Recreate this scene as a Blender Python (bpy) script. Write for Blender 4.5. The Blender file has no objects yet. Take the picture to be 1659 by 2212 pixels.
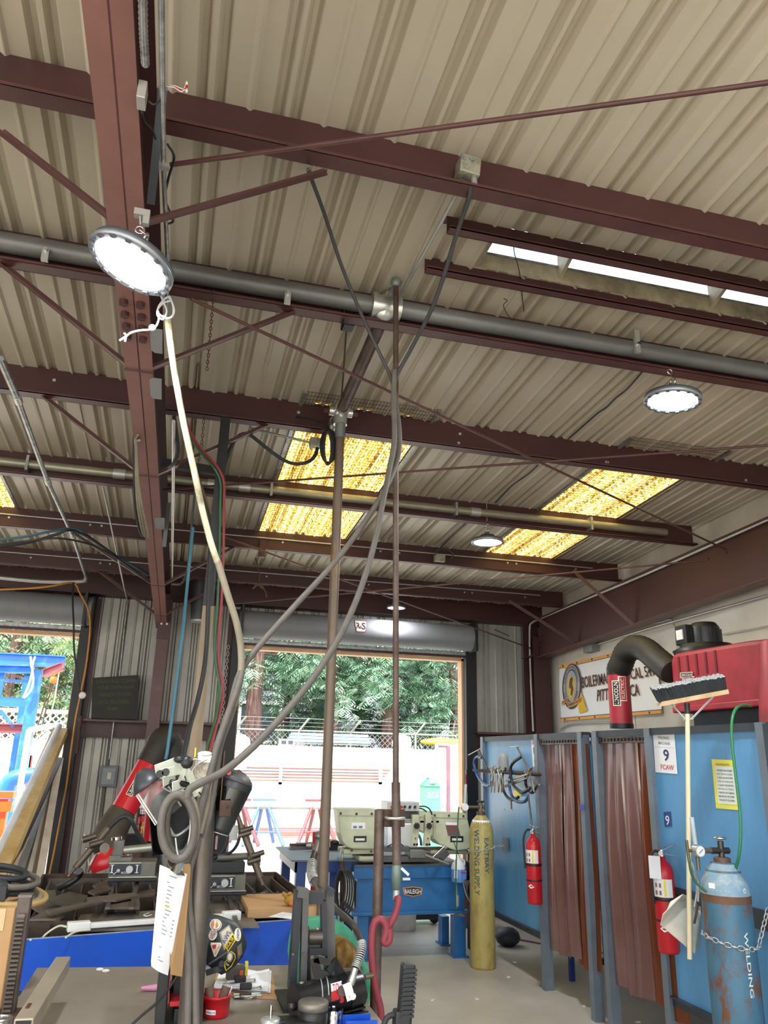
import bpy, math, random
import numpy as np
from mathutils import Vector as V, Matrix, Quaternion
random.seed(7)
sc = bpy.context.scene
C = sc.collection
PI = math.pi
# ---------------------------------------------------------------- camera
W, H, F = 1659.0, 2212.0, 1665.0
CAM = V((0, 0, 1.75))
def _n(v): return v / np.linalg.norm(v)
_vx = _n(np.array([7500 - W/2, 1800 - H/2, F])); _vy = _n(np.array([360 - W/2, 1628 - H/2, F]))
_vy = _n(_vy - _vx*np.dot(_vx, _vy)); _vz = np.cross(_vx, _vy)
R3 = np.array([_vx, _vy, _vz])
cam_d = bpy.data.cameras.new('camera'); cam = bpy.data.objects.new('camera', cam_d); C.objects.link(cam)
cam_d.sensor_fit = 'HORIZONTAL'; cam_d.sensor_width = 36; cam_d.lens = F/W*36; cam_d.clip_end = 300
mm = Matrix.Identity(4)
for j, a in enumerate((R3 @ [1, 0, 0], R3 @ [0, -1, 0], R3 @ [0, 0, -1])):
    for i in range(3): mm[i][j] = a[i]
mm.translation = CAM
cam.matrix_world = mm
sc.camera = cam
# ---------------------------------------------------------------- light
sc.view_settings.view_transform = 'Standard'; sc.view_settings.look = 'None'
sc.view_settings.gamma = 1; sc.view_settings.use_curve_mapping = False
sc.view_settings.exposure = 0.78
sc.cycles.max_bounces = 6; sc.cycles.diffuse_bounces = 4; sc.cycles.glossy_bounces = 3
sc.cycles.transmission_bounces = 4; sc.cycles.transparent_max_bounces = 8
sc.cycles.use_denoising = True; sc.cycles.use_adaptive_sampling = True
sc.cycles.adaptive_threshold = 0.03
sc.cycles.sample_clamp_indirect = 8; sc.cycles.caustics_reflective = False; sc.cycles.caustics_refractive = False
w = bpy.data.worlds.new('sky'); sc.world = w; w.use_nodes = True
nt = w.node_tree; bg = nt.nodes['Background']
sky = nt.nodes.new('ShaderNodeTexSky'); sky.sky_type = 'NISHITA'; sky.sun_disc = False
sky.sun_elevation = math.radians(52); sky.sun_rotation = math.radians(200); sky.dust_density = 3.0; sky.air_density = 1.2
mixw = nt.nodes.new('ShaderNodeMix'); mixw.data_type = 'RGBA'; mixw.inputs[0].default_value = 0.62
nt.links.new(sky.outputs[0], mixw.inputs[6]); mixw.inputs[7].default_value = (5.5, 5.9, 6.4, 1)
nt.links.new(mixw.outputs[2], bg.inputs[0]); bg.inputs[1].default_value = 0.42
sun_d = bpy.data.lights.new('sun', 'SUN'); sun = bpy.data.objects.new('sun', sun_d); C.objects.link(sun)
sun_d.energy = 5.0; sun_d.angle = math.radians(2); sun_d.color = (1, .96, .9)
sun.rotation_euler = V((0.30, 0.55, -0.95)).to_track_quat('-Z', 'Y').to_euler()

# ---------------------------------------------------------------- helpers
def ray(x, y): return V(R3 @ np.array([(x - W/2)/F, (y - H/2)/F, 1.0]))
def PY(x, y, Y): r = ray(x, y); return CAM + r*(Y/r[1])
def PZ(x, y, Z): r = ray(x, y); return CAM + r*((Z - CAM.z)/r[2])
def PX(x, y, X): r = ray(x, y); return CAM + r*(X/r[0])
def PP(x, y, p, n):
    r = ray(x, y); n = V(n); return CAM + r*((V(p) - CAM).dot(n)/r.dot(n))
def path(Y, pts):
    """points given as (x,y) at depth Y, or (x,y,Yown)"""
    return [PY(p[0], p[1], p[2] if len(p) > 2 else Y) for p in pts]
def smooth_path(pts, n=5):
    """Catmull-Rom"""
    P = [V(p) for p in pts]
    if len(P) < 3: return P
    out = []
    for i in range(len(P)-1):
        p0 = P[i-1] if i else P[i]*2-P[i+1]
        p1, p2 = P[i], P[i+1]
        p3 = P[i+2] if i+2 < len(P) else p2*2-p1
        for k in range(n):
            t = k/n
            out.append(.5*((2*p1)+(p2-p0)*t+(2*p0-5*p1+4*p2-p3)*t*t+(3*p1-p0-3*p2+p3)*t**3))
    out.append(P[-1])
    return out
def frame(z, up=V((0, 0, 1))):
    z = V(z).normalized(); up = V(up)
    if abs(z.dot(up.normalized())) > .995: up = V((1, 0, 0)) if abs(z.x) < .9 else V((0, 1, 0))
    x = up.cross(z).normalized(); y = z.cross(x)
    return x, y, z
class MB:
    def __init__(s): s.v = []; s.f = []; s.m = []; s.sm = []; s.M = None
    def add(s, vs, fs, m=0, sm=False):
        o = len(s.v)
        s.v += [tuple((s.M @ V(p)) if s.M else p) for p in vs]
        for f in fs: s.f.append([i+o for i in f]); s.m.append(m); s.sm.append(sm)
        return s
    def obox(s, c, ax, h, m=0):
        """c centre, ax three axes, h half sizes"""
        vs = [V(c)+ax[0]*(a*h[0])+ax[1]*(b*h[1])+ax[2]*(d*h[2]) for a in (-1, 1) for b in (-1, 1) for d in (-1, 1)]
        return s.add(vs, [(0,1,3,2),(4,6,7,5),(0,4,5,1),(2,3,7,6),(0,2,6,4),(1,5,7,3)], m)
    def box(s, c, d, m=0, rz=0, R=None):
        R = R or Matrix.Rotation(rz, 3, 'Z')
        return s.obox(c, [R @ V((1,0,0)), R @ V((0,1,0)), R @ V((0,0,1))], [k/2 for k in d], m)
    def bx(s, x0, x1, y0, y1, z0, z1, m=0):
        return s.box(((x0+x1)/2, (y0+y1)/2, (z0+z1)/2), (abs(x1-x0), abs(y1-y0), abs(z1-z0)), m)
    def bar(s, p, q, w, h, m=0, up=(0, 0, 1)):
        """w across, h along up"""
        p, q = V(p), V(q); x, y, z = frame(q-p, up)
        return s.obox((p+q)/2, (x, y, z), (w/2, h/2, (q-p).length/2), m)
    def tube(s, pts, r, n=8, m=0, closed=False, cap=True):
        P = [V(p) for p in pts]; N = len(P)
        if N < 2: return s
        rs = r if isinstance(r, (list, tuple)) else [r]*N
        T = []
        for i in range(N):
            a = P[(i-1) % N] if (closed or i) else P[0]; b = P[(i+1) % N] if (closed or i < N-1) else P[-1]
            t = (b-a); T.append(t.normalized() if t.length > 1e-9 else V((0, 0, 1)))
        x, y, _ = frame(T[0]); vs = []
        for i in range(N):
            x = (x - T[i]*x.dot(T[i])).normalized(); y = T[i].cross(x)
            for k in range(n):
                a = 2*PI*k/n; vs.append(P[i]+(x*math.cos(a)+y*math.sin(a))*rs[i])
        fs = []
        for i in range(N if closed else N-1):
            j = (i+1) % N
            for k in range(n): fs.append((i*n+k, i*n+(k+1) % n, j*n+(k+1) % n, j*n+k))
        s.add(vs, fs, m, True)
        if cap and not closed:
            s.add(vs[:n], [tuple(range(n))[::-1]], m); s.add(vs[-n:], [tuple(range(n))], m)
        return s
    def cyl(s, p, q, r, n=16, m=0, r2=None): return s.tube([p, q], [r, r if r2 is None else r2], n, m)
    def lathe(s, o, prof, n=24, m=0, ax=(0, 0, 1), sm=True):
        x, y, z = frame(ax, (0, 1, 0) if abs(V(ax).normalized().z) > .9 else (0, 0, 1)); o = V(o); vs = []
        for r, h in prof:
            for k in range(n): a = 2*PI*k/n; vs.append(o+z*h+(x*math.cos(a)+y*math.sin(a))*max(r, 1e-5))
        fs = [(i*n+k, i*n+(k+1) % n, (i+1)*n+(k+1) % n, (i+1)*n+k) for i in range(len(prof)-1) for k in range(n)]
        return s.add(vs, fs, m, sm)
    def prism(s, poly, vec, m=0):
        n = len(poly); a = [V(p) for p in poly]; b = [p+V(vec) for p in a]
        fs = [tuple(range(n))[::-1], tuple(range(n, 2*n))]+[(i, (i+1) % n, n+(i+1) % n, n+i) for i in range(n)]
        return s.add(a+b, fs, m)
    def poly(s, pts, m=0): return s.add(pts, [tuple(range(len(pts)))], m)
    def ball(s, c, r, m=0, n=12, ax=None):
        r = (r, r, r) if not isinstance(r, (tuple, list)) else r; ax = ax or (V((1,0,0)), V((0,1,0)), V((0,0,1))); h = n//2
        vs = []
        for i in range(h+1):
            t = PI*i/h
            for k in range(n):
                a = 2*PI*k/n
                vs.append(V(c)+ax[0]*(r[0]*math.sin(t)*math.cos(a))+ax[1]*(r[1]*math.sin(t)*math.sin(a))+ax[2]*(r[2]*math.cos(t)))
        fs = [(i*n+k, (i+1)*n+k, (i+1)*n+(k+1) % n, i*n+(k+1) % n) for i in range(h) for k in range(n)]
        return s.add(vs, fs, m, True)
    def ring(s, c, ax, R, r, n=20, k=8, m=0, a0=0, a1=2*PI, ry=None):
        x, y, z = frame(ax); ry = ry or R; full = abs(a1-a0) >= 2*PI-1e-6; N = n if full else n+1
        return s.tube([V(c)+x*R*math.cos(a0+(a1-a0)*i/n)+y*ry*math.sin(a0+(a1-a0)*i/n) for i in range(N)], r, k, m, closed=full)
    def grid(s, fn, nu, nv, m=0, sm=True, wrap=False):
        vs = [fn(i/nu, j/nv) for i in range(nu+1) for j in range(nv+1)]
        fs = [(i*(nv+1)+j, (i+1)*(nv+1)+j, (i+1)*(nv+1)+j+1, i*(nv+1)+j+1) for i in range(nu) for j in range(nv)]
        return s.add(vs, fs, m, sm)
    def chain(s, pts, r=.004, L=.03, m=0):
        P = [V(p) for p in pts]; tot = sum((P[i+1]-P[i]).length for i in range(len(P)-1)); k = max(2, int(tot/(L*.8)))
        for i in range(k):
            d = tot*(i+.5)/k
            for j in range(len(P)-1):
                l = (P[j+1]-P[j]).length
                if d <= l or j == len(P)-2: break
                d -= l
            t = (P[j+1]-P[j]).normalized(); c = P[j]+t*d; x, y, z = frame(t)
            a, b = (x, y) if i % 2 else (y, x)
            s.tube([c+t*(L*.5*math.cos(q))+a*(L*.3*math.sin(q)) for q in [2*PI*e/8 for e in range(8)]], r, 4, m, closed=True)
        return s
    def mesh(s, name, mats):
        me = bpy.data.meshes.new(name); me.from_pydata([tuple(p) for p in s.v], [], s.f)
        for q in (mats if isinstance(mats, (list, tuple)) else [mats]): me.materials.append(q)
        me.polygons.foreach_set('material_index', s.m); me.polygons.foreach_set('use_smooth', s.sm); me.update()
        return me
    def build(s, name, mats, parent=None, bevel=0, solid=0):
        if parent is not None:
            o = parent
            off = V(o.get('_o', (0, 0, 0)))
            s.v = [tuple(V(p)-off) for p in s.v]
        ob = bpy.data.objects.new(name, s.mesh(name, mats)); C.objects.link(ob)
        if parent is not None: ob.parent = parent; ob['_o'] = tuple(off)
        if solid: md = ob.modifiers.new('s', 'SOLIDIFY'); md.thickness = solid; md.offset = 0
        if bevel: md = ob.modifiers.new('b', 'BEVEL'); md.width = bevel; md.segments = 2; md.limit_method = 'ANGLE'; md.angle_limit = .6
        ALL.append(ob)
        return ob
    def thing(s, name, mats, label, cat, group=None, bevel=0, solid=0, kind=None):
        ob = s.build(name, mats, None, bevel, solid)
        # origin to the base of the mesh
        xs = np.array([p for p in s.v]); c = V(((xs[:,0].min()+xs[:,0].max())/2, (xs[:,1].min()+xs[:,1].max())/2, xs[:,2].min()))
        ob.data.transform(Matrix.Translation(-c)); ob.location = c; ob['_o'] = tuple(c)
        tag(ob, label, cat, group, kind)
        return ob
ALL = []
def tag(o, label=None, cat=None, group=None, kind=None):
    if label: o['label'] = label
    if cat: o['category'] = cat
    if group: o['group'] = group
    if kind: o['kind'] = kind
def T(name, label, cat, loc=(0, 0, 0), group=None):
    o = bpy.data.objects.new(name, None); C.objects.link(o); o.location = loc; o.empty_display_size = .05
    o['_o'] = tuple(loc); tag(o, label, cat, group); ALL.append(o)
    return o
def S(name, loc=(0, 0, 0)):
    o = bpy.data.objects.new(name, None); C.objects.link(o); o.location = loc; o['_o'] = tuple(loc); o['kind'] = 'structure'; ALL.append(o); return o
def lab(o, label): o['label'] = label; return o
def dup(root, delta, label=None, group=None, rz=0):
    def cp(o, par):
        c = o.copy(); C.objects.link(c); ALL.append(c)
        if par is not None: c.parent = par
        for ch in list(o.children): cp(ch, c)
        return c
    r = cp(root, None); r.location = root.location+V(delta); r.rotation_euler.z = root.rotation_euler.z+rz
    if label: r['label'] = label
    if group: r['group'] = group
    return r
# ---------------------------------------------------------------- materials
def lin(h):
    h = h.lstrip('#'); c = [int(h[i:i+2], 16)/255 for i in (0, 2, 4)]
    return tuple(((k+.055)/1.055)**2.4 if k > .04045 else k/12.92 for k in c)+(1,)
MC = {}
def mat(name, hexc, rough=.5, metal=0, var=.12, scale=6, hex2=None, cover=.5, sharp=.12, scale2=4, bump=0, bscale=60, emit=None, estr=0, alpha=1, trans=0, stretch=(1,1,1), spec=.5, coat=0, sheen=0):
    if name in MC: return MC[name]
    m = bpy.data.materials.new(name); m.use_nodes = True; n = m.node_tree.nodes; l = m.node_tree.links; b = n['Principled BSDF']
    c = lin(hexc)
    co = n.new('ShaderNodeTexCoord'); mp = n.new('ShaderNodeMapping'); mp.inputs['Scale'].default_value = stretch
    l.new(co.outputs['Object'], mp.inputs[0])
    t = n.new('ShaderNodeTexNoise'); t.inputs['Scale'].default_value = scale; t.inputs['Detail'].default_value = 5; t.inputs['Roughness'].default_value = .6
    l.new(mp.outputs[0], t.inputs[0])
    r = n.new('ShaderNodeValToRGB'); r.color_ramp.elements[0].position = .32; r.color_ramp.elements[1].position = .68
    r.color_ramp.elements[0].color = tuple(k*(1-var) for k in c[:3])+(1,); r.color_ramp.elements[1].color = tuple(min(1, k*(1+var)) for k in c[:3])+(1,)
    l.new(t.outputs[0], r.inputs[0]); out = r.outputs[0]
    if hex2:
        t2 = n.new('ShaderNodeTexNoise'); t2.inputs['Scale'].default_value = scale2; t2.inputs['Detail'].default_value = 8; t2.inputs['Roughness'].default_value = .68
        l.new(mp.outputs[0], t2.inputs[0])
        r2 = n.new('ShaderNodeValToRGB'); p = .5+(.5-cover)*.45; r2.color_ramp.elements[0].position = max(0, p-sharp/2); r2.color_ramp.elements[1].position = min(1, p+sharp/2)
        l.new(t2.outputs[0], r2.inputs[0]); mx = n.new('ShaderNodeMix'); mx.data_type = 'RGBA'
        l.new(r2.outputs[0], mx.inputs[0]); l.new(out, mx.inputs[6]); mx.inputs[7].default_value = lin(hex2); out = mx.outputs[2]
    l.new(out, b.inputs['Base Color'])
    b.inputs['Roughness'].default_value = rough; b.inputs['Metallic'].default_value = metal; b.inputs['Specular IOR Level'].default_value = spec
    b.inputs['Alpha'].default_value = alpha; b.inputs['Transmission Weight'].default_value = trans; b.inputs['Coat Weight'].default_value = coat
    if emit: b.inputs['Emission Color'].default_value = lin(emit); b.inputs['Emission Strength'].default_value = estr
    if bump:
        t3 = n.new('ShaderNodeTexNoise'); t3.inputs['Scale'].default_value = bscale; t3.inputs['Detail'].default_value = 4; l.new(mp.outputs[0], t3.inputs[0])
        bp = n.new('ShaderNodeBump'); bp.inputs['Strength'].default_value = bump; bp.inputs['Distance'].default_value = .01; l.new(t3.outputs[0], bp.inputs['Height']); l.new(bp.outputs[0], b.inputs['Normal'])
    MC[name] = m
    return m
roofpaint = mat('roof_paint', '#C8C0AE', .36, 0, .03, 2, '#BAB09C', .35, .5, .8)
roofpaint2 = mat('roof_paint_far', '#CAC2B0', .4, 0, .03, 2, '#BCB29E', .35, .5, .8)
primer = mat('red_primer', '#5A3836', .45, 0, .12, 5, '#472A29', .35, .3, 3)
primer_lit = mat('red_primer_lit', '#8A625B', .5, 0, .1, 5)  # primer lightened, the light on the rafter flange put into the colour
primer_dk = mat('red_primer_dark', '#4C2A2A', .5, 0, .15, 4, '#382020', .4, .4, 2)  # darker primer; on purlin webs it stands in for shade
galv = mat('galvanised', '#A9ADAD', .42, .6, .15, 14, '#7F8384', .4, .2, 18)
galvw = mat('conduit_steel', '#B9BAB6', .4, .5, .08, 10)
ductg = mat('grey_duct', '#7D7F80', .45, .35, .12, 5, '#5E5C5A', .4, .3, 3, stretch=(.3,1,1))
ironp = mat('iron_pipe', '#6A5C54', .5, .35, .2, 10, '#4E3B33', .5, .25, 8)
ironp_d = mat('iron_pipe_dark', '#4D453F', .5, .3, .2, 14, '#6E5436', .3, .15, 20)
steel = mat('raw_steel', '#6E6862', .42, .7, .2, 8, '#54473D', .4, .3, 6)
steel_b = mat('bright_steel', '#B9B9B6', .3, .9, .1, 8)
chrome = mat('chrome', '#D8D8D8', .15, 1, .03, 8)
rust = mat('rusty_steel', '#5B4236', .7, .2, .25, 10, '#3D2D26', .5, .3, 9)
blackp = mat('black_paint', '#1C1E20', .45, 0, .15, 10)
black_r = mat('black_rubber', '#26272A', .6, 0, .12, 20)
dkgrey = mat('dark_grey_paint', '#3B4044', .5, 0, .12, 8)
hose_g = mat('grey_hose', '#625D57', .6, 0, .12, 25, bump=.15, bscale=200)
hose_t = mat('tan_hose', '#857D6B', .6, 0, .12, 25)
hose_w = mat('pale_hose', '#CFC8A6', .55, 0, .1, 20, '#8A8269', .4, .2, 15, stretch=(1,1,1))
boothblue = mat('booth_blue', '#5C9CCB', .35, 0, .06, 2, '#4A86B6', .35, .4, 1.6, stretch=(3,3,.6))
boothgrey = mat('booth_grey_steel', '#6F7A85', .45, .2, .12, 6)
boothdk = mat('booth_dark_steel', '#3A4148', .5, .2, .15, 6)
red = mat('red_paint', '#C41F2A', .3, 0, .08, 6)
redx = mat('red_extractor', '#AB2A37', .45, 0, .08, 5, '#7E2029', .3, .3, 4)
white = mat('white_paint', '#E6E6E2', .45, 0, .04, 6)
paper = mat('paper', '#EEF0F4', .7, 0, .03, 5)
navy = mat('navy_ink', '#23305E', .6, 0, .05)
ink = mat('black_ink', '#191919', .6, 0, .05)
inkg = mat('grey_ink', '#7B7F88', .6, 0, .05)
yellow = mat('yellow_paint', '#E9D32B', .45, 0, .06)
orange = mat('orange_paint', '#F2641E', .45, 0, .06)
brass = mat('brass', '#B08D4A', .35, .8, .1)
cardboard = mat('cardboard', '#B99265', .8, 0, .06, 6)
wood = mat('pale_wood', '#D6BE93', .6, 0, .08, 6, '#B8986A', .4, .3, 8, stretch=(1,1,.1))
GL = {}
def glyphs(s):
    if s in GL: return GL[s]
    cu = bpy.data.curves.new('t', 'FONT'); cu.body = s; cu.size = 1; cu.resolution_u = 2; cu.offset = .012
    ob = bpy.data.objects.new('t', cu); C.objects.link(ob); dg = bpy.context.evaluated_depsgraph_get()
    me = bpy.data.meshes.new_from_object(ob.evaluated_get(dg))
    vs = [(v.co.x, v.co.y) for v in me.vertices]; fs = [tuple(p.vertices) for p in me.polygons]
    bpy.data.objects.remove(ob); bpy.data.meshes.remove(me)
    x0 = min(v[0] for v in vs); x1 = max(v[0] for v in vs); y0 = min(v[1] for v in vs); y1 = max(v[1] for v in vs)
    GL[s] = ([((a-x0)/(x1-x0), (b-y0)/(y1-y0)) for a, b in vs], fs, (x1-x0)/(y1-y0)); return GL[s]
def text(s, fn, mat_, parent, name='lettering'):
    """fn maps (0..1, 0..1) inside the word's box to a point"""
    vs, fs, _ = glyphs(s); b = MB(); b.add([fn(a, c) for a, c in vs], fs)
    return b.build(name, mat_, parent)
def quadfn(p00, p10, p01, p11=None, off=(0, 0, 0)):
    p00, p10, p01, off = V(p00), V(p10), V(p01), V(off); p11 = V(p11) if p11 is not None else p10+p01-p00
    return lambda a, b: p00*(1-a)*(1-b)+p10*a*(1-b)+p01*(1-a)*b+p11*a*b+off
def sub(fn, a0, b0, a1, b1): return lambda a, b: fn(a0+(a1-a0)*a, b0+(b1-b0)*b)
# ================================================================ SHELL
YW = 9.6                        # inner face of the far wall
XR = 4.72                       # right wall
def zr(Y): return 3.76+.05*(9.5-Y)      # underside of the roof sheet
P_ = .288
def ribz(x, up=.026):
    """corrugation: pairs of tall ribs, one low stiffener between the pairs"""
    return None
def profile(x0, x1, up=.034):
    pts = []; k0 = int(math.floor((x0-.491)/P_))-1
    for k in range(k0, int((x1-.491)/P_)+2):
        c = .491+k*P_
        for dx, z in ((-.058,0),(-.042,up),(-.026,up),(-.008,0),(.008,0),(.026,up),(.042,up),(.058,0),(.129,0),(.143,-.012),(.148,-.012),(.162,0)):
            pts.append((c+dx, z))
    pts = [p for p in pts if x0 < p[0] < x1]
    return [(x0, 0)]+pts+[(x1, 0)]
def roof_panel(par, x0, x1, y0, y1, m, dz=0, name='roof_panel'):
    pr = profile(x0, x1); b = MB(); n = len(pr)
    vs = [(x, y0, zr(y0)+z+dz) for x, z in pr]+[(x, y1, zr(y1)+z+dz) for x, z in pr]
    b.add(vs, [(i, i+1, n+i+1, n+i) for i in range(n-1)]); return b.build(name, m, par)
# concrete floor
conc = mat('concrete', '#B9B2A4', .42, 0, .10, 1.2, '#9A9284', .40, .4, .9, bump=.12, bscale=30)
conc_o = mat('yard_concrete', '#CFC7B8', .8, 0, .06, .8)
b = MB(); b.bx(-8, XR, -5, YW+.1, -.12, 0); fl = b.build('floor', conc); tag(fl, kind='structure')
b = MB(); b.bx(-60, 70, YW+.1, 80, -.2, -.02); b.bx(-60, 70, -60, -5, -.2, -.02); b.bx(-60, -8, -5, YW+.1, -.2, -.02); b.bx(XR+.3, 70, -5, YW+.1, -.2, -.02)
g = b.build('ground', conc_o); tag(g, kind='structure')
# roof
ceil = S('ceiling')
NX = [-7.9,-7.0,-6.1,-5.2,-4.3,-3.42,-2.5,-1.62,-.75,.13,1.24]
for a, c in zip(NX[:-1], NX[1:]): roof_panel(ceil, a, c, -3.2, 4.5, roofpaint)
V0, V1 = 2.79, 3.05             # the roof slot
NX2 = [1.24,2.1,3.0,3.9,XR+.1]
for a, c in zip(NX2[:-1], NX2[1:]):
    roof_panel(ceil, a, c, -3.2, V0, roofpaint); roof_panel(ceil, a, c, V1, 4.5, roofpaint)
FX = [-7.9,-7.0,-6.1,-5.2,-4.3,-3.42,-2.46,-1.56,-.8,-.05,.665,1.53,2.3,3.05,3.83,XR+.1]
skyl = bpy.data.materials.new('fibreglass_skylight'); skyl.use_nodes = True
nd = skyl.node_tree.nodes; lk = skyl.node_tree.links; nd.remove(nd['Principled BSDF'])
tr = nd.new('ShaderNodeBsdfTranslucent'); tc = nd.new('ShaderNodeTexCoord'); mp = nd.new('ShaderNodeMapping'); mp.inputs['Scale'].default_value = (60, 26, 1)
nz = nd.new('ShaderNodeTexNoise'); nz.inputs['Scale'].default_value = 1; nz.inputs['Detail'].default_value = 3
rp = nd.new('ShaderNodeValToRGB'); e = rp.color_ramp.elements; e[0].position = .36; e[0].color = lin('#8E6C2C'); e[1].position = .62; e[1].color = lin('#FFFAD0')
ee = e.new(.5); ee.color = lin('#EACB62')
lk.new(tc.outputs['Object'], mp.inputs[0]); lk.new(mp.outputs[0], nz.inputs[0]); lk.new(nz.outputs[0], rp.inputs[0]); mp2 = nd.new('ShaderNodeMapping'); mp2.inputs['Scale'].default_value = (30, .25, 1); lk.new(tc.outputs['Object'], mp2.inputs[0]); nz2 = nd.new('ShaderNodeTexNoise'); nz2.inputs['Scale'].default_value = 1; nz2.inputs['Detail'].default_value = 2; lk.new(mp2.outputs[0], nz2.inputs[0])
rp2 = nd.new('ShaderNodeValToRGB'); rp2.color_ramp.elements[0].position = .42; rp2.color_ramp.elements[1].position = .58; rp2.color_ramp.elements[0].color = lin('#B08A3C'); rp2.color_ramp.elements[1].color = lin('#FFFFF0'); lk.new(nz2.outputs[0], rp2.inputs[0])
mxs = nd.new('ShaderNodeMix'); mxs.data_type = 'RGBA'; mxs.blend_type = 'MULTIPLY'; mxs.inputs[0].default_value = .8; lk.new(rp.outputs[0], mxs.inputs[6]); lk.new(rp2.outputs[0], mxs.inputs[7]); lk.new(mxs.outputs[2], tr.inputs[0]); lk.new(tr.outputs[0], nd['Material Output'].inputs[0])
for a, c in zip(FX[:-1], FX[1:]):
    if abs(a+2.46) < .01 or abs(a-.665) < .01 or abs(a-3.05) < .01:
        roof_panel(ceil, a, c, 4.68, 7.42, skyl, .004, 'skylight_panel'); roof_panel(ceil, a, c, 4.4, 4.72, roofpaint2, .002)
        roof_panel(ceil, a, c, 7.4, 9.95, roofpaint2, .002)
        # expanded wire under the fibreglass
        q = MB()
        n_ = int((c-a+.06)/.022)
        for i in range(n_):
            x = a-.03+i*.022; q.tube([(x, 4.5, zr(4.5)-.008), (x, 7.36, zr(7.36)-.008)], .0016, 3, cap=False)
        for i in range(int(2.86/.05)):
            y = 4.5+i*.05; q.tube([(a-.05, y, zr(y)-.008), (c+.03, y, zr(y)-.008)], .0016, 3, cap=False)
        o = q.build('wire_mesh', rust, ceil); o['kind'] = 'stuff'
        for xx in (a-.035, c+.02):
            q = MB(); q.bx(xx-.012, xx+.012, 4.5, 7.36, 0, .006); 
            q.v = [(p[0], p[1], zr(p[1])-.018+p[2]) for p in q.v]; q.build('edge_strip', galv, ceil)
    else: roof_panel(ceil, a, c, 4.4, 9.95, roofpaint2, .002)
# raised kerb of the open roof slot, with gussets
kerb = mat('kerb_paint', '#A79C82', .6, 0, .12, 4, '#5F574A', .3, .3, 5)
x0v = 1.25
b = MB(); b.bx(x0v, XR, V1+.0, V1+.02, zr(V1), zr(V1)+.085); b.build('vent_kerb', kerb, ceil)
b = MB(); b.bx(x0v, XR, V1-.005, V1+.03, zr(V1)+.085, zr(V1)+.097); b.build('kerb_cap', galv, ceil)
b = MB(); b.bx(x0v-.05, XR, V0-.35, V1+.035, zr(V1)+.30, zr(V1)+.31); b.bx(x0v-.05, XR, V0-.35, V0-.34, zr(V0), zr(V1)+.31); b.build('added_sun_cover', galv, ceil)  # cover added over the slot to keep direct sun off the kerb
b = MB(); b.prism([(x0v, V0-.01, zr(V0)), (x0v, V1, zr(V1)), (x0v, V1, zr(V1)+.30), (x0v, V0+.02, zr(V0)+.30)], (-.02, 0, 0)); b.build('vent_end', kerb, ceil)
for px in ((1205, 590), (1532, 655)):
    x = PY(*px, V1).x
    b = MB(); b.prism([(x, V0, zr(V0)+.10), (x, V1, zr(V1)+.02), (x, V1, zr(V1)+.16), (x, V0, zr(V0)+.22)], (.02, 0, 0)); b.build('vent_gusset', kerb, ceil)
# ---------------------------------------------------------------- far wall
sheet = mat('wall_sheet', '#B4B2AA', .45, .15, .06, 2, '#96938B', .4, .4, 1.5)
wf = S('wall_far')
def wall_panel(x0, x1, z0, z1):
    pr = profile(x0, x1); n = len(pr); b = MB()
    b.add([(x, YW+z, z0) for x, z in pr]+[(x, YW+z, z1) for x, z in pr], [(i, n+i, n+i+1, i+1) for i in range(n-1)])
    b.build('wall_panel', sheet, wf)
DL = PY(185, 1345, YW).x-.02; DM0 = PY(522, 1375, YW).x; DM1 = PY(1001, 1400, YW).x; ZD = 3.10
xs = [DL+.10, -.62, -.1, .3, DM0-.10]
for a, c in zip(xs[:-1], xs[1:]): wall_panel(a, c, 0, 3.75)
xs = [DM1+.10, 4.1, XR+.05]
for a, c in zip(xs[:-1], xs[1:]): wall_panel(a, c, 0, 3.75)
wall_panel(DM0-.1, DM1+.1, ZD+.1, 3.75); wall_panel(-4.6, DL+.1, ZD+.1, 3.75); wall_panel(-8, -4.6, 0, 3.75)
# right wall: painted boards with a seam
wallp = mat('wall_board', '#D6D0C4', .6, 0, .05, 1.5, '#B8AF9E', .3, .4, 1.3)
wr = S('wall_right')
for y0, y1 in ((-5, -2.2), (-2.19, .2), (.21, 2.6), (2.61, 5.0), (5.01, 7.4), (7.41, 8.98), (8.99, YW+.1)):
    b = MB(); b.bx(XR, XR+.1, y0, y1-.004, 0, 4.6); b.build('wall_board', wallp, wr)
# left building side beyond the frame
wl = S('wall_left')
b = MB(); b.bx(-8.05, -7.95, 2, YW, 0, 4.3); b.build('wall_board', sheet, wl)
# rear wall behind the camera, wide bay opening in it
wb = S('wall_rear')
b = MB(); b.bx(3.2, XR, -5.1, -5, 0, 4.5); b.build('wall_board', wallp, wb)
# ---------------------------------------------------------------- purlins
def zp(Y): return 3.56+.05*(9.5-Y)
def purlin(Y, x0, x1, h=.2, fl=.075, zb=None, m=None, mf=None, label='', g=None, holes=(), name='roof_purlin'):
    m = m or primer; z = zp(Y) if zb is None else zb
    b = MB()
    b.bx(x0, x1, Y-.004, Y, z, z+h, 2)                     # web, its shade put in as a darker primer
    b.bx(x0, x1, Y-fl, Y, z, z+.005, 1)                  # bottom flange
    b.bx(x0, x1, Y-fl, Y-fl+.004, z, z+.014, 1)          # lip
    b.bx(x0, x1, Y, Y+fl*.9, z+h-.005, z+h)              # top flange
    o = b.thing(name, [m, m, primer_dk], label, 'purlin', g)
    for i, (hx, hz) in enumerate(holes):
        q = MB(); q.cyl((hx, Y-.003, z+hz), (hx, Y-.014, z+hz), .011, 6); q.build('bolt', galvw, o)
    return o
YP = [2.415, 3.405, 4.69, 6.06, 7.38, 8.67]
def zpk(k, Y): return CAM.z+k*Y
ks = [.896, .621, .437, .327, .2595, .2134]
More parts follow.
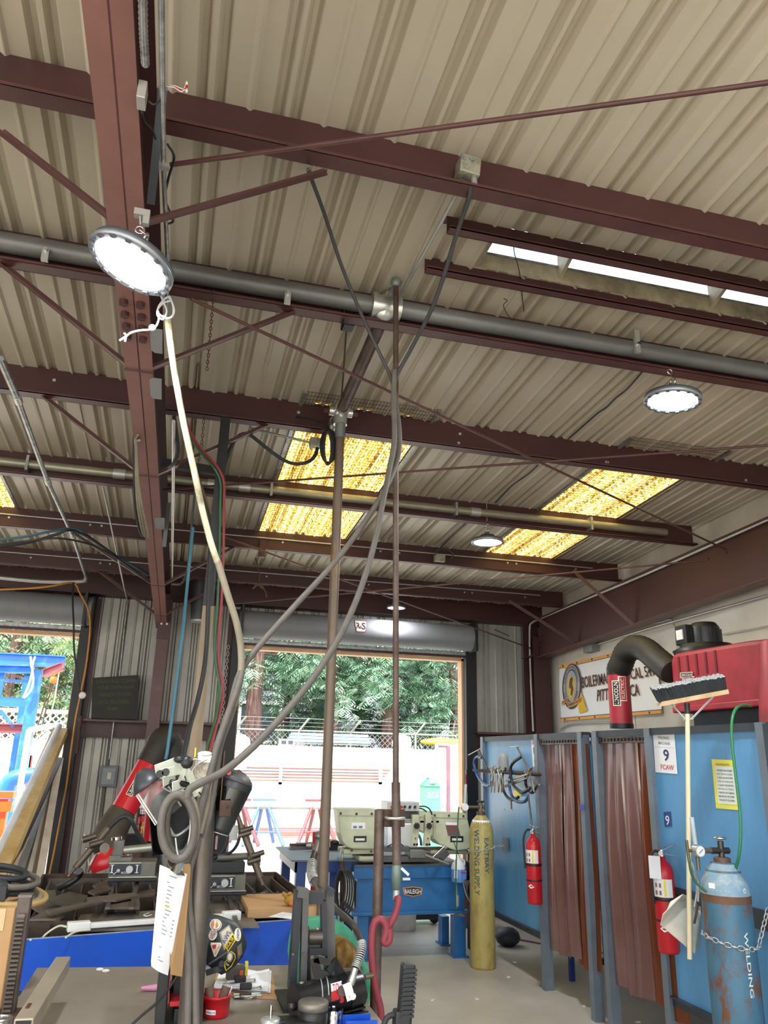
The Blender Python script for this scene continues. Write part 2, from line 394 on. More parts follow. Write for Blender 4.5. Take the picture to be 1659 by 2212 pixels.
XE = [XR-.05, XR-.05, 4.66, 4.62, 4.62, 4.62]
lbs = ['red-brown roof purlin nearest the camera, with the square junction box',
       'red-brown roof purlin that carries the big grey duct pipe',
       'deep red-brown roof purlin along the upper end of the yellow skylights',
       'red-brown roof purlin crossing the middle of the yellow skylights, galvanised pipe on it',
       'red-brown roof purlin along the lower end of the yellow skylights',
       'last red-brown roof purlin before the wall with the roller doors']
pur = []
for i, Y in enumerate(YP):
    hs = []
    if i in (2, 3, 4, 5):
        for x in ([.62, 1.75, 1.76, 2.9, 2.91, 4.1, -.9, -1.3] if i == 2 else [-1.6, -.9, -.8, .9, 1.9, 2.1, 3.3, 3.4, 4.1]):
            hs.append((x, .1 if i != 2 else random.choice((.06, .13))))
    pur.append(purlin(Y, -7.9, XE[i], .2 if i != 2 else .215, zb=zpk(ks[i], Y) - (0 if i != 2 else 0), label=lbs[i], holes=hs, g=None))
zb = CAM.z+2.25
p0 = PY(965, 510, 2.755).x; p1 = PY(917, 597, 3.065).x
purlin(2.755, p0, XR-.05, .095, .05, zb, label='short red-brown purlin on the near side of the open roof slot')
purlin(3.065, p1, XR-.05, .095, .05, zb, label='short red-brown purlin on the far side of the open roof slot')
b = MB(); b.bx(-7.9, XR, 9.46, 9.58, 3.52, 3.80)
b.bx(-7.9, XR, 9.40, 9.60, 3.50, 3.515)
b.thing('eave_beam', primer_dk, 'dark red-brown eave beam over the roller doors', 'beam')
# ---------------------------------------------------------------- left rafter
def xr_(Y): return -.318+.0165*(Y-2.415)
def zf_(Y): return CAM.z+1.74-.05*(Y-2.415)
b = MB(); ya, yb = -3.0, 9.38
raft = T('roof_rafter', 'pale red-brown steel rafter running from the top left down to the column', 'beam', (xr_(3), 3, zf_(3)))
b.prism([(xr_(ya)-.062, ya, zf_(ya)), (xr_(ya)+.062, ya, zf_(ya)), (xr_(yb)+.062, yb, zf_(yb)), (xr_(yb)-.062, yb, zf_(yb))], (0, 0, .008)); b.build('bottom_flange', primer_lit, raft)
b = MB(); b.prism([(xr_(ya), ya, zf_(ya)), (xr_(yb), yb, zf_(yb)), (xr_(yb), yb, zr(yb)-.2), (xr_(ya), ya, zr(ya)-.2)], (.006, 0, 0)); b.build('web', primer_dk, raft)
b = MB(); b.prism([(xr_(ya)-.06, ya, zr(ya)-.208), (xr_(ya)+.06, ya, zr(ya)-.208), (xr_(yb)+.06, yb, zr(yb)-.208), (xr_(yb)-.06, yb, zr(yb)-.208)], (0, 0, .008)); b.build('top_flange', primer_dk, raft)
gpaint = mat('grey_touch_up', '#8F9496', .5, 0, .08, 8)
for (px, py, w_) in ((328, 735, .075), (328, 838, .08), (340, 1130, .10)):
    pt = PP(px, py, (0, 2.415, zf_(2.415)), (0, .05, 1)); q = MB()
    q.prism([(pt.x+.03+a*w_*.5, pt.y+c*w_*1.3, zf_(pt.y+c*w_*1.3)-.002) for a, c in ((-1,-.8),(-.9,.8),(-.5,1),(.4,1),(.4,-1),(-.6,-1))], (0, 0, .001)); q.build('touch_up_patch', gpaint, raft)
# bolts of the splice on the flange behind the lamp
for i in range(4):
    for dx in (-.035, .03):
        yy = 2.86+i*.085; q = MB(); q.cyl((xr_(yy)+dx, yy, zf_(yy)), (xr_(yy)+dx, yy, zf_(yy)-.02), .018, 6); q.build('splice_bolt', primer_dk, raft)
# bands where the braces cross under the flange
for Y in (3.405, 4.69, 7.38, 8.67):
    q = MB(); q.bx(xr_(Y)-.066, xr_(Y)+.066, Y-.008, Y+.008, zf_(Y)-.004, zf_(Y)); q.build('brace_strap', primer, raft)
# column
cx = PY(349, 1400, 9.2).x
col = T('steel_column', 'red-brown steel column between the two roller doors, under the end of the rafter', 'column', (cx, 9.2, 0))
xl, xrr = PY(336, 1400, 9.1).x, PY(362, 1400, 9.1).x
b = MB(); b.bx(xl, xrr, 9.08, 9.09, 0, 3.25); b.build('front_flange', primer, col)
b = MB(); b.bx((xl+xrr)/2-.004, (xl+xrr)/2+.004, 9.09, 9.42, 0, 3.3); b.build('web', primer, col)
b = MB(); b.bx(xl, xrr, 9.42, 9.43, 0, 3.5); b.build('rear_flange', primer, col)
b = MB(); b.bx(xl-.004, xrr+.004, 9.066, 9.078, 2.98, 3.22); o = b.build('splice_plate', primer_dk, col)
for dx in (-.03, .03):
    q = MB(); q.cyl(((xl+xrr)/2+dx, 9.066, 3.15), ((xl+xrr)/2+dx, 9.05, 3.15), .014, 6); q.build('bolt', galvw, o)
# braces
BR = [(0, (0, 285, -1)), (0, (705, 372, 1)), (1, (0, 548, -1)), (1, (640, 660, 1)), (2, (92, 838, -1)), (2, (583, 905, 1)),
      (4, (155, 1135, -1)), (4, (510, 1170, 1)), (5, (212, 1222, -1)), (5, (495, 1250, 1))]
ords = ['nearest purlin', 'purlin that carries the grey duct', 'deep purlin above the skylights', '', 'purlin below the skylights', 'last purlin']
for i, (x, y, s_) in BR:
    Y = YP[i]; a = PY(x, y, Y-.03); a.z = min(a.z, zpk(ks[i], Y)+.005); c = V((xr_(Y)+s_*.06, Y-.03, zf_(Y)+.005))
    b = MB(); b.bar(c, a, .03, .004, 0); b.bar(c+V((0,.014,.014)), a+V((0,.014,.014)), .004, .03, 1)
    b.thing('flange_brace', [primer, primer], 'angle brace, rafter to '+ords[i]+(', on the skylight side' if s_ > 0 else ', on the conduit side'), 'brace', 'flange braces of the rafter')
# ---------------------------------------------------------------- right rafter and corner column
X4 = 4.5
A = PX(1157, 1344, X4); B_ = PX(1659, 1126, X4); Cc = PX(1261, 1389, X4); D = PX(1659, 1253, X4)
def ext(p, q, Y): t = (Y-p.y)/(q.y-p.y); return p+(q-p)*t
t0, t1 = ext(A, B_, 9.11), ext(A, B_, -3); q0, q1 = ext(Cc, D, 9.11), ext(Cc, D, -3)
rr = T('gable_rafter', 'deep red-brown rafter along the right wall above the banner', 'beam', (X4, 6, q0.z))
b = MB(); b.prism([q0, q1, t1, t0], (.008, 0, 0)); b.build('web', primer_dk, rr)
b = MB(); b.prism([q0+V((-.07,0,0)), q1+V((-.07,0,0)), q1+V((.08,0,0)), q0+V((.08,0,0))], (0, 0, -.01)); b.build('bottom_flange', primer, rr)
b = MB(); b.prism([t0+V((-.07,0,0)), t1+V((-.07,0,0)), t1+V((.08,0,0)), t0+V((.08,0,0))], (0, 0, .01)); b.build('top_flange', primer, rr)
for dz in (.04, .1, .16, .22, .28):
    q = MB(); q.cyl((X4, 9.06, q0.z+dz), (X4-.02, 9.06, q0.z+dz), .014, 6); q.build('bolt', primer, rr)
for px, py in ((1569,1193),(1530,1208)):
    pt = PX(px, py, X4); q = MB(); q.cyl(pt, pt+V((-.004,0,0)), .014, 8); q.build('bolt_hole', blackp, rr)
b = MB(); b.bx(4.42, 4.64, 9.14, 9.15, 0, 3.3); b.bx(4.53, 4.54, 9.15, 9.44, 0, 3.3); b.bx(4.42, 4.64, 9.44, 9.45, 0, 3.5); b.bx(4.40,4.66,9.12,9.46,3.05,3.06)
b.thing('corner_column', primer_dk, 'dark red-brown steel column in the far right corner', 'column')
for px, q_ in (((1100, 1298), (1245, 1390)), ((1238, 1232), (1368, 1350))):
    a = PY(*px, 8.3 if px[0] == 1100 else 7.3); c = PX(*q_, X4-.02); b = MB(); b.bar(a, c, .035, .004); b.bar(a, c, .004, .035)
    b.thing('flange_brace', primer, 'angle brace to the wall rafter, '+('lower one by the corner' if px[0] == 1100 else 'upper one further from the corner'), 'brace', 'braces of the wall rafter')
# girts
zg = PY(250, 1560, 9.5).z
for x0, x1, lb in ((DL+.1, xl, 'red-brown wall girt under the chalkboard'), (xrr, DM0-.1, 'red-brown wall girt between the column and the middle door'), (DM1+.1, 4.42, 'red-brown wall girt right of the middle door')):
    b = MB(); b.bx(x0, x1, 9.40, 9.59, zg+.02, zg+.026); b.bx(x0, x1, 9.40, 9.405, zg-.0, zg+.026, 0); b.bx(x0, x1, 9.584, 9.59, zg-.17, zg+.02, 1); b.bx(x0, x1, 9.50, 9.59, zg-.17, zg-.165, 1)
    b.thing('wall_girt', [primer, primer_dk], lb, 'girt')
# ---------------------------------------------------------------- roller doors
hood = mat('roller_hood', '#8C8E92', .6, .1, .06, 3, '#7E7F80', .3, .4, 3, stretch=(3,1,1))
timber = mat('door_timber', '#D9B08A', .7, 0, .1, 6)
def roller(name, x0, x1, zt, side):
    d = S(name); r = .165; cz = zt+.16; cy = YW-.21
    b = MB(); n = 14
    b.grid(lambda u, v: V((x0-.05+(x1-x0+.1)*u, cy-math.cos(PI*v*1.15-.3)*r, cz+math.sin(-PI*v*1.15+.3+PI)*-r)), 1, n); 
    b = MB(); b.cyl((x0-.06, cy, cz), (x1+.10, cy, cz), r, 28); b.build('hood', hood, d)
    b = MB(); b.bx(x0-.05, x1+.05, YW-.10, YW-.06, zt-.045, zt+.0); b.build('bottom_bar', galv, d)
    b = MB(); b.bx(x0, x1, YW-.085, YW-.05, zt-.075, zt-.045); b.build('weather_strip', primer_dk, d)
    b = MB(); b.bx(x0, x1, YW+.0, YW+.14, zt-.11, zt-.07); b.build('head_timber', timber, d)
    for x, s_ in ((x0, -1), (x1, 1)):
        b = MB(); b.bx(x-s_*.01, x+s_*.115, YW-.12, YW-.02, 0, zt+.35); b.bx(x+s_*.115, x+s_*.17, YW-.03, YW-.01, 0, zt+.35, 1); b.build('guide', [mat('guide_black', '#15181A', .5, 0, .1), primer_dk], d)
        b = MB(); b.bx(x-s_*.03, x, YW+.0, YW+.14, 0, zt-.08); b.build('jamb_timber', timber, d)
        b = MB(); b.bx(x+s_*.02, x+s_*.05, YW-.4, YW-.05, zt-.02, zt+.36); b.build('end_bracket', blackp, d)
        for zz in (1.2, 2.2): q = MB(); q.cyl((x+s_*.08, YW-.1, zz), (x+s_*.08, YW-.108, zz), .012, 6); q.build('bolt', galvw, d)
    return d
d1 = roller('door_1', -4.5, DL, ZD+.03, 1); d2 = roller('door_2', DM0, DM1, ZD, 1)
# badge on the hood: white shield, letters
yb_ = YW-.21-.168
b = MB()
pc = PY(780, 1352, yb_)
def hoodfn(u, v, w_, h_, cx_, cz_):
    a = (cz_-h_/2+h_*v-(ZD+.16))/.168; a = max(-.98, min(.98, a))
    return V((cx_-w_/2+w_*u, YW-.21-math.cos(math.asin(a))*.1685, ZD+.16+a*.168))
b = MB(); b.grid(lambda u, v: hoodfn(.5+(u-.5)*(1 if v > .5 else .72+.56*v), v, .155, .15, pc.x, pc.z), 6, 6); o = b.build('badge', red, d2)
b = MB(); b.grid(lambda u, v: hoodfn(.5+(u-.5)*(1 if v > .5 else .72+.56*v), v, .14, .135, pc.x, pc.z)+V((0,-.001,0)), 6, 6); b.build('badge_field', white, o)
text('R', lambda a, c: hoodfn(.08+.36*a, .25+.55*c, .14, .135, pc.x, pc.z)+V((0,-.003,0)), ink, o)
text('&', lambda a, c: hoodfn(.40+.18*a, .25+.30*c, .14, .135, pc.x, pc.z)+V((0,-.004,0)), red, o)
text('S', lambda a, c: hoodfn(.57+.36*a, .18+.65*c, .14, .135, pc.x, pc.z)+V((0,-.003,0)), ink, o)
text('671-7606', lambda a, c: hoodfn(a, c, .15, .03, pc.x, pc.z-.115)+V((0,-.003,0)), inkg, o)
# yellow/red sticker on the guides
warn = red
for (px, py, d, xx) in ((1011, 1690, d2, DM1+.06),):
    pt = PY(px, py, YW-.11); b = MB(); b.bx(pt.x-.028, pt.x+.028, YW-.104, YW-.101, pt.z-.02, pt.z+.09); b.build('warning_label', red, d)
    b = MB(); b.bx(pt.x-.028, pt.x+.028, YW-.104, YW-.101, pt.z-.12, pt.z-.02); b.build('warning_label', white, d)
    b = MB(); b.bx(pt.x-.028, pt.x+.028, YW-.104, YW-.101, pt.z+.09, pt.z+.15); b.build('warning_label', galvw, d)
pt = PY(118, 1695, YW-.11)
for z0_, z1_, m_ in ((-.03, .09, red), (-.17, -.03, white), (.09, .15, galvw)):
    b = MB(); b.bx(pt.x-.03, pt.x+.045, YW-.104, YW-.101, pt.z+z0_, pt.z+z1_); b.build('warning_label', m_, d1)
# door hand chain
b = MB(); b.chain([(DM0-.16, YW-.15, 3.0), (DM0-.17, YW-.15, .5)], .005, .05); b.thing('hand_chain', galvw, 'galvanised hand chain hanging beside the middle roller door', 'chain')
# ================================================================ YARD
stucco = mat('yard_wall_paint', '#EFE8DA', .8, 0, .04, 2)
YR = 21.0
def gz(Y): return 0
ztop = PY(600, 1613, YR).z
b = MB(); b.bx(-14, 16, YR, YR+.25, -.02, ztop-.02); b.bx(-14, 16, YR-.04, YR+.29, ztop-.02, ztop+.03)
b.thing('retaining_wall', stucco, 'cream retaining wall across the yard, with steel bars stored on brackets', 'wall')
for px, py in ((519, 1612), (870, 1612)):
    c = PY(px, py-6, YR-.02); b = MB(); b.bx(c.x-.2, c.x+.2, YR-.12, YR+.3, 0, c.z-.25)
    b.lathe((c.x, YR+.08, c.z-.25), [(.16,0),(.16,.06),(.24,.12),(.27,.25),(.24,.38),(.13,.46),(0,.5)], 20, 0)
    b.thing('gate_pillar', stucco, 'cream yard pillar with ball top, '+('beside the left edge of the middle doorway' if px < 600 else 'behind the thin riser pipe'), 'pillar')
# bank behind
b = MB(); b.add([(-30, YR+.3, ztop-.1), (40, YR+.3, ztop-.1), (40, 60, ztop+.6), (-30, 60, ztop+.6)], [(0,1,2,3)]); 
bank = b.build('bank', mat('bank_soil', '#6B6650', .9, 0, .2, 3)); tag(bank, kind='structure')
# steel rack brackets and bars
bracket = mat('bracket_paint', '#B5B2AA', .5, 0, .05)
for i, (px) in enumerate((600, 705, 812)):
    c = PY(px, 1688, YR); b = MB(); b.bx(c.x-.04, c.x+.04, YR-.5, YR, c.z-.05, c.z); b.bx(c.x-.04, c.x+.04, YR-.5, YR-.44, c.z-.05, c.z+.35)
    b.bar((c.x, YR-.45, c.z-.05), (c.x, YR-.02, c.z-.62), .07, .05)
    b.thing('wall_bracket', bracket, 'pale triangular bracket on the yard wall, '+('first from the left' if i == 0 else 'middle one behind the drop pipe' if i == 1 else 'last before the bars end'), 'bracket', 'brackets of the yard bar rack')
cols = ['#8E5E56', '#6C6E80', '#94625A', '#85665E', '#9C7066']
for i in range(5):
    a = PY(520-i*3, 1660+i*6, YR-.2); c = PY(845-i*7, 1664+i*6, YR-.2)
    b = MB(); b.tube([(a.x, YR-.08-i*.08, c.z), (c.x, YR-.08-i*.08, c.z)], .03, 6)
    b.thing('steel_bar', mat('bar%d' % i, cols[i], .6), 'rust-red steel bar on the yard brackets, number %s from the top' % ['one','two','three','four','five'][i], 'bar', 'steel bars on the yard wall')
# long pale pipe lying on trestles
a = PY(515, 1738, 17.5); c = PY(1000, 1752, 17.5); zt = a.z
b = MB(); b.tube([(a.x, 17.5, zt), (c.x+1.2, 17.5, zt)], .09, 12); b.thing('long_pipe', mat('pale_pipe', '#8F9494', .4, .2), 'long pale steel pipe lying across the trestles in the yard', 'pipe')
def trestle(cx_, m, lb, h=.84, r=.04):
    t = T('pipe_stand', lb, 'stand', (cx_, 17.5, 0), 'trestle stands under the long pipe')
    top = V((cx_, 17.5, h)); 
    for dx, dy in ((-.42,-.35),(.42,-.35),(-.1,.42),(.30,.35)):
        b = MB(); b.tube([top+V((dx*.12,0,0)), (cx_+dx, 17.5+dy, 0)], r, 6); b.build('leg', m, t)
    b = MB(); b.tube([(cx_-.27, 17.26, .25), (cx_+.27, 17.26, .25)], .02, 6); b.build('cross_bar', m, t)
    b = MB(); b.bar((cx_-.24, 17.5, h+.02), (cx_+.24, 17.5, h+.02), .09, .05); b.build('head', m, t)
redst = mat('stand_red', '#7E4446', .5); blst = mat('stand_blue', '#5570A8', .5)
trestle(PY(515, 1760, 17.5).x, redst, 'dull red trestle stand left of the blue one')
trestle(PY(568, 1760, 17.5).x, blst, 'pale blue trestle stand under the long pipe')
trestle(PY(682, 1760, 17.5).x, redst, 'dull red trestle stand beside the drop pipe')
for i in range(3):
    b = MB(); a = PY(560+i*20, 1797, 20-i*.5); b.bar((a.x, 20-i*.5, .06), (a.x+7, 20-i*.4, .06), .12, .1)
    b.thing('ground_bar', mat('bar%d' % i, cols[i], .6), ['nearest','middle','farthest'][2-i]+' of three rusty steel sections lying on the yard ground', 'bar', 'sections lying in the yard')
# green cabinet
gre = mat('mint_paint', '#5B9C7C', .5, 0, .05, 3)
gx0, gx1 = PY(917, 1730, 14.5).x, PY(951, 1730, 14.5).x; gt = PY(934, 1699, 14.5).z; ge = PY(934, 1683, 14.5).z
t = T('green_cabinet', 'mint green sheet metal cabinet with a sloping hipped top standing in the yard', 'cabinet', ((gx0+gx1)/2, 14.5, 0))
b = MB(); b.bx(gx0, gx1, 14.5, 14.8, 0, gt); b.build('body', gre, t, .01)
m_ = (gx0+gx1)/2
b = MB(); lo = [(gx0-.02, 14.48, gt), (gx1+.02, 14.48, gt), (gx1+.02, 14.82, gt), (gx0-.02, 14.82, gt)]; hi = [(m_-.06, 14.6, ge), (m_+.06, 14.6, ge), (m_+.06, 14.7, ge), (m_-.06, 14.7, ge)]
b.add(lo+hi, [(0,1,5,4),(1,2,6,5),(2,3,7,6),(3,0,4,7),(4,5,6,7),(3,2,1,0)]); b.build('top', mat('mint_dark', '#4E8F70', .5), t)
b = MB(); b.cyl((m_, 14.51, (gt+ge)/2+.02), (m_, 14.49, (gt+ge)/2+.0), .05, 12); b.build('badge', galvw, t)
text('355', quadfn((m_-.1, 14.495, gt-.2), (m_+.12, 14.495, gt-.2), (m_-.1, 14.495, gt-.1)), white, t)
# blue-grey stack behind the cabinet
b = MB(); c = PY(938, 1665, 16); b.bx(c.x-.1, c.x+.12, 16, 16.3, 0, c.z-.15); b.cyl((c.x, 16.15, c.z-.15), (c.x, 16.15, c.z+.13), .09, 12); b.bx(c.x-.1, c.x+.2, 15.9, 16.2, c.z-.35, c.z-.12)
b.thing('valve_stack', mat('pale_blue', '#9DB2D8', .5), 'pale blue valve assembly behind the green cabinet', 'valve')
a = PY(968, 1612, 15); b = MB(); b.tube([(a.x, 15, 0), (a.x, 15, a.z)], .04, 8); b.tube([(a.x, 15, a.z), (a.x-.2, 15, a.z)], .03, 6)
b.thing('yard_post', mat('plum_post', '#7A5560', .6), 'thin dark plum post right of the green cabinet', 'post')
# chain-link fence with barbed wire arms
YF = 23.5; fz0 = ztop; fz1 = PY(600, 1577, YF).z
t = T('chain_link_fence', 'galvanised chain-link fence with barbed wire above the yard wall', 'fence', (3, YF, fz0))
b = MB(); b.tube([(-2, YF, fz1), (14, YF, fz1)], .035, 6); b.build('top_rail', galvw, t)
for px in (510, 646, 758, 898, 1010):
    c = PY(px, 1580, YF); b = MB(); b.tube([(c.x, YF, fz0), (c.x, YF, fz1), (c.x+.25, YF-.2, fz1+.35)], .035, 6); b.build('post', galvw, t)
b = MB()
for k in range(3): b.tube([(-2, YF-.2+.06*k, fz1+.34-.11*k), (14, YF-.2+.06*k, fz1+.34-.11*k)], .007, 3, cap=False)
b.build('barbed_wire', galvw, t)
b = MB(); hgt = fz1-fz0+.4; st = .16
for i in range(int(13/st)):
    x = -.5+i*st
    b.tube([(x, YF, fz1), (x+hgt, YF, fz1-hgt)], .006, 3, cap=False); b.tube([(x+hgt, YF+.01, fz1), (x, YF+.01, fz1-hgt)], .006, 3, cap=False)
o = b.build('wire_netting', galvw, t); o['kind'] = 'stuff'
# guard rails stacked on a low rack
teal = mat('pale_teal', '#8FC3CC', .5, .1, .06, 4)
t = T('guard_rail_stack', 'stack of pale teal steel guard rails on a low rack beyond the yard wall', 'rails', (PY(710, 1600, 22).x, 22, ztop))
x0_, x1_ = PY(620, 1600, 22).x, PY(797, 1606, 22).x; z0_ = PY(700, 1606, 22).z
for k in range(3):
    b = MB(); z = z0_+.02+k*.085
    b.bx(x0_+k*.03, x1_-.04*k, 21.8, 22.15, z, z+.03); b.bx(x0_+k*.03, x1_-.04*k, 21.78, 21.82, z, z+.07); b.build('rail', teal, t)
b = MB(); b.bx(x0_, x1_, 21.85, 22.1, z0_-.03, z0_); b.build('rack_beam', galvw, t)
for k in range(5):
    x = x0_+.15+(x1_-x0_-.3)*k/4; b = MB(); b.bx(x-.025, x+.025, 21.9, 22.0, ztop-.3, z0_-.03); b.build('leg', galvw, t)
c = PY(960, 1613, 22); b = MB(); b.ball((c.x, 22, c.z+.12), (.75, .3, .12), 0, 14); b.thing('yellow_boat', mat('kayak_yellow', '#F2D84A', .5), 'flat yellow hull shape resting above the yard wall', 'boat')
c = PY(995, 1616, 20.5); b = MB(); b.bx(c.x-.5, c.x+.4, YR-.3, YR+.2, ztop+.03, ztop+.2); b.thing('wall_block', mat('grey_block', '#B9B4A8', .8), 'pale grey block on the yard wall by the plum post', 'block')
b = MB(); c = PY(619, 1611, 21.1)
b.bx(c.x-.2, c.x+.2, YR+.02, YR+.22, ztop+.03, ztop+.2); b.bx(c.x-.15, c.x-.03, YR+.0, YR+.24, ztop+.07, ztop+.16, 1); b.bx(c.x+.03, c.x+.15, YR+.0, YR+.24, ztop+.07, ztop+.16, 1)
b.thing('concrete_block', [mat('grey_block', '#B9B4A8', .8), dkgrey], 'hollow grey concrete block on the yard wall by the teal rails', 'block')
# overhead cable
b = MB(); b.tube(smooth_path(path(9.72, [(505,1378),(600,1390),(690,1393),(800,1398),(860,1410),(930,1422),(1008,1426)])), .012, 5); b.thing('yard_cable', dkgrey, 'dark cable sagging outside across the top of the middle doorway', 'cable')
# ---------------- trees
bark = mat('redwood_bark', '#8F6E66', .9, 0, .2, 6, '#5E4842', .5, .2, 5, stretch=(2.5,2.5,.25), bump=.6, bscale=18)
LM = [mat('leaf_a', '#86AE90', .6, 0, .25, 3), mat('leaf_b', '#A9C9AC', .6, 0, .2, 3), mat('leaf_c', '#5F8669', .7, 0, .25, 3)]  # leaf greens paled, white haze put into the colour
def spray(vs, fs, ms, c, L, droop, rng, wid=.5):
    """a drooping flat spray: a midrib and pinnate leaflets, thin rhombs"""
    az = rng.uniform(0, 2*PI); d = np.array([math.cos(az), math.sin(az), -droop]); d /= np.linalg.norm(d)
    s = np.cross(d, [0, 0, 1]); s /= np.linalg.norm(s)+1e-9; u = np.cross(s, d); mi = rng.choice([0, 0, 1, 1, 2])
    for k in range(4):
        o = c+d*L*(k/4.); l = L*wid*(1-.6*k/4)
        for sg in (-1, 1):
            e = o+d*l*.7+s*sg*l+np.array([0, 0, -.25*l]); n0 = len(vs); w_ = l*.16
            vs.extend([o, (o+e)/2+d*w_, e, (o+e)/2-d*w_]); fs.append((n0, n0+1, n0+2, n0+3)); ms.append(mi)
def tree(x, y, h, tr, zb, cr, z_lo, z_hi, n, lb, seed, mats=LM, group='redwoods beyond the fence', L=.42, lean=0, name='redwood_tree', hole=.0):
    rng = random.Random(seed)
    t = T(name, lb, 'tree', (x, y, zb), group)
    b = MB(); pts = [(x+lean*k/8+.05*math.sin(k*1.7+seed), y, zb+(h)*k/8) for k in range(9)]
    b.tube(pts, [tr*(1.25 if k == 0 else 1)*(1-.6*k/8) for k in range(9)], 14)
    # furrows
    o = b.build('trunk', bark, t)
    vs, fs, ms = [], [], []; bb = MB()
    nb = max(6, n//90)
    for i in range(nb):
        z = z_lo+(z_hi-z_lo)*((i+rng.random())/nb); az = rng.uniform(0, 2*PI); R_ = cr*rng.uniform(.55, 1)
        p0 = np.array([x, y, z]); p1 = np.array([x+R_*math.cos(az), y+R_*math.sin(az), z-R_*rng.uniform(.15, .5)])
        if i % 2 == 0: bb.tube([tuple(p0), tuple(p0*.5+p1*.5+np.array([0,0,.15])), tuple(p1)], [.045, .03, .01], 4, cap=False)
        for k in range(n//nb):
            q = rng.random()**.6; c = p0+(p1-p0)*q+np.array([rng.gauss(0, .26), rng.gauss(0, .26), rng.gauss(-.1, .26)])
            spray(vs, fs, ms, c, L*rng.uniform(.6, 1.2), rng.uniform(.1, 1.0), rng)
    bb.build('branches', bark, t)
    me = bpy.data.meshes.new('foliage'); me.from_pydata([tuple(q) for q in vs], [], fs)
    for q in mats: me.materials.append(q)
    me.polygons.foreach_set('material_index', ms)
    o = bpy.data.objects.new('foliage', me); C.objects.link(o); o.parent = t; o.location = (-x, -y, -zb); o['kind'] = 'stuff'
zbk = ztop+.1
def tx(px, Y): return PY(px, 1550, Y).x
tree(tx(549, 24.6), 24.6, 11, .25, zbk, 3.0, 4.2, 9.5, 3800, 'redwood with a thick furrowed trunk seen left in the middle doorway', 3)
tree(tx(716, 25.5), 25.5, 11, .24, zbk, 3.0, 4.4, 9.5, 3800, 'redwood whose trunk stands half hidden behind the drop pipe', 5)
tree(tx(842, 26), 26, 11, .28, zbk, 3.0, 4.5, 9.5, 3800, 'redwood with a split trunk just left of the thin riser pipe', 8)
tree(tx(985, 25.8), 25.8, 10, .24, zbk, 3.2, 3.2, 9.5, 3600, 'redwood at the right side of the middle doorway with low hanging sprays', 13)
for i, (px, Y, zl, lb) in enumerate(((620, 28.5, 2.4, 'bushy green tree between the first two redwood trunks'), (775, 29, 2.3, 'dense dark bush between the second and third redwood trunks'), (905, 28, 2.4, 'bushy tree right of the third redwood trunk'))):
    tree(tx(px, Y), Y, 6, .12, zbk, 2.2, zl+.4, 7, 1700, lb, 20+i, [LM[2], LM[0], mat('leaf_y', '#AEBF7C', .6, 0, .2, 3)], 'bushy trees behind the redwoods', name='bushy_tree')
LG = [mat('leaf_y', '#AEBF7C', .6, 0, .2, 3), LM[1], LM[0]]
tree(tx(10, 22), 22, 9, .2, 0, 3.0, 2.6, 8, 3000, 'leafy tree above the lattice fence at the far left', 31, LG, 'trees behind the blue gantry', name='leafy_tree')
tree(tx(125, 24), 24, 9, .2, 0, 3.0, 2.4, 8.5, 3000, 'leafy tree right of the blue gantry post', 37, LG, 'trees behind the blue gantry', name='leafy_tree')
tree(tx(-110, 23), 23, 9, .2, 0, 3.2, 2.6, 8, 2000, 'leafy tree beyond the edge of the left doorway', 38, LG, 'trees behind the blue gantry', name='leafy_tree')
# backdrop of far trees
def mass(x0, x1, Y, z0, z1, n, lb, seed):
    rng = random.Random(seed); vs, fs, ms = [], [], []
    for i in range(n):
        c = np.array([rng.uniform(x0, x1), Y+rng.uniform(0, 2.5), z0+(z1-z0)*rng.random()]); spray(vs, fs, ms, c, .75*rng.uniform(.6, 1.3), rng.uniform(.1, .9), rng, .55)
    b = MB(); b.v = [tuple(q) for q in vs]; b.f = [list(f) for f in fs]; b.m = ms; b.sm = [False]*len(fs)
    b.thing('foliage', LM, lb, 'foliage', kind='stuff')
mass(-2, 20, 36, 1.5, 12.5, 5500, 'distant green tree foliage above the grey houses', 51)
mass(-16, -3, 28, .5, 11, 4500, 'distant green foliage behind the left doorway trees', 52)
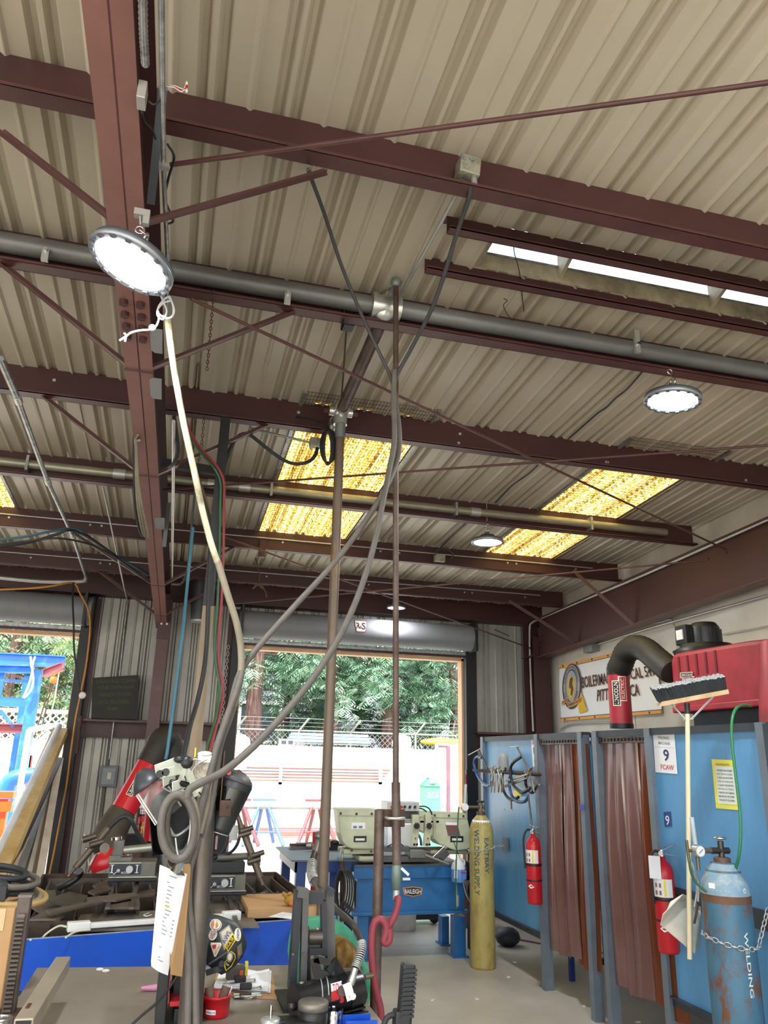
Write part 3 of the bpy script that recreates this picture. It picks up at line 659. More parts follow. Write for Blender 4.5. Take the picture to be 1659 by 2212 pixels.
# grey houses behind the redwoods
siding = mat('grey_siding', '#A2A5B4', .7, 0, .05, 2); sid2 = mat('grey_siding_dark', '#7C8290', .7, 0, .05, 2)
for i, (x0_, x1_, Y, h_, lb, wins) in enumerate(((tx(490, 32), tx(700, 32), 32, 6.1, 'grey-lavender house with a small white-framed window behind the first redwood', ((627, 1492, .9, .9), (560, 1560, 1.6, 1.5), (690, 1540, .8, 1.2))),
        (tx(780, 33), tx(1040, 33), 33, 5.9, 'grey-lavender house behind the third redwood with a white-framed window', ((950, 1540, .9, 1.2), (860, 1550, 1.3, 1.4))))):
    t = T('grey_house', lb, 'house', ((x0_+x1_)/2, Y, ztop), 'houses behind the trees')
    b = MB(); b.bx(x0_, x1_, Y, Y+6, ztop-.5, h_); b.build('walls', siding, t)
    b = MB(); b.prism([(x0_-.4, Y-.4, h_), (x0_-.4, Y+6.4, h_), (x0_-.4, Y+3, h_+2)], (x1_-x0_+.8, 0, 0)); b.build('roof', sid2, t)
    for k in range(14): q = MB(); z = ztop+.1+k*.28; q.bx(x0_, x1_, Y-.03, Y, z, z+.02); q.build('siding_board', siding, t)
    for px, py, w_, h2 in wins:
        c = PY(px, py, Y); q = MB()
        for a in (-1, 1): q.bx(c.x+a*w_/2-.06, c.x+a*w_/2+.06, Y-.09, Y-.02, c.z-h2/2, c.z+h2/2); q.bx(c.x-w_/2-.06, c.x+w_/2+.06, Y-.09, Y-.02, c.z+a*h2/2-.06, c.z+a*h2/2+.06)
        o = q.build('window', white, t); q = MB(); q.bx(c.x-w_/2, c.x+w_/2, Y-.04, Y-.01, c.z-h2/2, c.z+h2/2); q.build('pane', mat('dark_glass', '#39414A', .15), o)
# ---------------- left doorway
blue = mat('gantry_blue', '#2E6FD0', .35, 0, .08, 4, '#5C9BE8', .25, .2, 3)
YG = 15.5
t = T('blue_gantry', 'bright blue steel gantry frame outside the left doorway with straps over its top beam', 'gantry', (PY(60, 1600, YG).x, YG, 0))
def gb(name, p, q, w_, h_, m=None): b = MB(); b.bar(PY(*p), PY(*q), w_, h_); b.build(name, m or blue, t)
def ibeam(name, p, q, w_, h_, m):
    a, c = PY(*p), PY(*q); x, y, z = frame(c-a); b = MB()
    b.bar(a+y*h_/2, c+y*h_/2, w_, .02); b.bar(a-y*h_/2, c-y*h_/2, w_, .02); b.bar(a, c, .02, h_); b.build(name, m, t)
ibeam('top_beam', (-60, 1420, YG), (140, 1430, YG), .16, .19, blue)
ibeam('cross_beam', (-60, 1444, YG+.8), (72, 1446, YG+.8), .14, .13, blue)
a = PY(83, 1436, YG+.1); b = MB(); b.bx(a.x-.09, a.x+.09, YG-.0, YG+.18, 0, a.z-.1); b.build('post', blue, t)
a = PY(60, 1460, YG+.9); b = MB(); b.bx(a.x-.05, a.x+.05, YG+.8, YG+.95, 0, a.z); b.build('post', blue, t)
a = PY(8, 1450, YG+.9); b = MB(); b.bx(a.x-.04, a.x+.04, YG+.8, YG+.9, 0, a.z); b.build('post', blue, t)
gb('rail', (-60, 1468, YG+.3), (70, 1472, YG+.3), .05, .05); gb('rail', (-60, 1514, YG+.3), (62, 1518, YG+.3), .09, .16)
gb('brace', (0, 1535, YG+.3), (30, 1570, YG+.3), .06, .06)
ibeam('lower_beam', (-60, 1572, YG+.3), (70, 1574, YG+.3), .14, .14, mat('gantry_red', '#8C4242', .5))
ibeam('hoist_beam', (95, 1455, YG), (135, 1440, YG-.6), .1, .12, mat('gantry_red', '#8C4242', .5))
for pts in (((66,1418),(68,1440),(70,1450),(62,1480),(50,1508)), ((76,1418),(70,1440),(72,1470),(66,1492),(52,1508))):
    b = MB(); b.tube(smooth_path(path(YG-.15, pts)), .02, 6); b.build('strap', mat('strap', '#D8C6BC', .8), t)
c = PY(115, 1468, YG-.5); o = T('chain_hoist', 'small orange chain hoist hanging from the gantry end', 'hoist', (c.x, c.y, c.z-1.5))
b = MB(); b.lathe((c.x, c.y, c.z-.07), [(0,0),(.05,.01),(.065,.06),(.05,.12),(0,.13)], 14); b.build('body', orange, o)
b = MB(); b.ring((c.x, c.y, c.z+.1), (0,1,0), .03, .01, 10, 5); b.build('hook', orange, o)
b = MB(); b.tube([(c.x-.03, c.y, c.z-.05), (c.x-.16, c.y, c.z-.95)], .012, 4); b.tube([(c.x+.0, c.y, c.z-.05), (c.x-.08, c.y, c.z-.9)], .012, 4); b.build('load_chain', rust, o)
b = MB(); b.tube(path(YG-.5, [(129,1442),(118,1510),(104,1568)]), .012, 4); b.thing('yellow_rope', mat('rope', '#E0CFA0', .8), 'pale rope hanging from the end of the blue gantry', 'rope')
# lattice fence and low wall on the left
lat = mat('lattice_paint', '#D9C7C4', .7); YL = 19
t = T('lattice_fence', 'pale pink lattice fence behind the blue gantry', 'fence', (PY(60, 1600, YL).x, YL, 0))
za, zb_ = PY(60, 1625, YL).z, PY(60, 1540, YL).z; xa, xb_ = PY(-60, 1600, YL).x, PY(190, 1600, YL).x
b = MB(); b.bx(xa, xb_, YL-.03, YL+.03, zb_, zb_+.09); b.bx(xa, xb_, YL-.03, YL+.03, za-.06, za); b.build('rail', mat('lattice_rail', '#B98F88', .7), t)
b = MB(); hh = zb_-za
k = xa-hh
while k < xb_:
    b.bar((k, YL, za), (k+hh, YL, zb_), .03, .008, up=(0, 1, 0)); b.bar((k+hh, YL+.012, za), (k, YL+.012, zb_), .03, .008, up=(0, 1, 0)); k += .15
o = b.build('lattice', lat, t); o['kind'] = 'stuff'
b = MB(); b.bx(xa, xb_+.2, YL+.05, YL+.2, 0, za-.05); b.build('lower_wall', stucco, t)
# white frame
wf_ = mat('white_steel', '#DADAD6', .5)
t = T('steel_arch', 'white steel frame with an arched arm standing outside the left doorway', 'frame', (PY(50, 1700, 12.5).x, 12.5, 0))
b = MB(); b.bar(PY(63, 1576, 12.5), V((PY(63, 1576, 12.5).x, 12.5, 0)), .09, .07); b.build('post', wf_, t)
b = MB(); b.tube(smooth_path(path(12.5, [(62,1578),(90,1572),(135,1566)])), .045, 6); b.build('top_arm', wf_, t)
b = MB(); b.bar(PY(64, 1620, 12.5), PY(108, 1580, 12.5), .05, .05); b.build('brace', wf_, t)
# orange stand, blue pipe
t = T('orange_stand', 'bright orange steel stand at the left edge of the doorway', 'stand', (PY(8, 1760, 12).x, 12, 0))
a = PY(8, 1710, 12); b = MB(); b.bx(a.x-.35, a.x+.14, 11.9, 12.2, a.z-.08, a.z); b.bx(a.x-.35, a.x+.14, 11.9, 12.0, a.z-.25, a.z-.12); b.build('top', orange, t)
b = MB(); b.bx(a.x-.1, a.x+.08, 11.95, 12.1, 0, a.z-.1); b.build('leg', orange, t)
b = MB(); b.tube(smooth_path(path(14, [(10,1740),(15,1700),(30,1682),(60,1676),(80,1676)])), .13, 10); b.tube(path(14, [(76,1676),(84,1676)]), .18, 12); b.thing('blue_pipe_bend', blue, 'bright blue flanged pipe bend in the yard', 'pipe')
t = T('red_trestle', 'red and white barrier stand behind the white frame', 'stand', (PY(66, 1640, 17).x, 17, 0))
for dx in (-2, 6):
    b = MB(); a, c = PY(66+dx*.2, 1632, 17), PY(62+dx*1.6, 1690, 17); c.z = 0; b.bar(a, c, .05, .05); b.build('leg', mat('stand_redb', '#C04A44', .5), t)
b = MB(); b.bar(PY(58, 1648, 17), PY(76, 1648, 17), .03, .1); b.build('board', white, t)
# ================================================================ OVERHEAD PIPES, CABLES, LAMPS
# big grey duct on purlin two
a = PY(1100, 706, 3.33); zz = a.z
b = MB(); b.tube([(-7.8, 3.345, zz), (PY(815,662,3.34).x, 3.345, zz)], .047, 20); b.tube([(PY(845,662,3.34).x, 3.345, zz), (XR-.1, 3.345, zz)], .047, 20)
b.thing('grey_duct_pipe', ductg, 'long grey duct pipe running along the second purlin', 'pipe')
a = PY(1100, 1115, 6.02); z4 = a.z
t = T('galvanised_pipe', 'galvanised pipe clamped along the purlin over the skylights', 'pipe', (0, 6.02, z4-.04))
b = MB(); b.tube([(-7.8, 6.01, z4), (4.3, 6.01, z4)], .036, 16); b.build('run', mat('zinc_pipe', '#A19C86', .4, .5, .12, 6, '#7E8076', .4, .3, 4, stretch=(.5,1,1)), t)
for x in (-.62, .35, 2.35, .1): b = MB(); b.tube([(x, 6.01, z4), (x+.09, 6.01, z4)], .041, 16); b.build('coupling', galvw, t)
for x in (-1.25, .6, 2.2, 3.5): b = MB(); b.bx(x, x+.02, 5.965, 6.055, z4-.06, z4+.06); b.build('clamp', galv, t)
# strut clamps on purlin 2
for i, (px, py) in enumerate(((100, 560), (619, 652), (1370, 758))):
    c = PY(px, py, 3.32); t = T('strut_clamp', 'small galvanised clamp on the grey duct, '+('left of the big lamp' if i == 0 else 'at the end of a brace' if i == 1 else 'near the right-hand lamp'), 'clamp', c, 'clamps of the grey duct')
    b = MB(); b.bx(c.x-.015, c.x+.015, 3.28, 3.3, c.z-.03, c.z+(.11 if i == 2 else .03)); b.build('bracket', galvw, t)
    b = MB(); b.cyl((c.x, 3.28, c.z+.02), (c.x, 3.265, c.z+.02), .01, 6); b.build('bolt', chrome, t)
# branch: tee, sloping pipe, cross, cap, drop pipe
silver = mat('fitting_silver', '#C4C6C3', .3, .8, .1, 20)
tee = PY(830, 664, 3.34); XB = .855
t = T('air_line_branch', 'brown iron branch pipe with silver fittings hanging below the grey duct', 'pipe', (XB, 4, 3.7))
e0 = V((XB, 3.36, zz-.03)); e1 = PX(720, 925, XB); e1.y = min(e1.y, 4.6)
b = MB(); b.tube([tee+V((-.06,0,0)), tee+V((.07,0,0))], .062, 18); b.tube([tee+V((-.07,0,0)), tee+V((-.05,0,0))], .07, 18); b.tube([tee+V((.06,0,0)), tee+V((.08,0,0))], .07, 18); b.ball(tee+V((0,.02,-.02)), .07); b.tube([tee, tee+(e1-e0).normalized()*.11], .055, 16); b.build('tee_fitting', silver, t)
b = MB(); b.tube([e0, e1], .036, 18); b.build('branch_pipe', ironp, t)
b = MB(); d_ = (e1-e0).normalized(); b.tube([e1-d_*.05, e1], .046, 16); b.ball(e1-d_*.01, .044); b.build('end_cap', silver, t)
cr = e0+(e1-e0)*((PX(737,868,XB).y-e0.y)/(e1.y-e0.y))
b = MB(); b.tube([cr-d_*.06, cr+d_*.06], .048, 16); b.tube([cr+V((-.075,0,0)), cr+V((.075,0,0))], .03, 12); b.tube([cr, cr+V((0,0,-.09))], .044, 16); b.build('cross_fitting', silver, t)
for s_ in (-1, 1): b = MB(); b.tube([cr+V((s_*.07,0,0)), cr+V((s_*.11,0,0))], .016, 6); b.build('plug', rust, t)
dx_ = cr.x; 
b = MB(); b.tube([cr+V((0,0,-.06)), PY(735, 925, cr.y)], .024, 14); b.build('nipple', ironp_d, t)
lo = V((dx_+.02, cr.y, 0.0)); hi = PY(735, 925, cr.y)
b = MB(); b.tube([hi+V((0,0,.03)), hi+V((0,0,-.07))], .034, 14); b.build('coupling', mat('dull_zinc', '#7F8684', .5, .4, .15, 12), t)
b = MB(); b.tube([hi, lo], .0285, 14)
b.thing('drop_pipe', mat('drop_pipe_iron', '#6F6052', .5, .25, .18, 10, '#8C6F46', .25, .12, 22, stretch=(1,1,.25)), 'mottled brown iron drop pipe running down to the floor in the doorway', 'pipe')
# thin riser with valve
r0 = PY(855, 614, 3.2); r1 = PY(857, 1868, 3.22)
t = T('riser_pipe', 'thin brown riser pipe hanging in the middle with a grey-green valve at its lower end', 'pipe', (r1.x, r1.y, r1.z-.15))
b = MB(); b.tube([tee+V((.0,0,.03)), tee+V((.02,0,.08))], .032, 6); b.build('hex_bushing', silver, t)
b = MB(); b.tube(smooth_path([tee+V((.02,-.0,.05)), tee+V((.05,-.03,.14)), r0+V((-.005,0,.02))], 4), .017, 10); b.ball(r0+V((0,0,.01)), .027); b.build('elbow', mat('dull_zinc', '#7F8684', .5, .4, .15, 12), t)
m_ = PY(855, 1690, 3.22)
b = MB(); b.tube([r0, m_], .0135, 12); b.build('upper_tube', ironp, t); b = MB(); b.tube([m_, r1], .0185, 12); b.build('lower_tube', ironp, t)
gg = mat('valve_green', '#71817A', .5, .3, .15, 15)
b = MB(); b.lathe(r1+V((0,0,-.15)), [(.014,0.06),(.018,.06),(.018,.085),(.021,.09),(.021,.14),(.018,.15),(.018,.165),(.015,.17)], 10); b.build('valve_body', gg, t)
b = MB(); b.bar(r1+V((.015,-.01,-.01)), r1+V((.045,-.015,-.035)), .02, .010); b.bar(r1+V((.02,-.015,-.05)), r1+V((.05,-.015,-.05)), .014, .008); b.build('valve_handle', galvw, t)
b = MB(); b.tube([r1+V((0,0,-.09)), r1+V((0,0,-.125))], .014, 6); b.build('hose_fitting', galvw, t)
# red hose
hp = r1+V((0,0,-.12)); yh = 3.2
red_h = mat('red_rubber', '#8E3843', .55, 0, .12, 10)
pts = [hp]+path(yh, [(862,1945),(858,1965),(848,1990),(838,2008),(826,2030)])+path(yh-.05, [(812,2060),(806,2095),(808,2140),(818,2190),(822,2240)])
b = MB(); b.tube(smooth_path([hp]+path(yh, [(861,1945),(855,1972),(845,1992),(838,2006)]), 5), .0135, 10)
b.tube(smooth_path(path(yh-.05, [(838,2006),(842,2022),(838,2036),(829,2034),(834,2015),(832,1996),(822,1986),(811,1990),(805,2008),(803,2050),(806,2100),(812,2140),(822,2180),(824,2230)]), 5), .0135, 10)
b.thing('red_air_hose', red_h, 'red rubber air hose looped over the steel post below the valve', 'hose')
# steel post with plate
pl = PY(820, 1755, 3.26); b = MB()
t = T('steel_post', 'brown steel pipe post with a rusty plate clamped to the riser', 'post', (pl.x, 3.26, 0))
b.tube([(pl.x, 3.26, 0), (pl.x, 3.26, pl.z+.01)], .0205, 14); b.build('pipe', ironp, t)
a, c = PY(812, 1786, 3.26), PY(874, 1748, 3.26); b = MB(); b.bx(a.x, c.x, 3.25, 3.262, a.z, c.z); b.build('plate', rust, t, .004)
b = MB(); c = PY(858, 1768, 3.2); b.tube([c+V((-.035,.05,0)), c+V((-.035,-.0,0)), c+V((0,-.005,0)), c+V((.03,0,0)), c+V((.03,.05,0))], .006, 6); b.build('u_bolt', galvw, t)
b = MB(); b.bx(pl.x-.1, pl.x+.1, 3.16, 3.36, 0, .01); b.build('base_plate', rust, t)
# square junction box on purlin 1
c = PY(1010, 368, 2.36)
t = T('junction_box', 'grey square junction box with round knockouts on the nearest purlin', 'box', c)
bw = mat('box_grey', '#A7A595', .5, .3, .15, 14, '#7C7A6C', .4, .2, 20)
R_ = Matrix.Rotation(.1, 3, 'Y'); b = MB(); b.box(c+V((0,.0,0)), (.085, .075, .085), 0, R=R_); b.build('box', bw, t, .004)
for dx, dz in ((-.025,.022),(.005,.025),(-.02,-.02)):
    b = MB(); b.cyl(c+V((dx,-.037,dz)), c+V((dx,-.042,dz)), .012, 12); b.build('knockout', galv, t)
for dx, dy in ((-.02,-.02),(.02,-.02),(-.02,.015)):
    b = MB(); b.cyl(c+V((dx,dy,-.042)), c+V((dx,dy,-.047)), .012, 12); b.build('knockout', galv, t)
b = MB(); b.tube([c+V((.022,-.01,-.04)), c+V((.022,-.015,-.075))], .013, 8); b.build('cable_gland', galvw, t)
# conduit from box down to tee
b = MB(); b.tube(smooth_path([PY(1000, 395, 2.37), PY(992, 405, 2.4), PY(975, 440, 2.5), PX(868, 632, PY(868,632,3.3).x)], 4), .0085, 8); b.thing('thin_conduit', galvw, 'thin steel conduit running from the junction box towards the tee fitting', 'conduit')
# rods
def rod(p, q, r, lb, nm='tie_rod'): b = MB(); b.tube([p, q], r, 6); b.thing(nm, primer, lb, 'rod')
rod(PZ(368, 356, 3.72), PZ(1690, 174, 3.80), .009, 'thin red-brown tie rod crossing the roof in front of the nearest purlin')
rod(PZ(412, 645, 3.60), PX(1568, 1187, 4.48), .008, 'thin tie rod falling from the big lamp to the right wall rafter')
rod(PZ(352, 1058, 3.55), PZ(1659, 962, 3.62), .008, 'thin tie rod crossing in front of the yellow skylights')
rod(PZ(480, 1158, 3.52), PX(1150, 1402, 4.48), .008, 'thin tie rod falling to the far right corner')
rod(PZ(452, 1309, 3.3), PX(1530, 1210, 4.48), .008, 'thin tie rod just above the middle roller door')
rod(PX(1105, 1376, 4.4), PZ(1068, 1360, 3.3), .006, 'short tie rod end at the far right corner')
# lamps
lens = mat('lamp_lens', '#FFFFFF', .4, emit='#F4F8FF', estr=22)
lampm = mat('lamp_body', '#5A5F66', .5, .3)
ring_m = mat('lamp_rim', '#9AA0A8', .35, .5)
def lamp(c, tilt, lb, hook, light=30, detail=True, D=.125, emis=None):
    t = T('high_bay_lamp', lb, 'lamp', c, 'round high-bay lamps')
    ax = V(tilt).normalized(); x, y, z = frame(ax, (0, 1, 0)); c = V(c)
    b = MB(); b.lathe(c, [(.0, .055), (D*.5, .055), (D*.62, .03), (D*1.1, .018), (D*1.13, .0), (D*1.0, -.004)], 32, 0, ax); b.build('housing', lampm, t)
    b = MB(); b.lathe(c, [(D*1.13, 0), (D*1.13, -.012), (D*.96, -.012), (D*.94, .0)], 32, 0, ax); b.build('rim', ring_m, t)
    b = MB(); b.lathe(c, [(0, -.009), (D*.94, -.007)], 32, 0, ax, False); b.build('lens', emis or lens, t)
    if detail:
        for k in range(16):
            a = 2*PI*k/16; p = c+(x*math.cos(a)+y*math.sin(a))*D*1.04; b = MB(); b.obox(p-z*.013, (x*math.cos(a)+y*math.sin(a), z, x*-math.sin(a)+y*math.cos(a)), (.008, .004, .009)); b.build('rim_clip', lampm, t)
    top = c+z*.055
    b = MB(); b.cyl(top, top+z*.03, .02, 10); b.build('eye_bolt_base', lampm, t)
    b = MB(); b.ring(top+z*.045, x, .02, .004, 14, 6); b.tube([top+z*.06, V(hook)], .003, 5); b.ring(V(hook), (0, 1, 0), .014, .003, 12, 5); b.build('hook', chrome, t)
    ld = bpy.data.lights.new('lamp_light', 'AREA'); ld.shape = 'DISK'; ld.size = D*1.9; ld.energy = light; ld.color = (.93, .97, 1)
    lo_ = bpy.data.objects.new('lamp_light', ld); C.objects.link(lo_); lo_.parent = t; lo_.location = (-z*.02); lo_.rotation_euler = z.to_track_quat('Z', 'Y').to_euler(); lo_['_o'] = t['_o']
    return t
L1 = CAM+ray(285, 567)*(.25*1665/168)
hk = PY(302, 497, L1.y)
lamp(L1, (.33, .0, 1), 'brightest round high-bay lamp, hanging tilted from the rafter top left', hk, 22)
L2 = CAM+ray(1453, 863)*(.25*1665/106); lamp(L2, (.08, -.05, 1), 'round high-bay lamp below the duct pipe at the right', PY(1447, 803, L2.y), 22)
L3 = CAM+ray(1053, 1170)*(.25*1665/62); lamp(L3, (0, 0, 1), 'round high-bay lamp between the two yellow skylights', PY(1052, 1135, L3.y), 22, False)
b = MB(); c = PY(1052, 1135, L3.y); b.tube([c, (c.x, c.y, zr(c.y))], .004, 5); b.thing('hook_wire', galvw, 'short wire from the roof to the lamp between the skylights', 'wire')
L4 = PY(856, 1312, 9.05)
b = MB(); c = PY(856, 1290, 9.05); b.tube([c, (c.x, c.y, zr(c.y))], .004, 5); b.thing('hook_wire', galvw, 'short wire from the roof to the lamp by the roller hood', 'wire'); lamp(L4, (0, 0, 1), 'small looking round lamp in front of the middle roller hood', PY(856, 1290, 9.05), 6, False, .105)
# beam clamp that carries the first lamp
b = MB(); c = PY(307, 462, L1.y); b.bx(c.x-.025, c.x+.025, c.y-.012, c.y+.012, c.z-.012, c.z+.012); b.bx(c.x+.005, c.x+.025, c.y-.01, c.y+.01, c.z-.04, c.z-.01); b.tube([c+V((-.005,0,-.01)), hk+V((0,0,.02))], .004, 5)
b.thing('beam_clamp', galvw, 'small galvanised beam clamp above the brightest lamp', 'clamp')
b = MB(); b.bar(PY(326, 438, 2.5), PY(352, 190, 2.0), .028, .016); b.thing('grey_strut', mat('strut_grey', '#7C868C', .5, .2), 'grey steel strut beside the rafter above the brightest lamp', 'strut')
# conduits and box at the rafter's side
b = MB(); b.tube([PY(348, -30, 1.35), PY(352, 250, 1.92), PY(353, 360, 2.2), PY(362, 560, 2.75), PY(360, 700, 3.2)], .008, 8); b.thing('rafter_conduit', galv, 'steel conduit running along the right side of the rafter', 'conduit')
b = MB(); pts = [PY(308, -30, 1.42), PY(310, 70, 1.58), PY(314, 140, 1.7)]; b.tube(smooth_path(pts, 16), [.010+.002*(k % 2) for k in range(33)], 8); b.thing('flexible_conduit', galv, 'ribbed flexible conduit at the top of the rafter', 'conduit')
c = PY(307, 203, 1.83); t = T('switch_box', 'small galvanised electrical box on the rafter with loose wires', 'box', c)
b = MB(); b.bx(c.x-.012, c.x+.012, c.y-.02, c.y+.03, c.z-.03, c.z+.03); b.build('box', galvw, t, .002)
b = MB(); b.tube(smooth_path([c+V((.02,0,-.02)), c+V((.035,.0,-.028)), c+V((.05,0,-.01))], 4), .003, 5); b.build('cord', black_r, t)
for k, m_ in enumerate((white, red, white)):
    b = MB(); pp = path(1.85, [(360, 186), (378, 186+k*2), (393, 192+k*3), (403, 196-k*8)]); b.tube(smooth_path(pp, 4), .0018, 5, 0); b.ball(pp[-1], (.004,.004,.008)); b.build('loose_wire', m_, t)
b = MB(); b.tube(smooth_path([PY(305,230,1.85), PY(312,262,2.0), PY(328,280,2.1), PY(336,300,2.15)], 5), .004, 6); b.thing('short_cable', black_r, 'short black cord below the small electrical box on the rafter', 'cord')
b = MB(); b.tube(smooth_path([PY(362,312,2.12), PY(376,340,2.2), PY(364,385,2.32), PY(357,430,2.45), PY(374,475,2.6), PY(362,484,2.62)], 5), .0045, 6); b.thing('lamp_wire', black_r, 'black cord looping down the rafter conduit to the lamp', 'cord')
c = PY(356, 360, 2.18); b = MB(); b.bx(c.x-.018, c.x+.014, c.y-.012, c.y+.012, c.z-.008, c.z+.008); b.thing('conduit_strap', silver, 'bright silver strap where the tie rod meets the conduit', 'clamp')
# white lamp wires
t = T('coiled_wires', 'coiled white lamp wires with bare ends hanging under the brightest lamp', 'wires', PY(355, 700, 2.45))
ww = mat('white_wire', '#C9CCD2', .5)
for pts in ([(345,632),(352,650),(360,672),(352,690),(340,680),(344,660),(362,642),(372,655),(376,675),(364,688),(350,682)], [(366,640),(374,662),(372,684),(355,686),(340,672),(352,655),(368,650)],
            [(342,672),(343,690),(336,706),(325,712),(302,714),(283,719),(272,727),(258,736)], [(272,727),(270,738)], [(274,726),(268,720)]):
    b = MB(); b.tube(smooth_path(path(2.45, pts), 5), .0036, 6); b.build('wire', ww, t)
b = MB(); c = PY(329, 708, 2.45); b.ball(c, (.012, .01, .012)); b.build('knot', ww, t)
b = MB(); b.tube(smooth_path(path(2.43, [(313,612),(314,628),(330,636),(350,632),(366,622)])), .0035, 6); b.build('wire', ww, t)
# black drop cables
def cable(pts, r, m, lb, nm='cable', cat='cable', Y=3.2, n=6, k=8):
    b = MB(); b.tube(smooth_path(path(Y, pts), n), r, k); return b.thing(nm, m, lb, cat)
hb = mat('dark_cable', '#3E3F42', .6, 0, .1, 20)
cable([(666,366,2.42),(672,385,2.5),(700,460,2.7),(740,580,2.9),(790,700,3.05),(840,805,3.1),(848,830,3.1)], .0085, hb, 'dark cable dropping from the nearest purlin to the middle bundle', 'drop_cable')
cable([(1016,400,2.35),(1012,430,2.4),(985,510,2.55),(940,650,2.8),(890,750,3.0),(858,810,3.1),(850,850,3.1)], .0095, hb, 'dark cable dropping from the square junction box to the middle bundle', 'drop_cable')
cable([(848,815,3.12),(853,860,3.12),(862,920,3.1),(862,975,3.1),(845,1030,3.05),(800,1110,3.0),(725,1212,2.95),(640,1305,2.9),(560,1395,2.85),(518,1455,2.82),(497,1530,2.8),(478,1600,2.78),(465,1680,2.76),(452,1760,2.75),(440,1810,2.75)], .0115, hose_g, 'grey hose swooping from the riser down to the pole, upper of the pair', 'grey_hose', 'hose')
cable([(852,800,3.08),(850,870,3.08),(852,950,3.06),(840,1020,3.05),(826,1090,3.0),(812,1160,2.98),(790,1240,2.95),(760,1320,2.9),(725,1390,2.85),(680,1460,2.8),(620,1535,2.74),(550,1610,2.68),(485,1665,2.62),(432,1692,2.58),(410,1705,2.57),(405,1722,2.57)], .0125, hose_g, 'grey hose sagging lowest from the riser to the coil on the pole', 'grey_hose', 'hose')
cable([(362,688,2.5),(368,740,2.52),(378,810,2.55),(398,920,2.6),(420,1020,2.65),(437,1100,2.7),(455,1170,2.72),(470,1215,2.74)], .0115, hose_w, 'pale yellowish hose hanging from beside the brightest lamp', 'pale_hose', 'hose')
cable([(470,1212,2.74),(492,1285,2.76),(512,1350,2.78),(521,1410,2.8),(518,1470,2.8),(500,1540,2.8),(478,1600,2.78),(462,1660,2.77),(447,1740,2.75),(430,1800,2.74)], .0125, hose_t, 'dusty braided hose continuing from the pale hose down to the pole', 'braided_hose', 'hose')
cable([(523,1450,2.78),(512,1490,2.77),(490,1550,2.76),(470,1610,2.75),(452,1680,2.74),(436,1740,2.73),(425,1790,2.73),(412,1835,2.73),(400,1870,2.73),(396,1950,2.73),(400,2010,2.73),(408,2080,2.73),(405,2230,2.70)], .012, hose_g, 'grey hose running down the front of the pole', 'grey_hose', 'hose')
cable([(505,1525,2.78),(480,1590,2.77),(462,1650,2.76),(447,1720,2.76),(440,1780,2.76),(425,1830,2.75),(410,1880,2.74),(408,1950,2.74),(415,2010,2.74),(421,2080,2.73),(424,2230,2.70)], .0115, hose_g, 'grey hose running down beside the pole to the bench', 'grey_hose', 'hose')
# coil on the pole
t = T('hose_coil', 'oval coil of dusty hose hung on a hook at the pole', 'hose', PY(385, 1860, 2.6))
for k, (rx, ry, dd) in enumerate(((36, 70, 0), (30, 62, .03), (33, 66, .055))):
    pts = [PY(384+k*4+rx*math.cos(a), 1786-k*3+ry*math.sin(a), 2.6+dd) for a in [2*PI*i/28 for i in range(28)]]
    b = MB(); b.tube(pts, .0125, 8, closed=True); b.build('turn', hose_g if k != 2 else hose_t, t)
# chain
b = MB(); b.chain([PY(462,625,3.3), PY(456,700,3.4), PY(447,800,3.5)], .002, .02); b.thing('hanging_chain', rust, 'thin rusty chain hanging below the duct pipe', 'chain')
b = MB(); b.chain([PY(441,900,4.55), PY(436,960,4.6), PY(428,1000,4.6)], .002, .025); b.thing('hanging_chain', rust, 'thin rusty chain below the deep purlin beside the black hanger post', 'chain')
# bracket + rod at 750,690
c = PY(749, 690, 3.42); t = T('pipe_hanger', 'black angle hanger with a thin rod above the branch pipe', 'hanger', c)
b = MB(); b.bx(c.x-.03, c.x+.03, 3.36, 3.42, c.z+.02, c.z+.028); b.bx(c.x-.03, c.x-.024, 3.36, 3.42, c.z-.07, c.z+.028); b.bx(c.x-.03, c.x+.03, 3.36, 3.42, c.z-.07, c.z-.064); b.build('bracket', blackp, t)
b = MB(); b.tube([c+V((0,0,-.06)), cr+V((0,0,.04))], .005, 6); b.build('rod', rust, t)
# black coiled cord and small box at (690,980)
t = T('cord_bundle', 'black cord coiled in long loops below the branch pipe end', 'cord', PY(708, 1004, 4.4))
for k in range(5):
    w_ = 8+k*2.2; pts = [PY(708+w_*math.cos(a)+k*.4, 968+36*math.sin(a)-k, 4.4+k*.012) for a in [2*PI*i/20 for i in range(20)]]
    b = MB(); b.tube(pts, .008, 6, closed=True); b.build('loop', black_r, t)
b = MB(); b.tube(smooth_path([PY(706,935,4.4), PY(690,915,4.45), PY(665,905,4.55), PY(640,900,4.62)], 4), .008, 6); b.build('tail', black_r, t)
c = PY(682, 957, 4.75); t = T('receptacle_box', 'small grey outlet box on thin conduit beside the left skylight', 'box', c)
b = MB(); b.bx(c.x-.04, c.x+.05, 4.72, 4.78, c.z-.03, c.z+.03); b.build('box', bw, t, .004)
b = MB(); b.tube([c+V((-.04,0,0)), PY(600, 940, 4.85), PY(540, 925, 4.9)], .009, 6); b.build('conduit', galvw, t)
cable([(686,968,4.72),(680,985,4.7),(665,998,4.7),(640,1002,4.7),(615,995,4.7),(585,975,4.7),(560,955,4.7),(540,940,4.7),(522,938,4.7),(505,955,4.7),(490,990,4.7),(478,1040,4.7)], .012, black_r, 'thick black cable drooping from the outlet box to the hanger post', 'black_cable')
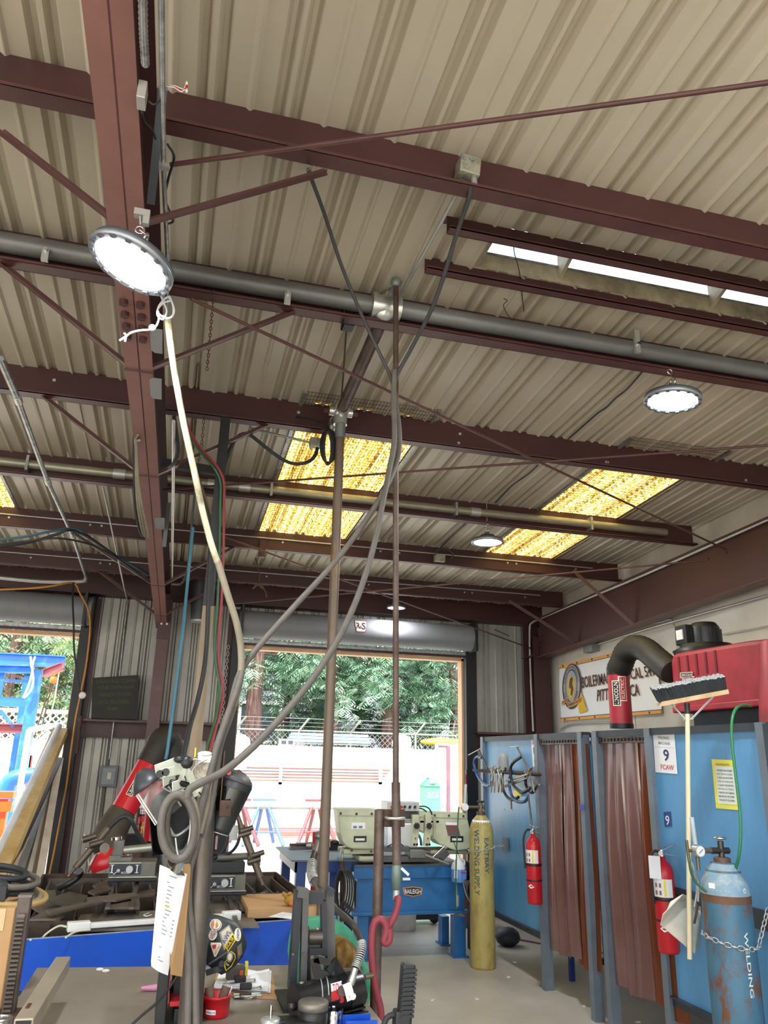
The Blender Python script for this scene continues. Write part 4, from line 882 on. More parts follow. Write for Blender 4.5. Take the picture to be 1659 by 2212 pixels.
# hanger post with hoses (black square tube, tan lower length)
hx = PY(455, 1250, 4.62).x; zt_ = PY(490, 905, 4.62).z
b = MB(); b.bx(hx-.03, hx+.03, 4.59, 4.65, PY(455,1310,4.62).z, zt_); b.thing('hanger_post', blackp, 'black square steel post hanging below the deep purlin', 'post')
b = MB(); b.bx(hx-.03, hx+.035, 4.60, 4.655, .9, PY(455,1310,4.62).z); b.thing('tan_post', mat('tan_post', '#94826A', .6, 0, .1, 8), 'tan square post rising behind the hanging face shields', 'post')
b = MB(); b.bar(PY(350, 1000, 4.7), PY(480, 1020, 4.7), .05, .05); b.thing('cross_tube', blackp, 'black square cross tube between rafter and hanger post', 'tube')
b = MB(); b.bar(PY(420, 1020, 4.75), PY(462, 1140, 4.66), .03, .03); b.thing('diagonal_tube', blackp, 'black diagonal tube braced to the hanger post', 'tube')
cable([(395,905,4.2),(415,950,4.3),(440,985,4.45),(462,1010,4.55),(476,1040,4.56),(476,1090,4.56),(474,1200,4.56),(470,1300,4.56),(464,1380,4.55),(466,1430,4.55),(474,1480,4.55),(470,1530,4.5),(458,1580,4.4),(440,1650,4.3),(425,1750,4.5),(405,1880,4.9)], .0085, mat('green_hose', '#2F5E3C', .5), 'dark green gas hose running down the hanger post', 'green_hose', 'hose')
cable([(399,905,4.2),(420,950,4.3),(445,982,4.45),(470,1010,4.55),(483,1040,4.56),(484,1090,4.56),(482,1200,4.56),(478,1300,4.56),(472,1380,4.55),(474,1440,4.55),(482,1490,4.55),(474,1540,4.5),(464,1580,4.4),(450,1640,4.3),(432,1750,4.5),(412,1880,4.9)], .0085, mat('red_gas_hose', '#8E3038', .5), 'dark red gas hose running down the hanger post', 'red_hose', 'hose')
cable([(458,1160,4.5),(452,1260,4.5),(447,1380,4.5),(440,1450,4.45),(425,1520,4.4),(410,1570,4.3),(395,1640,4.2)], .013, black_r, 'thick black hose hanging left of the gas hoses', 'black_hose', 'hose')
cable([(417,1140,4.3),(410,1210,4.25),(402,1290,4.2),(394,1370,4.1),(384,1450,4.05),(374,1530,4.0),(362,1620,3.95),(358,1640,3.95)], .008, mat('teal_hose', '#2F6679', .5), 'thin teal hose hanging straight in front of the column', 'teal_hose', 'hose')
cable([(425,1030,4.5),(418,1090,4.5),(412,1160,4.5),(405,1230,4.5),(392,1260,4.6),(372,1262,4.7)], .007, black_r, 'thin black cable looping near the column top', 'black_cable')
cable([(376,900,4.0),(382,940,4.1),(384,975,4.2),(376,1000,4.3),(365,1010,4.4)], .011, black_r, 'black cable loop right of the rafter', 'black_cable')
for k in range(4):
    cable([(292+k*3,915+k*12,4.1),(289+k*2,960,4.2),(290+k*3,1040,4.35),(293+k*5,1100,4.5),(303+k*5,1150,4.7),(318,1162,4.8)], .007, hose_t if k else black_r, ['black','first tan','second tan','third tan'][k]+' cable of the bundle hanging left of the rafter', 'tan_cable')
cable([(0,1166,6.3),(60,1158,6.3),(110,1148,6.3),(165,1142,6.4),(200,1165,6.6),(250,1200,6.9),(320,1240,7.4)], .010, mat('teal_hose', '#2F6679', .5), 'teal hose draped from the far left to the column', 'teal_hose', 'hose')
cable([(0,1180,6.2),(60,1172,6.2),(120,1155,6.2),(150,1145,6.2),(190,1160,6.4),(240,1195,6.7),(322,1258,7.3)], .012, black_r, 'black cable draped from the far left to the column', 'black_cable')
cable([(0,1176,6.1),(70,1168,6.1),(130,1163,6.1),(200,1178,6.3),(260,1210,6.6)], .008, black_r, 'thinner black cable draped below the teal hose', 'black_cable')
# long conduit on the left
for i, pts in enumerate(([(0,775),(38,862),(103,1040),(158,1160),(186,1248)],)):
    P_c = [PZ(x, y, 3.56) for x, y in pts]; t = T('slanting_conduit', 'long grey conduit under the purlins at the far left with an elbow at its end', 'conduit', P_c[2])
    b = MB(); b.tube(P_c[:2], .018, 10); b.tube(P_c[1:3], .016, 10); b.tube(P_c[2:], .015, 10); b.build('tube', galv, t)
    for p in P_c[1:4]: b = MB(); b.tube([p-(P_c[4]-P_c[0]).normalized()*.04, p+(P_c[4]-P_c[0]).normalized()*.04], .023, 10); b.build('coupling', galvw, t)
    e = P_c[-1]; b = MB(); b.tube(smooth_path([e, e+V((-.02,.05,-.01)), PY(176,1256,e.y+.05), PY(90,1256,e.y+.02), PY(-20,1246,e.y)], 5), .02, 10); b.build('elbow_run', galvw, t)
b = MB(); b.tube([PY(222,1050,6.0), PY(262,1240,7.3), PY(275,1300,9.3)], .007, 6); b.thing('thin_conduit', galvw, 'thin conduit slanting left of the column up to the purlins', 'conduit')
b = MB(); b.tube([PY(275,1300,9.5), PY(258,1460,9.5), PY(236,1640,9.5)], .011, 6); b.thing('wall_conduit', galv, 'grey conduit on the corrugated wall above the switch', 'conduit')
b = MB(); b.tube([PY(375,910,3.9), PY(374,1080,5.0), PY(371,1250,7.4)], .010, 6); b.thing('rafter_conduit', galvw, 'thin conduit following the rafter down to the column', 'conduit')
b = MB(); b.bx(0,.028,0,.02,0,.34); c = PY(358,1110,5.7); b.v = [tuple(V(p)+c+V((0,0,-.25))) for p in b.v]; b.thing('grey_strut', mat('strut_grey2', '#5E6468', .5, .2), 'short dark grey strut beside the lower rafter', 'strut')
# flat conduits on far purlins
for i, Y, zz_, lb in ((4, 7.30, .12, 'thin conduit along the purlin below the skylights'), (5, 8.59, .13, 'thin conduit along the last purlin')):
    b = MB(); b.tube([(-6, Y+.06, zp(Y)+zz_), (4.3, Y+.06, zp(Y)+zz_)], .008, 6); b.thing('purlin_conduit', galvw, lb, 'conduit')
c = PY(948, 1207, 7.28); b = MB(); b.bx(c.x-.055, c.x+.055, 7.24, 7.30, c.z-.035, c.z+.035); b.thing('lamp_box', bw, 'small grey outlet box near the lamp between the skylights', 'box')
cable([(940,1200,7.25),(945,1188,7.2),(960,1186,7.2),(978,1195,7.2),(975,1207,7.2)], .007, hb, 'thin lamp cord looping at the small grey box', 'lamp_wire', 'cord')
for i, pts in enumerate(([(1390,800),(1355,840),(1330,860),(1310,880),(1292,892),(1262,918),(1228,948)], [(1162,1005),(1140,1025),(1105,1050),(1070,1086)], [(1005,1132),(975,1160),(950,1185)])):
    b = MB(); b.tube(smooth_path([PP(x, y, (0,9.5,3.74), (0,.05,1)) for x, y in pts], 5), .006, 6); b.thing('roof_wire', hb, ['black wire clipped to the roof left of the right-hand lamp', 'black wire on the roof between the purlins left of the right skylight', 'black wire on the roof above the middle lamp'][i], 'wire')
cable([(1113,505,2.8),(1110,540,2.85),(1118,570,2.95),(1124,600,3.05),(1128,640,3.2),(1132,672,3.3)], .0025, rust, 'rusty wire hanging over the open roof slot', 'tie_wire', 'wire')
cable([(1088,645,3.15),(1096,650,3.15),(1088,658,3.15),(1092,672,3.2),(1105,690,3.3),(1118,702,3.3)], .0025, rust, 'twisted rusty wire below the open roof slot', 'tie_wire', 'wire')
cable([(552,1205,7.3),(560,1240,7.4),(560,1265,7.4),(572,1275,7.4),(576,1290,7.4)], .006, rust, 'rusty hook and chain hanging over the doorway', 'hook_chain', 'chain')
cable([(545,1272,7.4),(558,1263,7.4),(570,1270,7.4)], .010, rust, 'rusty hook end hanging over the doorway', 'lifting_hook', 'hook')
b = MB(); c = PY(566, 1180, 7.36); b.bx(c.x-.03, c.x+.03, 7.30, 7.36, c.z-.12, c.z+.05); b.thing('beam_hanger', primer_dk, 'small dark beam hanger above the rusty hook', 'hanger')
# exhaust duct by the column
c0, c1 = PY(430, 1255, 8.9), PY(428, 1340, 8.9)
t = T('exhaust_duct', 'short dark grey exhaust duct hanging from the roof near the column', 'duct', c1)
b = MB(); b.tube([c0, c1], .085, 20); b.build('duct', mat('duct_dark', '#55595C', .5, .3), t); b = MB(); b.tube([c1, c1+V((0,0,-.02))], .092, 20); b.build('collar', galvw, t)
# right wall conduits
def cond(pts, r, lb, X=4.69, nm='wall_conduit'): b = MB(); b.tube(smooth_path([PX(x, y, X) for x, y in pts], 4) if len(pts) > 2 else [PX(x, y, X) for x, y in pts], r, 8); b.thing(nm, galvw, lb, 'conduit')
cond([(1288,1393),(1400,1358),(1659,1286)], .012, 'white conduit along the right wall from the grey box')
b = MB(); e = X4-.03; b.tube(smooth_path([PX(1152,1580,e), PX(1146,1450,e), PX(1144,1360,e), PX(1150,1345,e), PX(1165,1337,e), PX(1261,1296,e), PX(1384,1245,e), PX(1659,1122,e)], 5), .013, 8); b.thing('white_conduit', mat('conduit_white', '#C9C9C4', .5), 'white conduit bent along the top of the right wall rafter', 'conduit')
cond([(1362,1345),(1420,1345),(1445,1338),(1455,1345),(1461,1390),(1463,1440)], .008, 'thin conduit with an elbow above the red extractor hood')
cond([(1210,1580),(1215,1572),(1240,1564),(1322,1560)], .010, 'pale conduit below the union banner')
cond([(1560,1370),(1659,1352)], .006, 'thin conduit above the red extractor')
c = PX(1275, 1394, 4.66); b = MB(); b.bx(4.62, 4.72, c.y-.10, c.y+.10, c.z-.08, c.z+.08); b.thing('wall_box', mat('boxgrey2', '#83898A', .5, .1), 'grey electrical box on the wall above the union banner', 'box')
c = PY(856,1290,9.05)
# ================================================================ WELDING BOOTHS
XB_ = 3.17
def BX(x, y, dx=0): return PX(x, y, XB_+dx)
Ya, Yb, Yc, Yd, Ye, Yf = 7.78, BX(1163,1583).y, BX(1262,1577).y, BX(1290,1576).y, BX(1404,1569).y, BX(1643,1558).y
def booth(lb, y0, y1, pan, door, cat='booth'):
    """y0 far, y1 near; pan = (far, near) of the blue panel; door = (far, near)"""
    t = T('welding_booth', lb, cat, (XB_, (y0+y1)/2, 0), 'welding booths')
    b = MB(); b.bx(XB_, XB_+.006, pan[1], pan[0], .40, 1.97); b.build('panel', boothblue, t)
    b = MB(); b.bx(XB_-.02, XB_+.05, y1, y0, 1.97, 1.99); b.bx(XB_-.022, XB_-.016, y1, y0, 1.945, 1.99); b.build('top_rail', boothdk, t)
    b = MB(); b.bx(XB_-.01, XB_+.05, pan[1], pan[0], .35, .40); b.bx(XB_-.03, XB_+.05, pan[1], pan[0], .395, .402); b.build('bottom_rail', boothdk, t)
    for y in sorted({pan[0], pan[1], door[0], door[1]}):
        s_ = .02
        b = MB(); b.bx(XB_-.035, XB_-.028, y-.03, y+.03, 0.0, 1.99); b.bx(XB_-.03, XB_+.045, y-s_-.004, y-s_+.004, 0.0, 1.99); b.build('post', boothgrey, t)
    # sides and back
    for y in (y0-.01, y1+.01):
        b = MB(); b.bx(XB_+.06, 4.55, y-.004, y+.004, .40, 1.95); b.build('side_panel', boothblue, t)
        b = MB(); b.bx(XB_+.05, 4.58, y-.02, y+.02, 1.95, 1.985); b.bx(XB_+.05, 4.58, y-.02, y+.02, .36, .40); b.build('side_rail', boothdk, t)
    b = MB(); b.bx(4.55, 4.56, y1, y0, .4, 1.95); b.build('back_panel', boothblue, t)
    for y in (y0-.03, y1+.03): b = MB(); b.bx(4.52, 4.57, y-.02, y+.02, 0, 1.98); b.build('rear_post', boothgrey, t)
    b = MB(); b.bx(XB_-.01, XB_+.0, door[1], door[0], 1.90, 1.945)
    b.build('curtain_rail', steel, t)
    n = int(abs(door[0]-door[1])/.05)
    b = MB()
    for i in range(n): y = door[1]+.03+i*(door[0]-door[1]-.05)/n; b.cyl((XB_-.012, y, 1.922), (XB_-.018, y, 1.922), .011, 8)
    o = b.build('rail_holes', blackp, t); o['kind'] = 'stuff'
    return t
bo10 = booth('welding booth with clamps hanging on its blue panel, further from the camera', Ya, Yc, (Ya, Yb), (Yb, Yc+.03))
bo9 = booth('nearer welding booth marked 9, with the broom in front', Yd+.02, 3.72, (Ye, 3.72), (Yd, Ye))
# third booth edge at the right border
t = T('welding_booth', 'welding booth cut off by the right edge of the photograph', 'booth', (XB_, 3.1, 0), 'welding booths')
b = MB(); b.bx(XB_, XB_+.006, 1.6, 3.66, .4, 1.97); b.build('panel', boothblue, t)
b = MB(); b.bx(XB_-.02, XB_+.05, 1.6, 3.68, 1.97, 1.99); b.build('top_rail', boothdk, t)
b = MB(); b.bx(XB_-.04, XB_+.04, 3.62, 3.68, 0, 1.98); b.bx(XB_-.03, XB_+.03, 1.6, 3.66, 1.02, 1.09); b.build('post', boothdk, t)
# curtains of amber vinyl strips
amber = bpy.data.materials.new('amber_vinyl'); amber.use_nodes = True; n_ = amber.node_tree.nodes; l_ = amber.node_tree.links; pb = n_['Principled BSDF']
pb.inputs['Base Color'].default_value = lin('#8A4A2E'); pb.inputs['Roughness'].default_value = .16; pb.inputs['Specular IOR Level'].default_value = .8
tl = n_.new('ShaderNodeBsdfTranslucent'); tl.inputs[0].default_value = lin('#D9701C'); tp = n_.new('ShaderNodeBsdfTransparent'); tp.inputs[0].default_value = lin('#E08A48')
m1 = n_.new('ShaderNodeMixShader'); m1.inputs[0].default_value = .45; l_.new(pb.outputs[0], m1.inputs[1]); l_.new(tl.outputs[0], m1.inputs[2])
m2 = n_.new('ShaderNodeMixShader'); m2.inputs[0].default_value = .12; l_.new(m1.outputs[0], m2.inputs[1]); l_.new(tp.outputs[0], m2.inputs[2]); l_.new(m2.outputs[0], n_['Material Output'].inputs[0])
dus = bpy.data.materials.new('dusty_amber_vinyl'); dus.use_nodes = True; n_ = dus.node_tree.nodes; l_ = dus.node_tree.links; pb = n_['Principled BSDF']
tcc = n_.new('ShaderNodeTexCoord'); sx = n_.new('ShaderNodeSeparateXYZ'); l_.new(tcc.outputs['Object'], sx.inputs[0]); nz = n_.new('ShaderNodeTexNoise'); nz.inputs['Scale'].default_value = 3; l_.new(tcc.outputs['Object'], nz.inputs[0])
r_ = n_.new('ShaderNodeValToRGB'); r_.color_ramp.elements[0].color = lin('#5E3D38'); r_.color_ramp.elements[1].color = lin('#80605A'); l_.new(nz.outputs[0], r_.inputs[0]); l_.new(r_.outputs[0], pb.inputs['Base Color'])
pb.inputs['Roughness'].default_value = .22; pb.inputs['Specular IOR Level'].default_value = .75
def curtain(y0, y1, zb0, zb1, lb, seed):
    rng = random.Random(seed); t = T('strip_curtain', lb, 'curtain', (XB_+.02, (y0+y1)/2, (zb0+zb1)/2), 'amber strip curtains')
    n = 5 if abs(y0-y1) < 1 else 6
    for i in range(n):
        ya = y0+(y1-y0)*i/n+.03; yb = y0+(y1-y0)*(i+1)/n-.03; zb = zb0+(zb1-zb0)*(i+.5)/n+rng.uniform(-.03, .03); ph = rng.uniform(0, 6); dx = .012*(i % 2)+.01
        fr = rng.uniform(1.6, 2.6); am = rng.uniform(.014, .024)
        def fn(u, v):
            z = 1.9+(zb-1.9)*v; y = ya+(yb-ya)*u; k = .35+.65*min(1, v*2.2)
            y += (y-(y0+y1)/2)*.04*v
            return V((XB_+dx+.012+am*k*math.sin(u*fr*PI+ph)+.010*math.sin(v*5+ph), y, z))
        b = MB(); b.grid(fn, 14, 16); b.build('strip', amber if i == n-1 or (i == n-2) else dus, t)
    return t
curtain(Yb-.01, Yc+.0, .33, .30, 'amber vinyl strip curtain in the doorway beside the clamps', 4)
curtain(Yd-.01, Ye-.08, .30, .28, 'amber vinyl strip curtain in the doorway left of the WELDING MACHINE 9 sheet', 9)
b = MB(); c = BX(1270, 1745, -.04); b.bx(c.x-.004, c.x+.0, Yc-.0-.02, Yc+.06, c.z-.02, c.z+.02)
b.build('blue_tape', mat('blue_tape', '#1F3FA0', .4), bo10)
# sheets on the booths
def sheet_quad(t, pts, m, dx, name): 
    p = [PX(x, y, XB_+dx) for x, y in pts]; b = MB(); b.prism(p, (.0015, 0, 0)); return b.build(name, m, t), p
def sheet_obj(name, pts, m, dx, lb, cat, grp=None):
    p = [PX(x, y, XB_+dx) for x, y in pts]; b = MB(); b.prism(p, (.0015, 0, 0)); return b.thing(name, m, lb, cat, grp), p
o, p = sheet_obj('sign_sheet', [(1416,1668),(1463,1672),(1456,1580),(1410,1577)], paper, -.004, 'white plastic-covered sheet reading WELDING MACHINE 9 FCAW', 'sign')
f = quadfn(p[0], p[1], p[3], p[2], (-.002, 0, 0))
text('WELDING', sub(f, .22, .80, .74, .865), inkg, o); text('MACHINE', sub(f, .24, .67, .78, .735), inkg, o)
text('9', sub(f, .44, .28, .70, .56), navy, o); text('FCAW', sub(f, .28, .08, .88, .20), mat('red_ink', '#C8455A', .6), o)
b = MB(); b.add([f(.03, .6), f(.97, .6), f(.97, .605), f(.03, .605)], [(0,1,2,3)]); b.build('rule', inkg, o)
o, p = sheet_obj('sign_sheet', [(1151,1656),(1164,1657),(1160,1586),(1146,1587)], paper, -.004, 'white sheet numbered 10 half hidden behind the booth post', 'sign')
f = quadfn(p[0], p[1], p[3], p[2], (-.002, 0, 0)); text('10', sub(f, .3, .4, 1.25, .6), ink, o); text('WELD', sub(f, .3, .8, 1.3, .85), inkg, o); text('MACH', sub(f, .3, .7, 1.3, .75), inkg, o); text('FC', sub(f, .3, .12, 1.2, .22), mat('red_ink', '#C8455A', .6), o)
o, p = sheet_obj('number_sign', [(1436,1786),(1451,1785),(1448,1753),(1433,1754)], mat('sign_blue', '#1D3E8C', .4), -.004, 'small blue sign with a white 9', 'sign')
f = quadfn(p[0], p[1], p[3], p[2], (-.002, 0, 0)); text('9', sub(f, .22, .1, .8, .75), white, o)
o, p = sheet_obj('notice_sheet', [(1547,1746),(1595,1750),(1585,1642),(1537,1640)], mat('notice_yellow', '#E8E04A', .35), -.004, 'yellow notice in a clear sleeve with small blue and black print', 'notice')
f = quadfn(p[0], p[1], p[3], p[2], (-.002, 0, 0))
b = MB(); b.add([f(.14, .1), f(.98, .1), f(.98, .86), f(.14, .86)], [(0,1,2,3)]); b.build('inner_page', mat('page', '#DDE4DC', .4), o)
f2 = quadfn(p[0], p[1], p[3], p[2], (-.003, 0, 0))
text('WELDING BOOTH', sub(f2, .18, .88, .8, .92), mat('olive_ink', '#5E5E2A', .5), o)
for k, (s_, m_) in enumerate((('1. WEAR SAFETY GLASSES AND HELMET', navy), ('KEEP CURTAIN CLOSED', inkg), ('2. CHECK GAS AND POWER', navy), ('TURN ON EXTRACTOR', inkg), ('3. CLEAN THE BOOTH', navy), ('RETURN ALL TOOLS', inkg), ('4. REPORT ANY DAMAGE', navy), ('MAKE SURE THAT THE CYLINDER', ink), ('VALVE IS CLOSED', ink))):
    text(s_, sub(f2, .2, .76-.075*k, .9, .795-.075*k), m_, o)
# ---------------------------------------------------------------- union banner
XBn = 4.695
def BN(x, y, d=0): return PX(x, y, XBn-d)
q = [BN(1213,1558), BN(1431,1541), BN(1418,1390), BN(1209,1438)]
fb = quadfn(q[0], q[1], q[3], q[2]); vinyl = mat('banner_vinyl', '#EFEFEF', .4, 0, .02, 3)
t = T('union_banner', 'white vinyl banner reading BOILERMAKERS LOCAL 549 with orange wooden battens', 'banner', fb(.5, 0))
b = MB(); b.grid(lambda u, v: fb(u, .03+.94*v)+V((-.012*abs(math.sin(u*9+v*2))*math.sin(PI*v)-.004, 0, 0)), 40, 12); b.build('vinyl', vinyl, t)
bat = mat('batten', '#E0A04A', .6, 0, .1, 5)
for v0, v1 in ((0, .045), (.95, 1)):
    b = MB(); b.prism([fb(0, v0), fb(1, v0), fb(1, v1), fb(0, v1)], (-.02, 0, 0)); o = b.build('batten', bat, t)
    for k in range(6): b = MB(); c = fb(.06+.17*k, (v0+v1)/2)+V((-.02, 0, 0)); b.cyl(c, c+V((-.004, 0, 0)), .012, 8); b.build('screw', blackp, o)
    b = MB(); vv = .045 if v0 == 0 else .945; b.prism([fb(0, vv), fb(1, vv), fb(1, vv+.012), fb(0, vv+.012)], (-.018, 0, 0)); b.build('border', mat('purple_edge', '#4B4363', .6), t)
btxt = mat('banner_letters', '#3B3146', .6); bsh = mat('banner_shade', '#D9A24A', .6)
f1 = lambda d, s=0: quadfn(BN(1257+s,1487+s,d), BN(1416+s,1459+s,d), BN(1255+s,1462+s,d), BN(1411+s,1436+s,d))
g1 = lambda d, s=0: quadfn(BN(1289+s,1515+s,d), BN(1382+s,1502+s,d), BN(1290+s,1490+s,d), BN(1379+s,1476+s,d))
text('BOILERMAKERS LOCAL 549', f1(.024, 1), bsh, t, 'letter_shade'); text('PITTSBURG CA', g1(.024, 1), bsh, t, 'letter_shade')
text('BOILERMAKERS LOCAL 549', f1(.028), btxt, t); text('PITTSBURG CA', g1(.028), btxt, t)
# emblem: ribbon, rings, worker silhouette field
ex = quadfn(BN(1212,1545,.026), BN(1268,1540,.026), BN(1212,1440,.026), BN(1268,1430,.026))
brass = mat('old_brass', '#6E6450', .4, .5)
def disc(fn, cx_, cy_, rx, ry, m, d, name='emblem_ring', n=24):
    b = MB(); b.add([fn(cx_+rx*math.cos(2*PI*i/n), cy_+ry*math.sin(2*PI*i/n))+V((-d, 0, 0)) for i in range(n)], [tuple(range(n))]); b.build(name, m, t)
gold = mat('gold_print', '#E5B727', .5)
b = MB(); b.add([ex(.12, 1.0), ex(.38, 1.0), ex(.85, .30), ex(1.0, .04), ex(.72, .0), ex(.60, .30)], [(0,1,2,3,4,5)]); b.build('ribbon', gold, t)
disc(ex, .42, .56, .37, .46, mat('emblem_brown', '#5E3E22', .5), .001); disc(ex, .42, .57, .34, .45, mat('emblem_dark', '#2A2840', .5), .002); disc(ex, .42, .57, .32, .43, mat('emblem_grey', '#A9A9AC', .5), .003)
disc(ex, .42, .57, .235, .34, mat('emblem_dark', '#2A2840', .5), .004); disc(ex, .42, .57, .215, .315, mat('emblem_grey', '#A9A9AC', .5), .005); disc(ex, .42, .55, .15, .22, gold, .006)
b = MB(); b.add([ex(a, c)+V((-.008, 0, 0)) for a, c in ((.36,.70),(.44,.76),(.50,.70),(.47,.62),(.52,.50),(.46,.36),(.40,.40),(.42,.50),(.34,.55))], [tuple(range(9))]); b.build('worker_figure', mat('emblem_shade', '#5B5245', .5), t)
def ringtext(s_, rx, ry, a0, a1, h, m):
    vs, fs, _ = glyphs(s_); b = MB()
    b.add([ex(.42+(rx+h*c)*math.cos(a0+(a1-a0)*a), .57+(ry+h*1.2*c)*math.sin(a0+(a1-a0)*a))+V((-.008, 0, 0)) for a, c in vs], fs); b.build('lettering', m, t)
ringtext('INTERNATIONAL BROTHERHOOD', .255, .36, PI*.95, PI*.05, .04, btxt); ringtext('OF BOILERMAKERS', .255, .36, PI*1.1, PI*1.9, .035, btxt)
for k, (a, c, s_) in enumerate(((.05, .19, 'UNITE'), (.30, .12, 'PROTECT'), (.56, .16, 'STRENGTHEN'))):
    fr = quadfn(ex(a, c), ex(a+.24, c+.08), ex(a, c+.09), ex(a+.24, c+.17)); b = MB(); b.add([fr(0,0)+V((-.008,0,0)), fr(1,0)+V((-.008,0,0)), fr(1,1)+V((-.008,0,0)), fr(0,1)+V((-.008,0,0))], [(0,1,2,3)]); b.build('scroll', bat, t)
    text(s_, sub(lambda u, v: fr(u, v)+V((-.010, 0, 0)), .08, .25, .92, .75), btxt, t)
# ---------------------------------------------------------------- fume extractor on the booth roof
def badge(t, fn, rot=False):
    """LINCOLN over ELECTRIC in an outlined box; fn maps 0..1 x 0..1"""
    cream = mat('badge_cream', '#E9E2D0', .5)
    def pl(rects, m, o_):
        b = MB()
        for a0, c0, a1, c1 in rects: b.grid(lambda u, v: fn(a0+(a1-a0)*u, c0+(c1-c0)*v, o_), 4, 6)
        b.build('badge_plate', m, t)
    pl([(0,.45,1,.55),(.16,0,1,.45),(0,.55,.86,1)], cream, .001)
    pl([(.03,.50,.83,.94)], blackp, .002); pl([(.2,.06,.97,.46)], redx, .002)
    text('LINCOLN', lambda a, c: fn(.06+.74*a, .58+.28*c, .003), cream, t); text('ELECTRIC', lambda a, c: fn(.24+.68*a, .14+.24*c, .003), cream, t)
XE_ = 3.85
A1, A2, A3, A4 = PX(1447,1412,XE_), PX(1605,1385,XE_), PX(1659,1530,XE_), PX(1462,1535,XE_)
t = T('fume_extractor', 'large red fume extractor on top of the booths with a black motor', 'extractor', (XE_, (A1.y+A3.y)/2, A4.z))
yl, yr = PX(1450,1470,XE_).y, 3.6; zt1, zt2, zb1 = A1.z, PX(1600,1386,XE_).z, A4.z+.0
b = MB(); b.prism([(XE_, yl, zb1), (XE_, yr, zb1), (XE_, yr, zt2-.06), (XE_, yl-.9, zt2), (XE_, yl-.06, zt1), (XE_, yl, zt1-.05)], (.75, 0, 0)); b.build('body', redx, t, .035)
for k in range(5): b = MB(); y = yl-.12-.11*k; z = zt1+.0; b.bx(XE_-.006, XE_+.01, y-.010, y+.010, z-.20, z-.04); b.build('vent_groove', mat('redx_dark', '#6E1B24', .6), t)
b = MB(); b.bx(XE_+.1, XE_+.6, yr, yl-.1, 2.0, zb1); b.build('base', boothdk, t)
b = MB(); b.bx(XE_-.03, XE_+.8, yr, yl-.02, zb1-.02, zb1+.03); b.build('lower_lip', redx, t, .01)
c = PX(1522, 1372, XE_+.3); r = .13
b = MB(); b.lathe((c.x, c.y, zt1-.02), [(.24,0),(.26,.05),(.2,.08),(.2,.10),(0,.10)], 24); b.build('motor_plate', blackp, t)
b = MB(); b.lathe((c.x, c.y, zt1+.06), [(.12,0),(.12,.16),(.09,.2),(0,.2)], 20); b.box((c.x-.12, c.y+.07, zt1+.16), (.12, .14, .16)); b.build('motor', blackp, t, .008)
for k in range(10): a = 2*PI*k/10; b = MB(); b.box((c.x+.122*math.cos(a), c.y+.122*math.sin(a), zt1+.14), (.02, .012, .13), rz=a); b.build('cooling_fin', black_r, t)
b = MB(); b.bx(c.x-.19, c.x-.18, c.y+.03, c.y+.11, zt1+.12, zt1+.2); b.build('motor_label', white, t)
b = MB(); c2 = PX(1600, 1380, XE_+.35); b.lathe((c2.x, c2.y, zt2-.06), [(.3,0),(.3,.05),(.22,.09),(0,.1)], 24); b.build('lid', black_r, t)
c3 = PX(1640, 1372, XE_-.05); b = MB(); b.tube([(c3.x+.1, c3.y-.12, c3.z-.08), (c3.x+.0, c3.y-.18, c3.z-.75)], [.17, .2], 24); b.build('outlet_tube', redx, t)
f = lambda a, c, o_: PX(1469+31*a, 1474-21*c-a*2, XE_-.010-o_)
badge(t, f)
# its arm: red tube, black hose bend
xa_ = 3.92; p0, p1 = PX(1343, 1566, xa_), PX(1342, 1455, xa_); p1 = V((p0.x, p0.y, p1.z))
t = T('extractor_arm', 'red extraction tube with a black ribbed hose bend standing over booth ten', 'duct', p0)
b = MB(); b.tube([p0, p1], .098, 28); b.build('red_tube', redx, t)
b = MB(); b.tube([p0+V((0,0,-.03)), p0+V((0,0,.01))], .104, 28); b.build('collar', blackp, t)
b = MB(); b.tube([p1+V((0,0,-.01)), p1+V((0,0,.06))], .102, 28); b.build('collar', blackp, t)
rib = mat('ribbed_hose', '#2E2A24', .6, 0, .12, 10)
cp = smooth_path([p1+V((0,0,.03)), PX(1343,1432,xa_), PX(1352,1410,xa_), PX(1372,1398,xa_), PX(1395,1404,xa_), PX(1420,1425,xa_-.02), PX(1452,1452,XE_+.05)], 8)
b = MB(); b.tube(cp, [.098+.010*(i % 2) for i in range(len(cp))], 24); b.build('ribbed_hose', rib, t)
r_ = .0985
def tubefn(cx_, cy_, z0_, r, a0, h, wdt):
    """upright badge reading upwards on a vertical tube"""
    return lambda a, c, o_: V((cx_-math.cos(a0+(.5-c)*wdt/r)*(r+o_), cy_-math.sin(a0+(.5-c)*wdt/r)*(r+o_), z0_+h*a))
badge(t, tubefn(p0.x, p0.y, p0.z+.16, r_, 1.02, .26, .13))
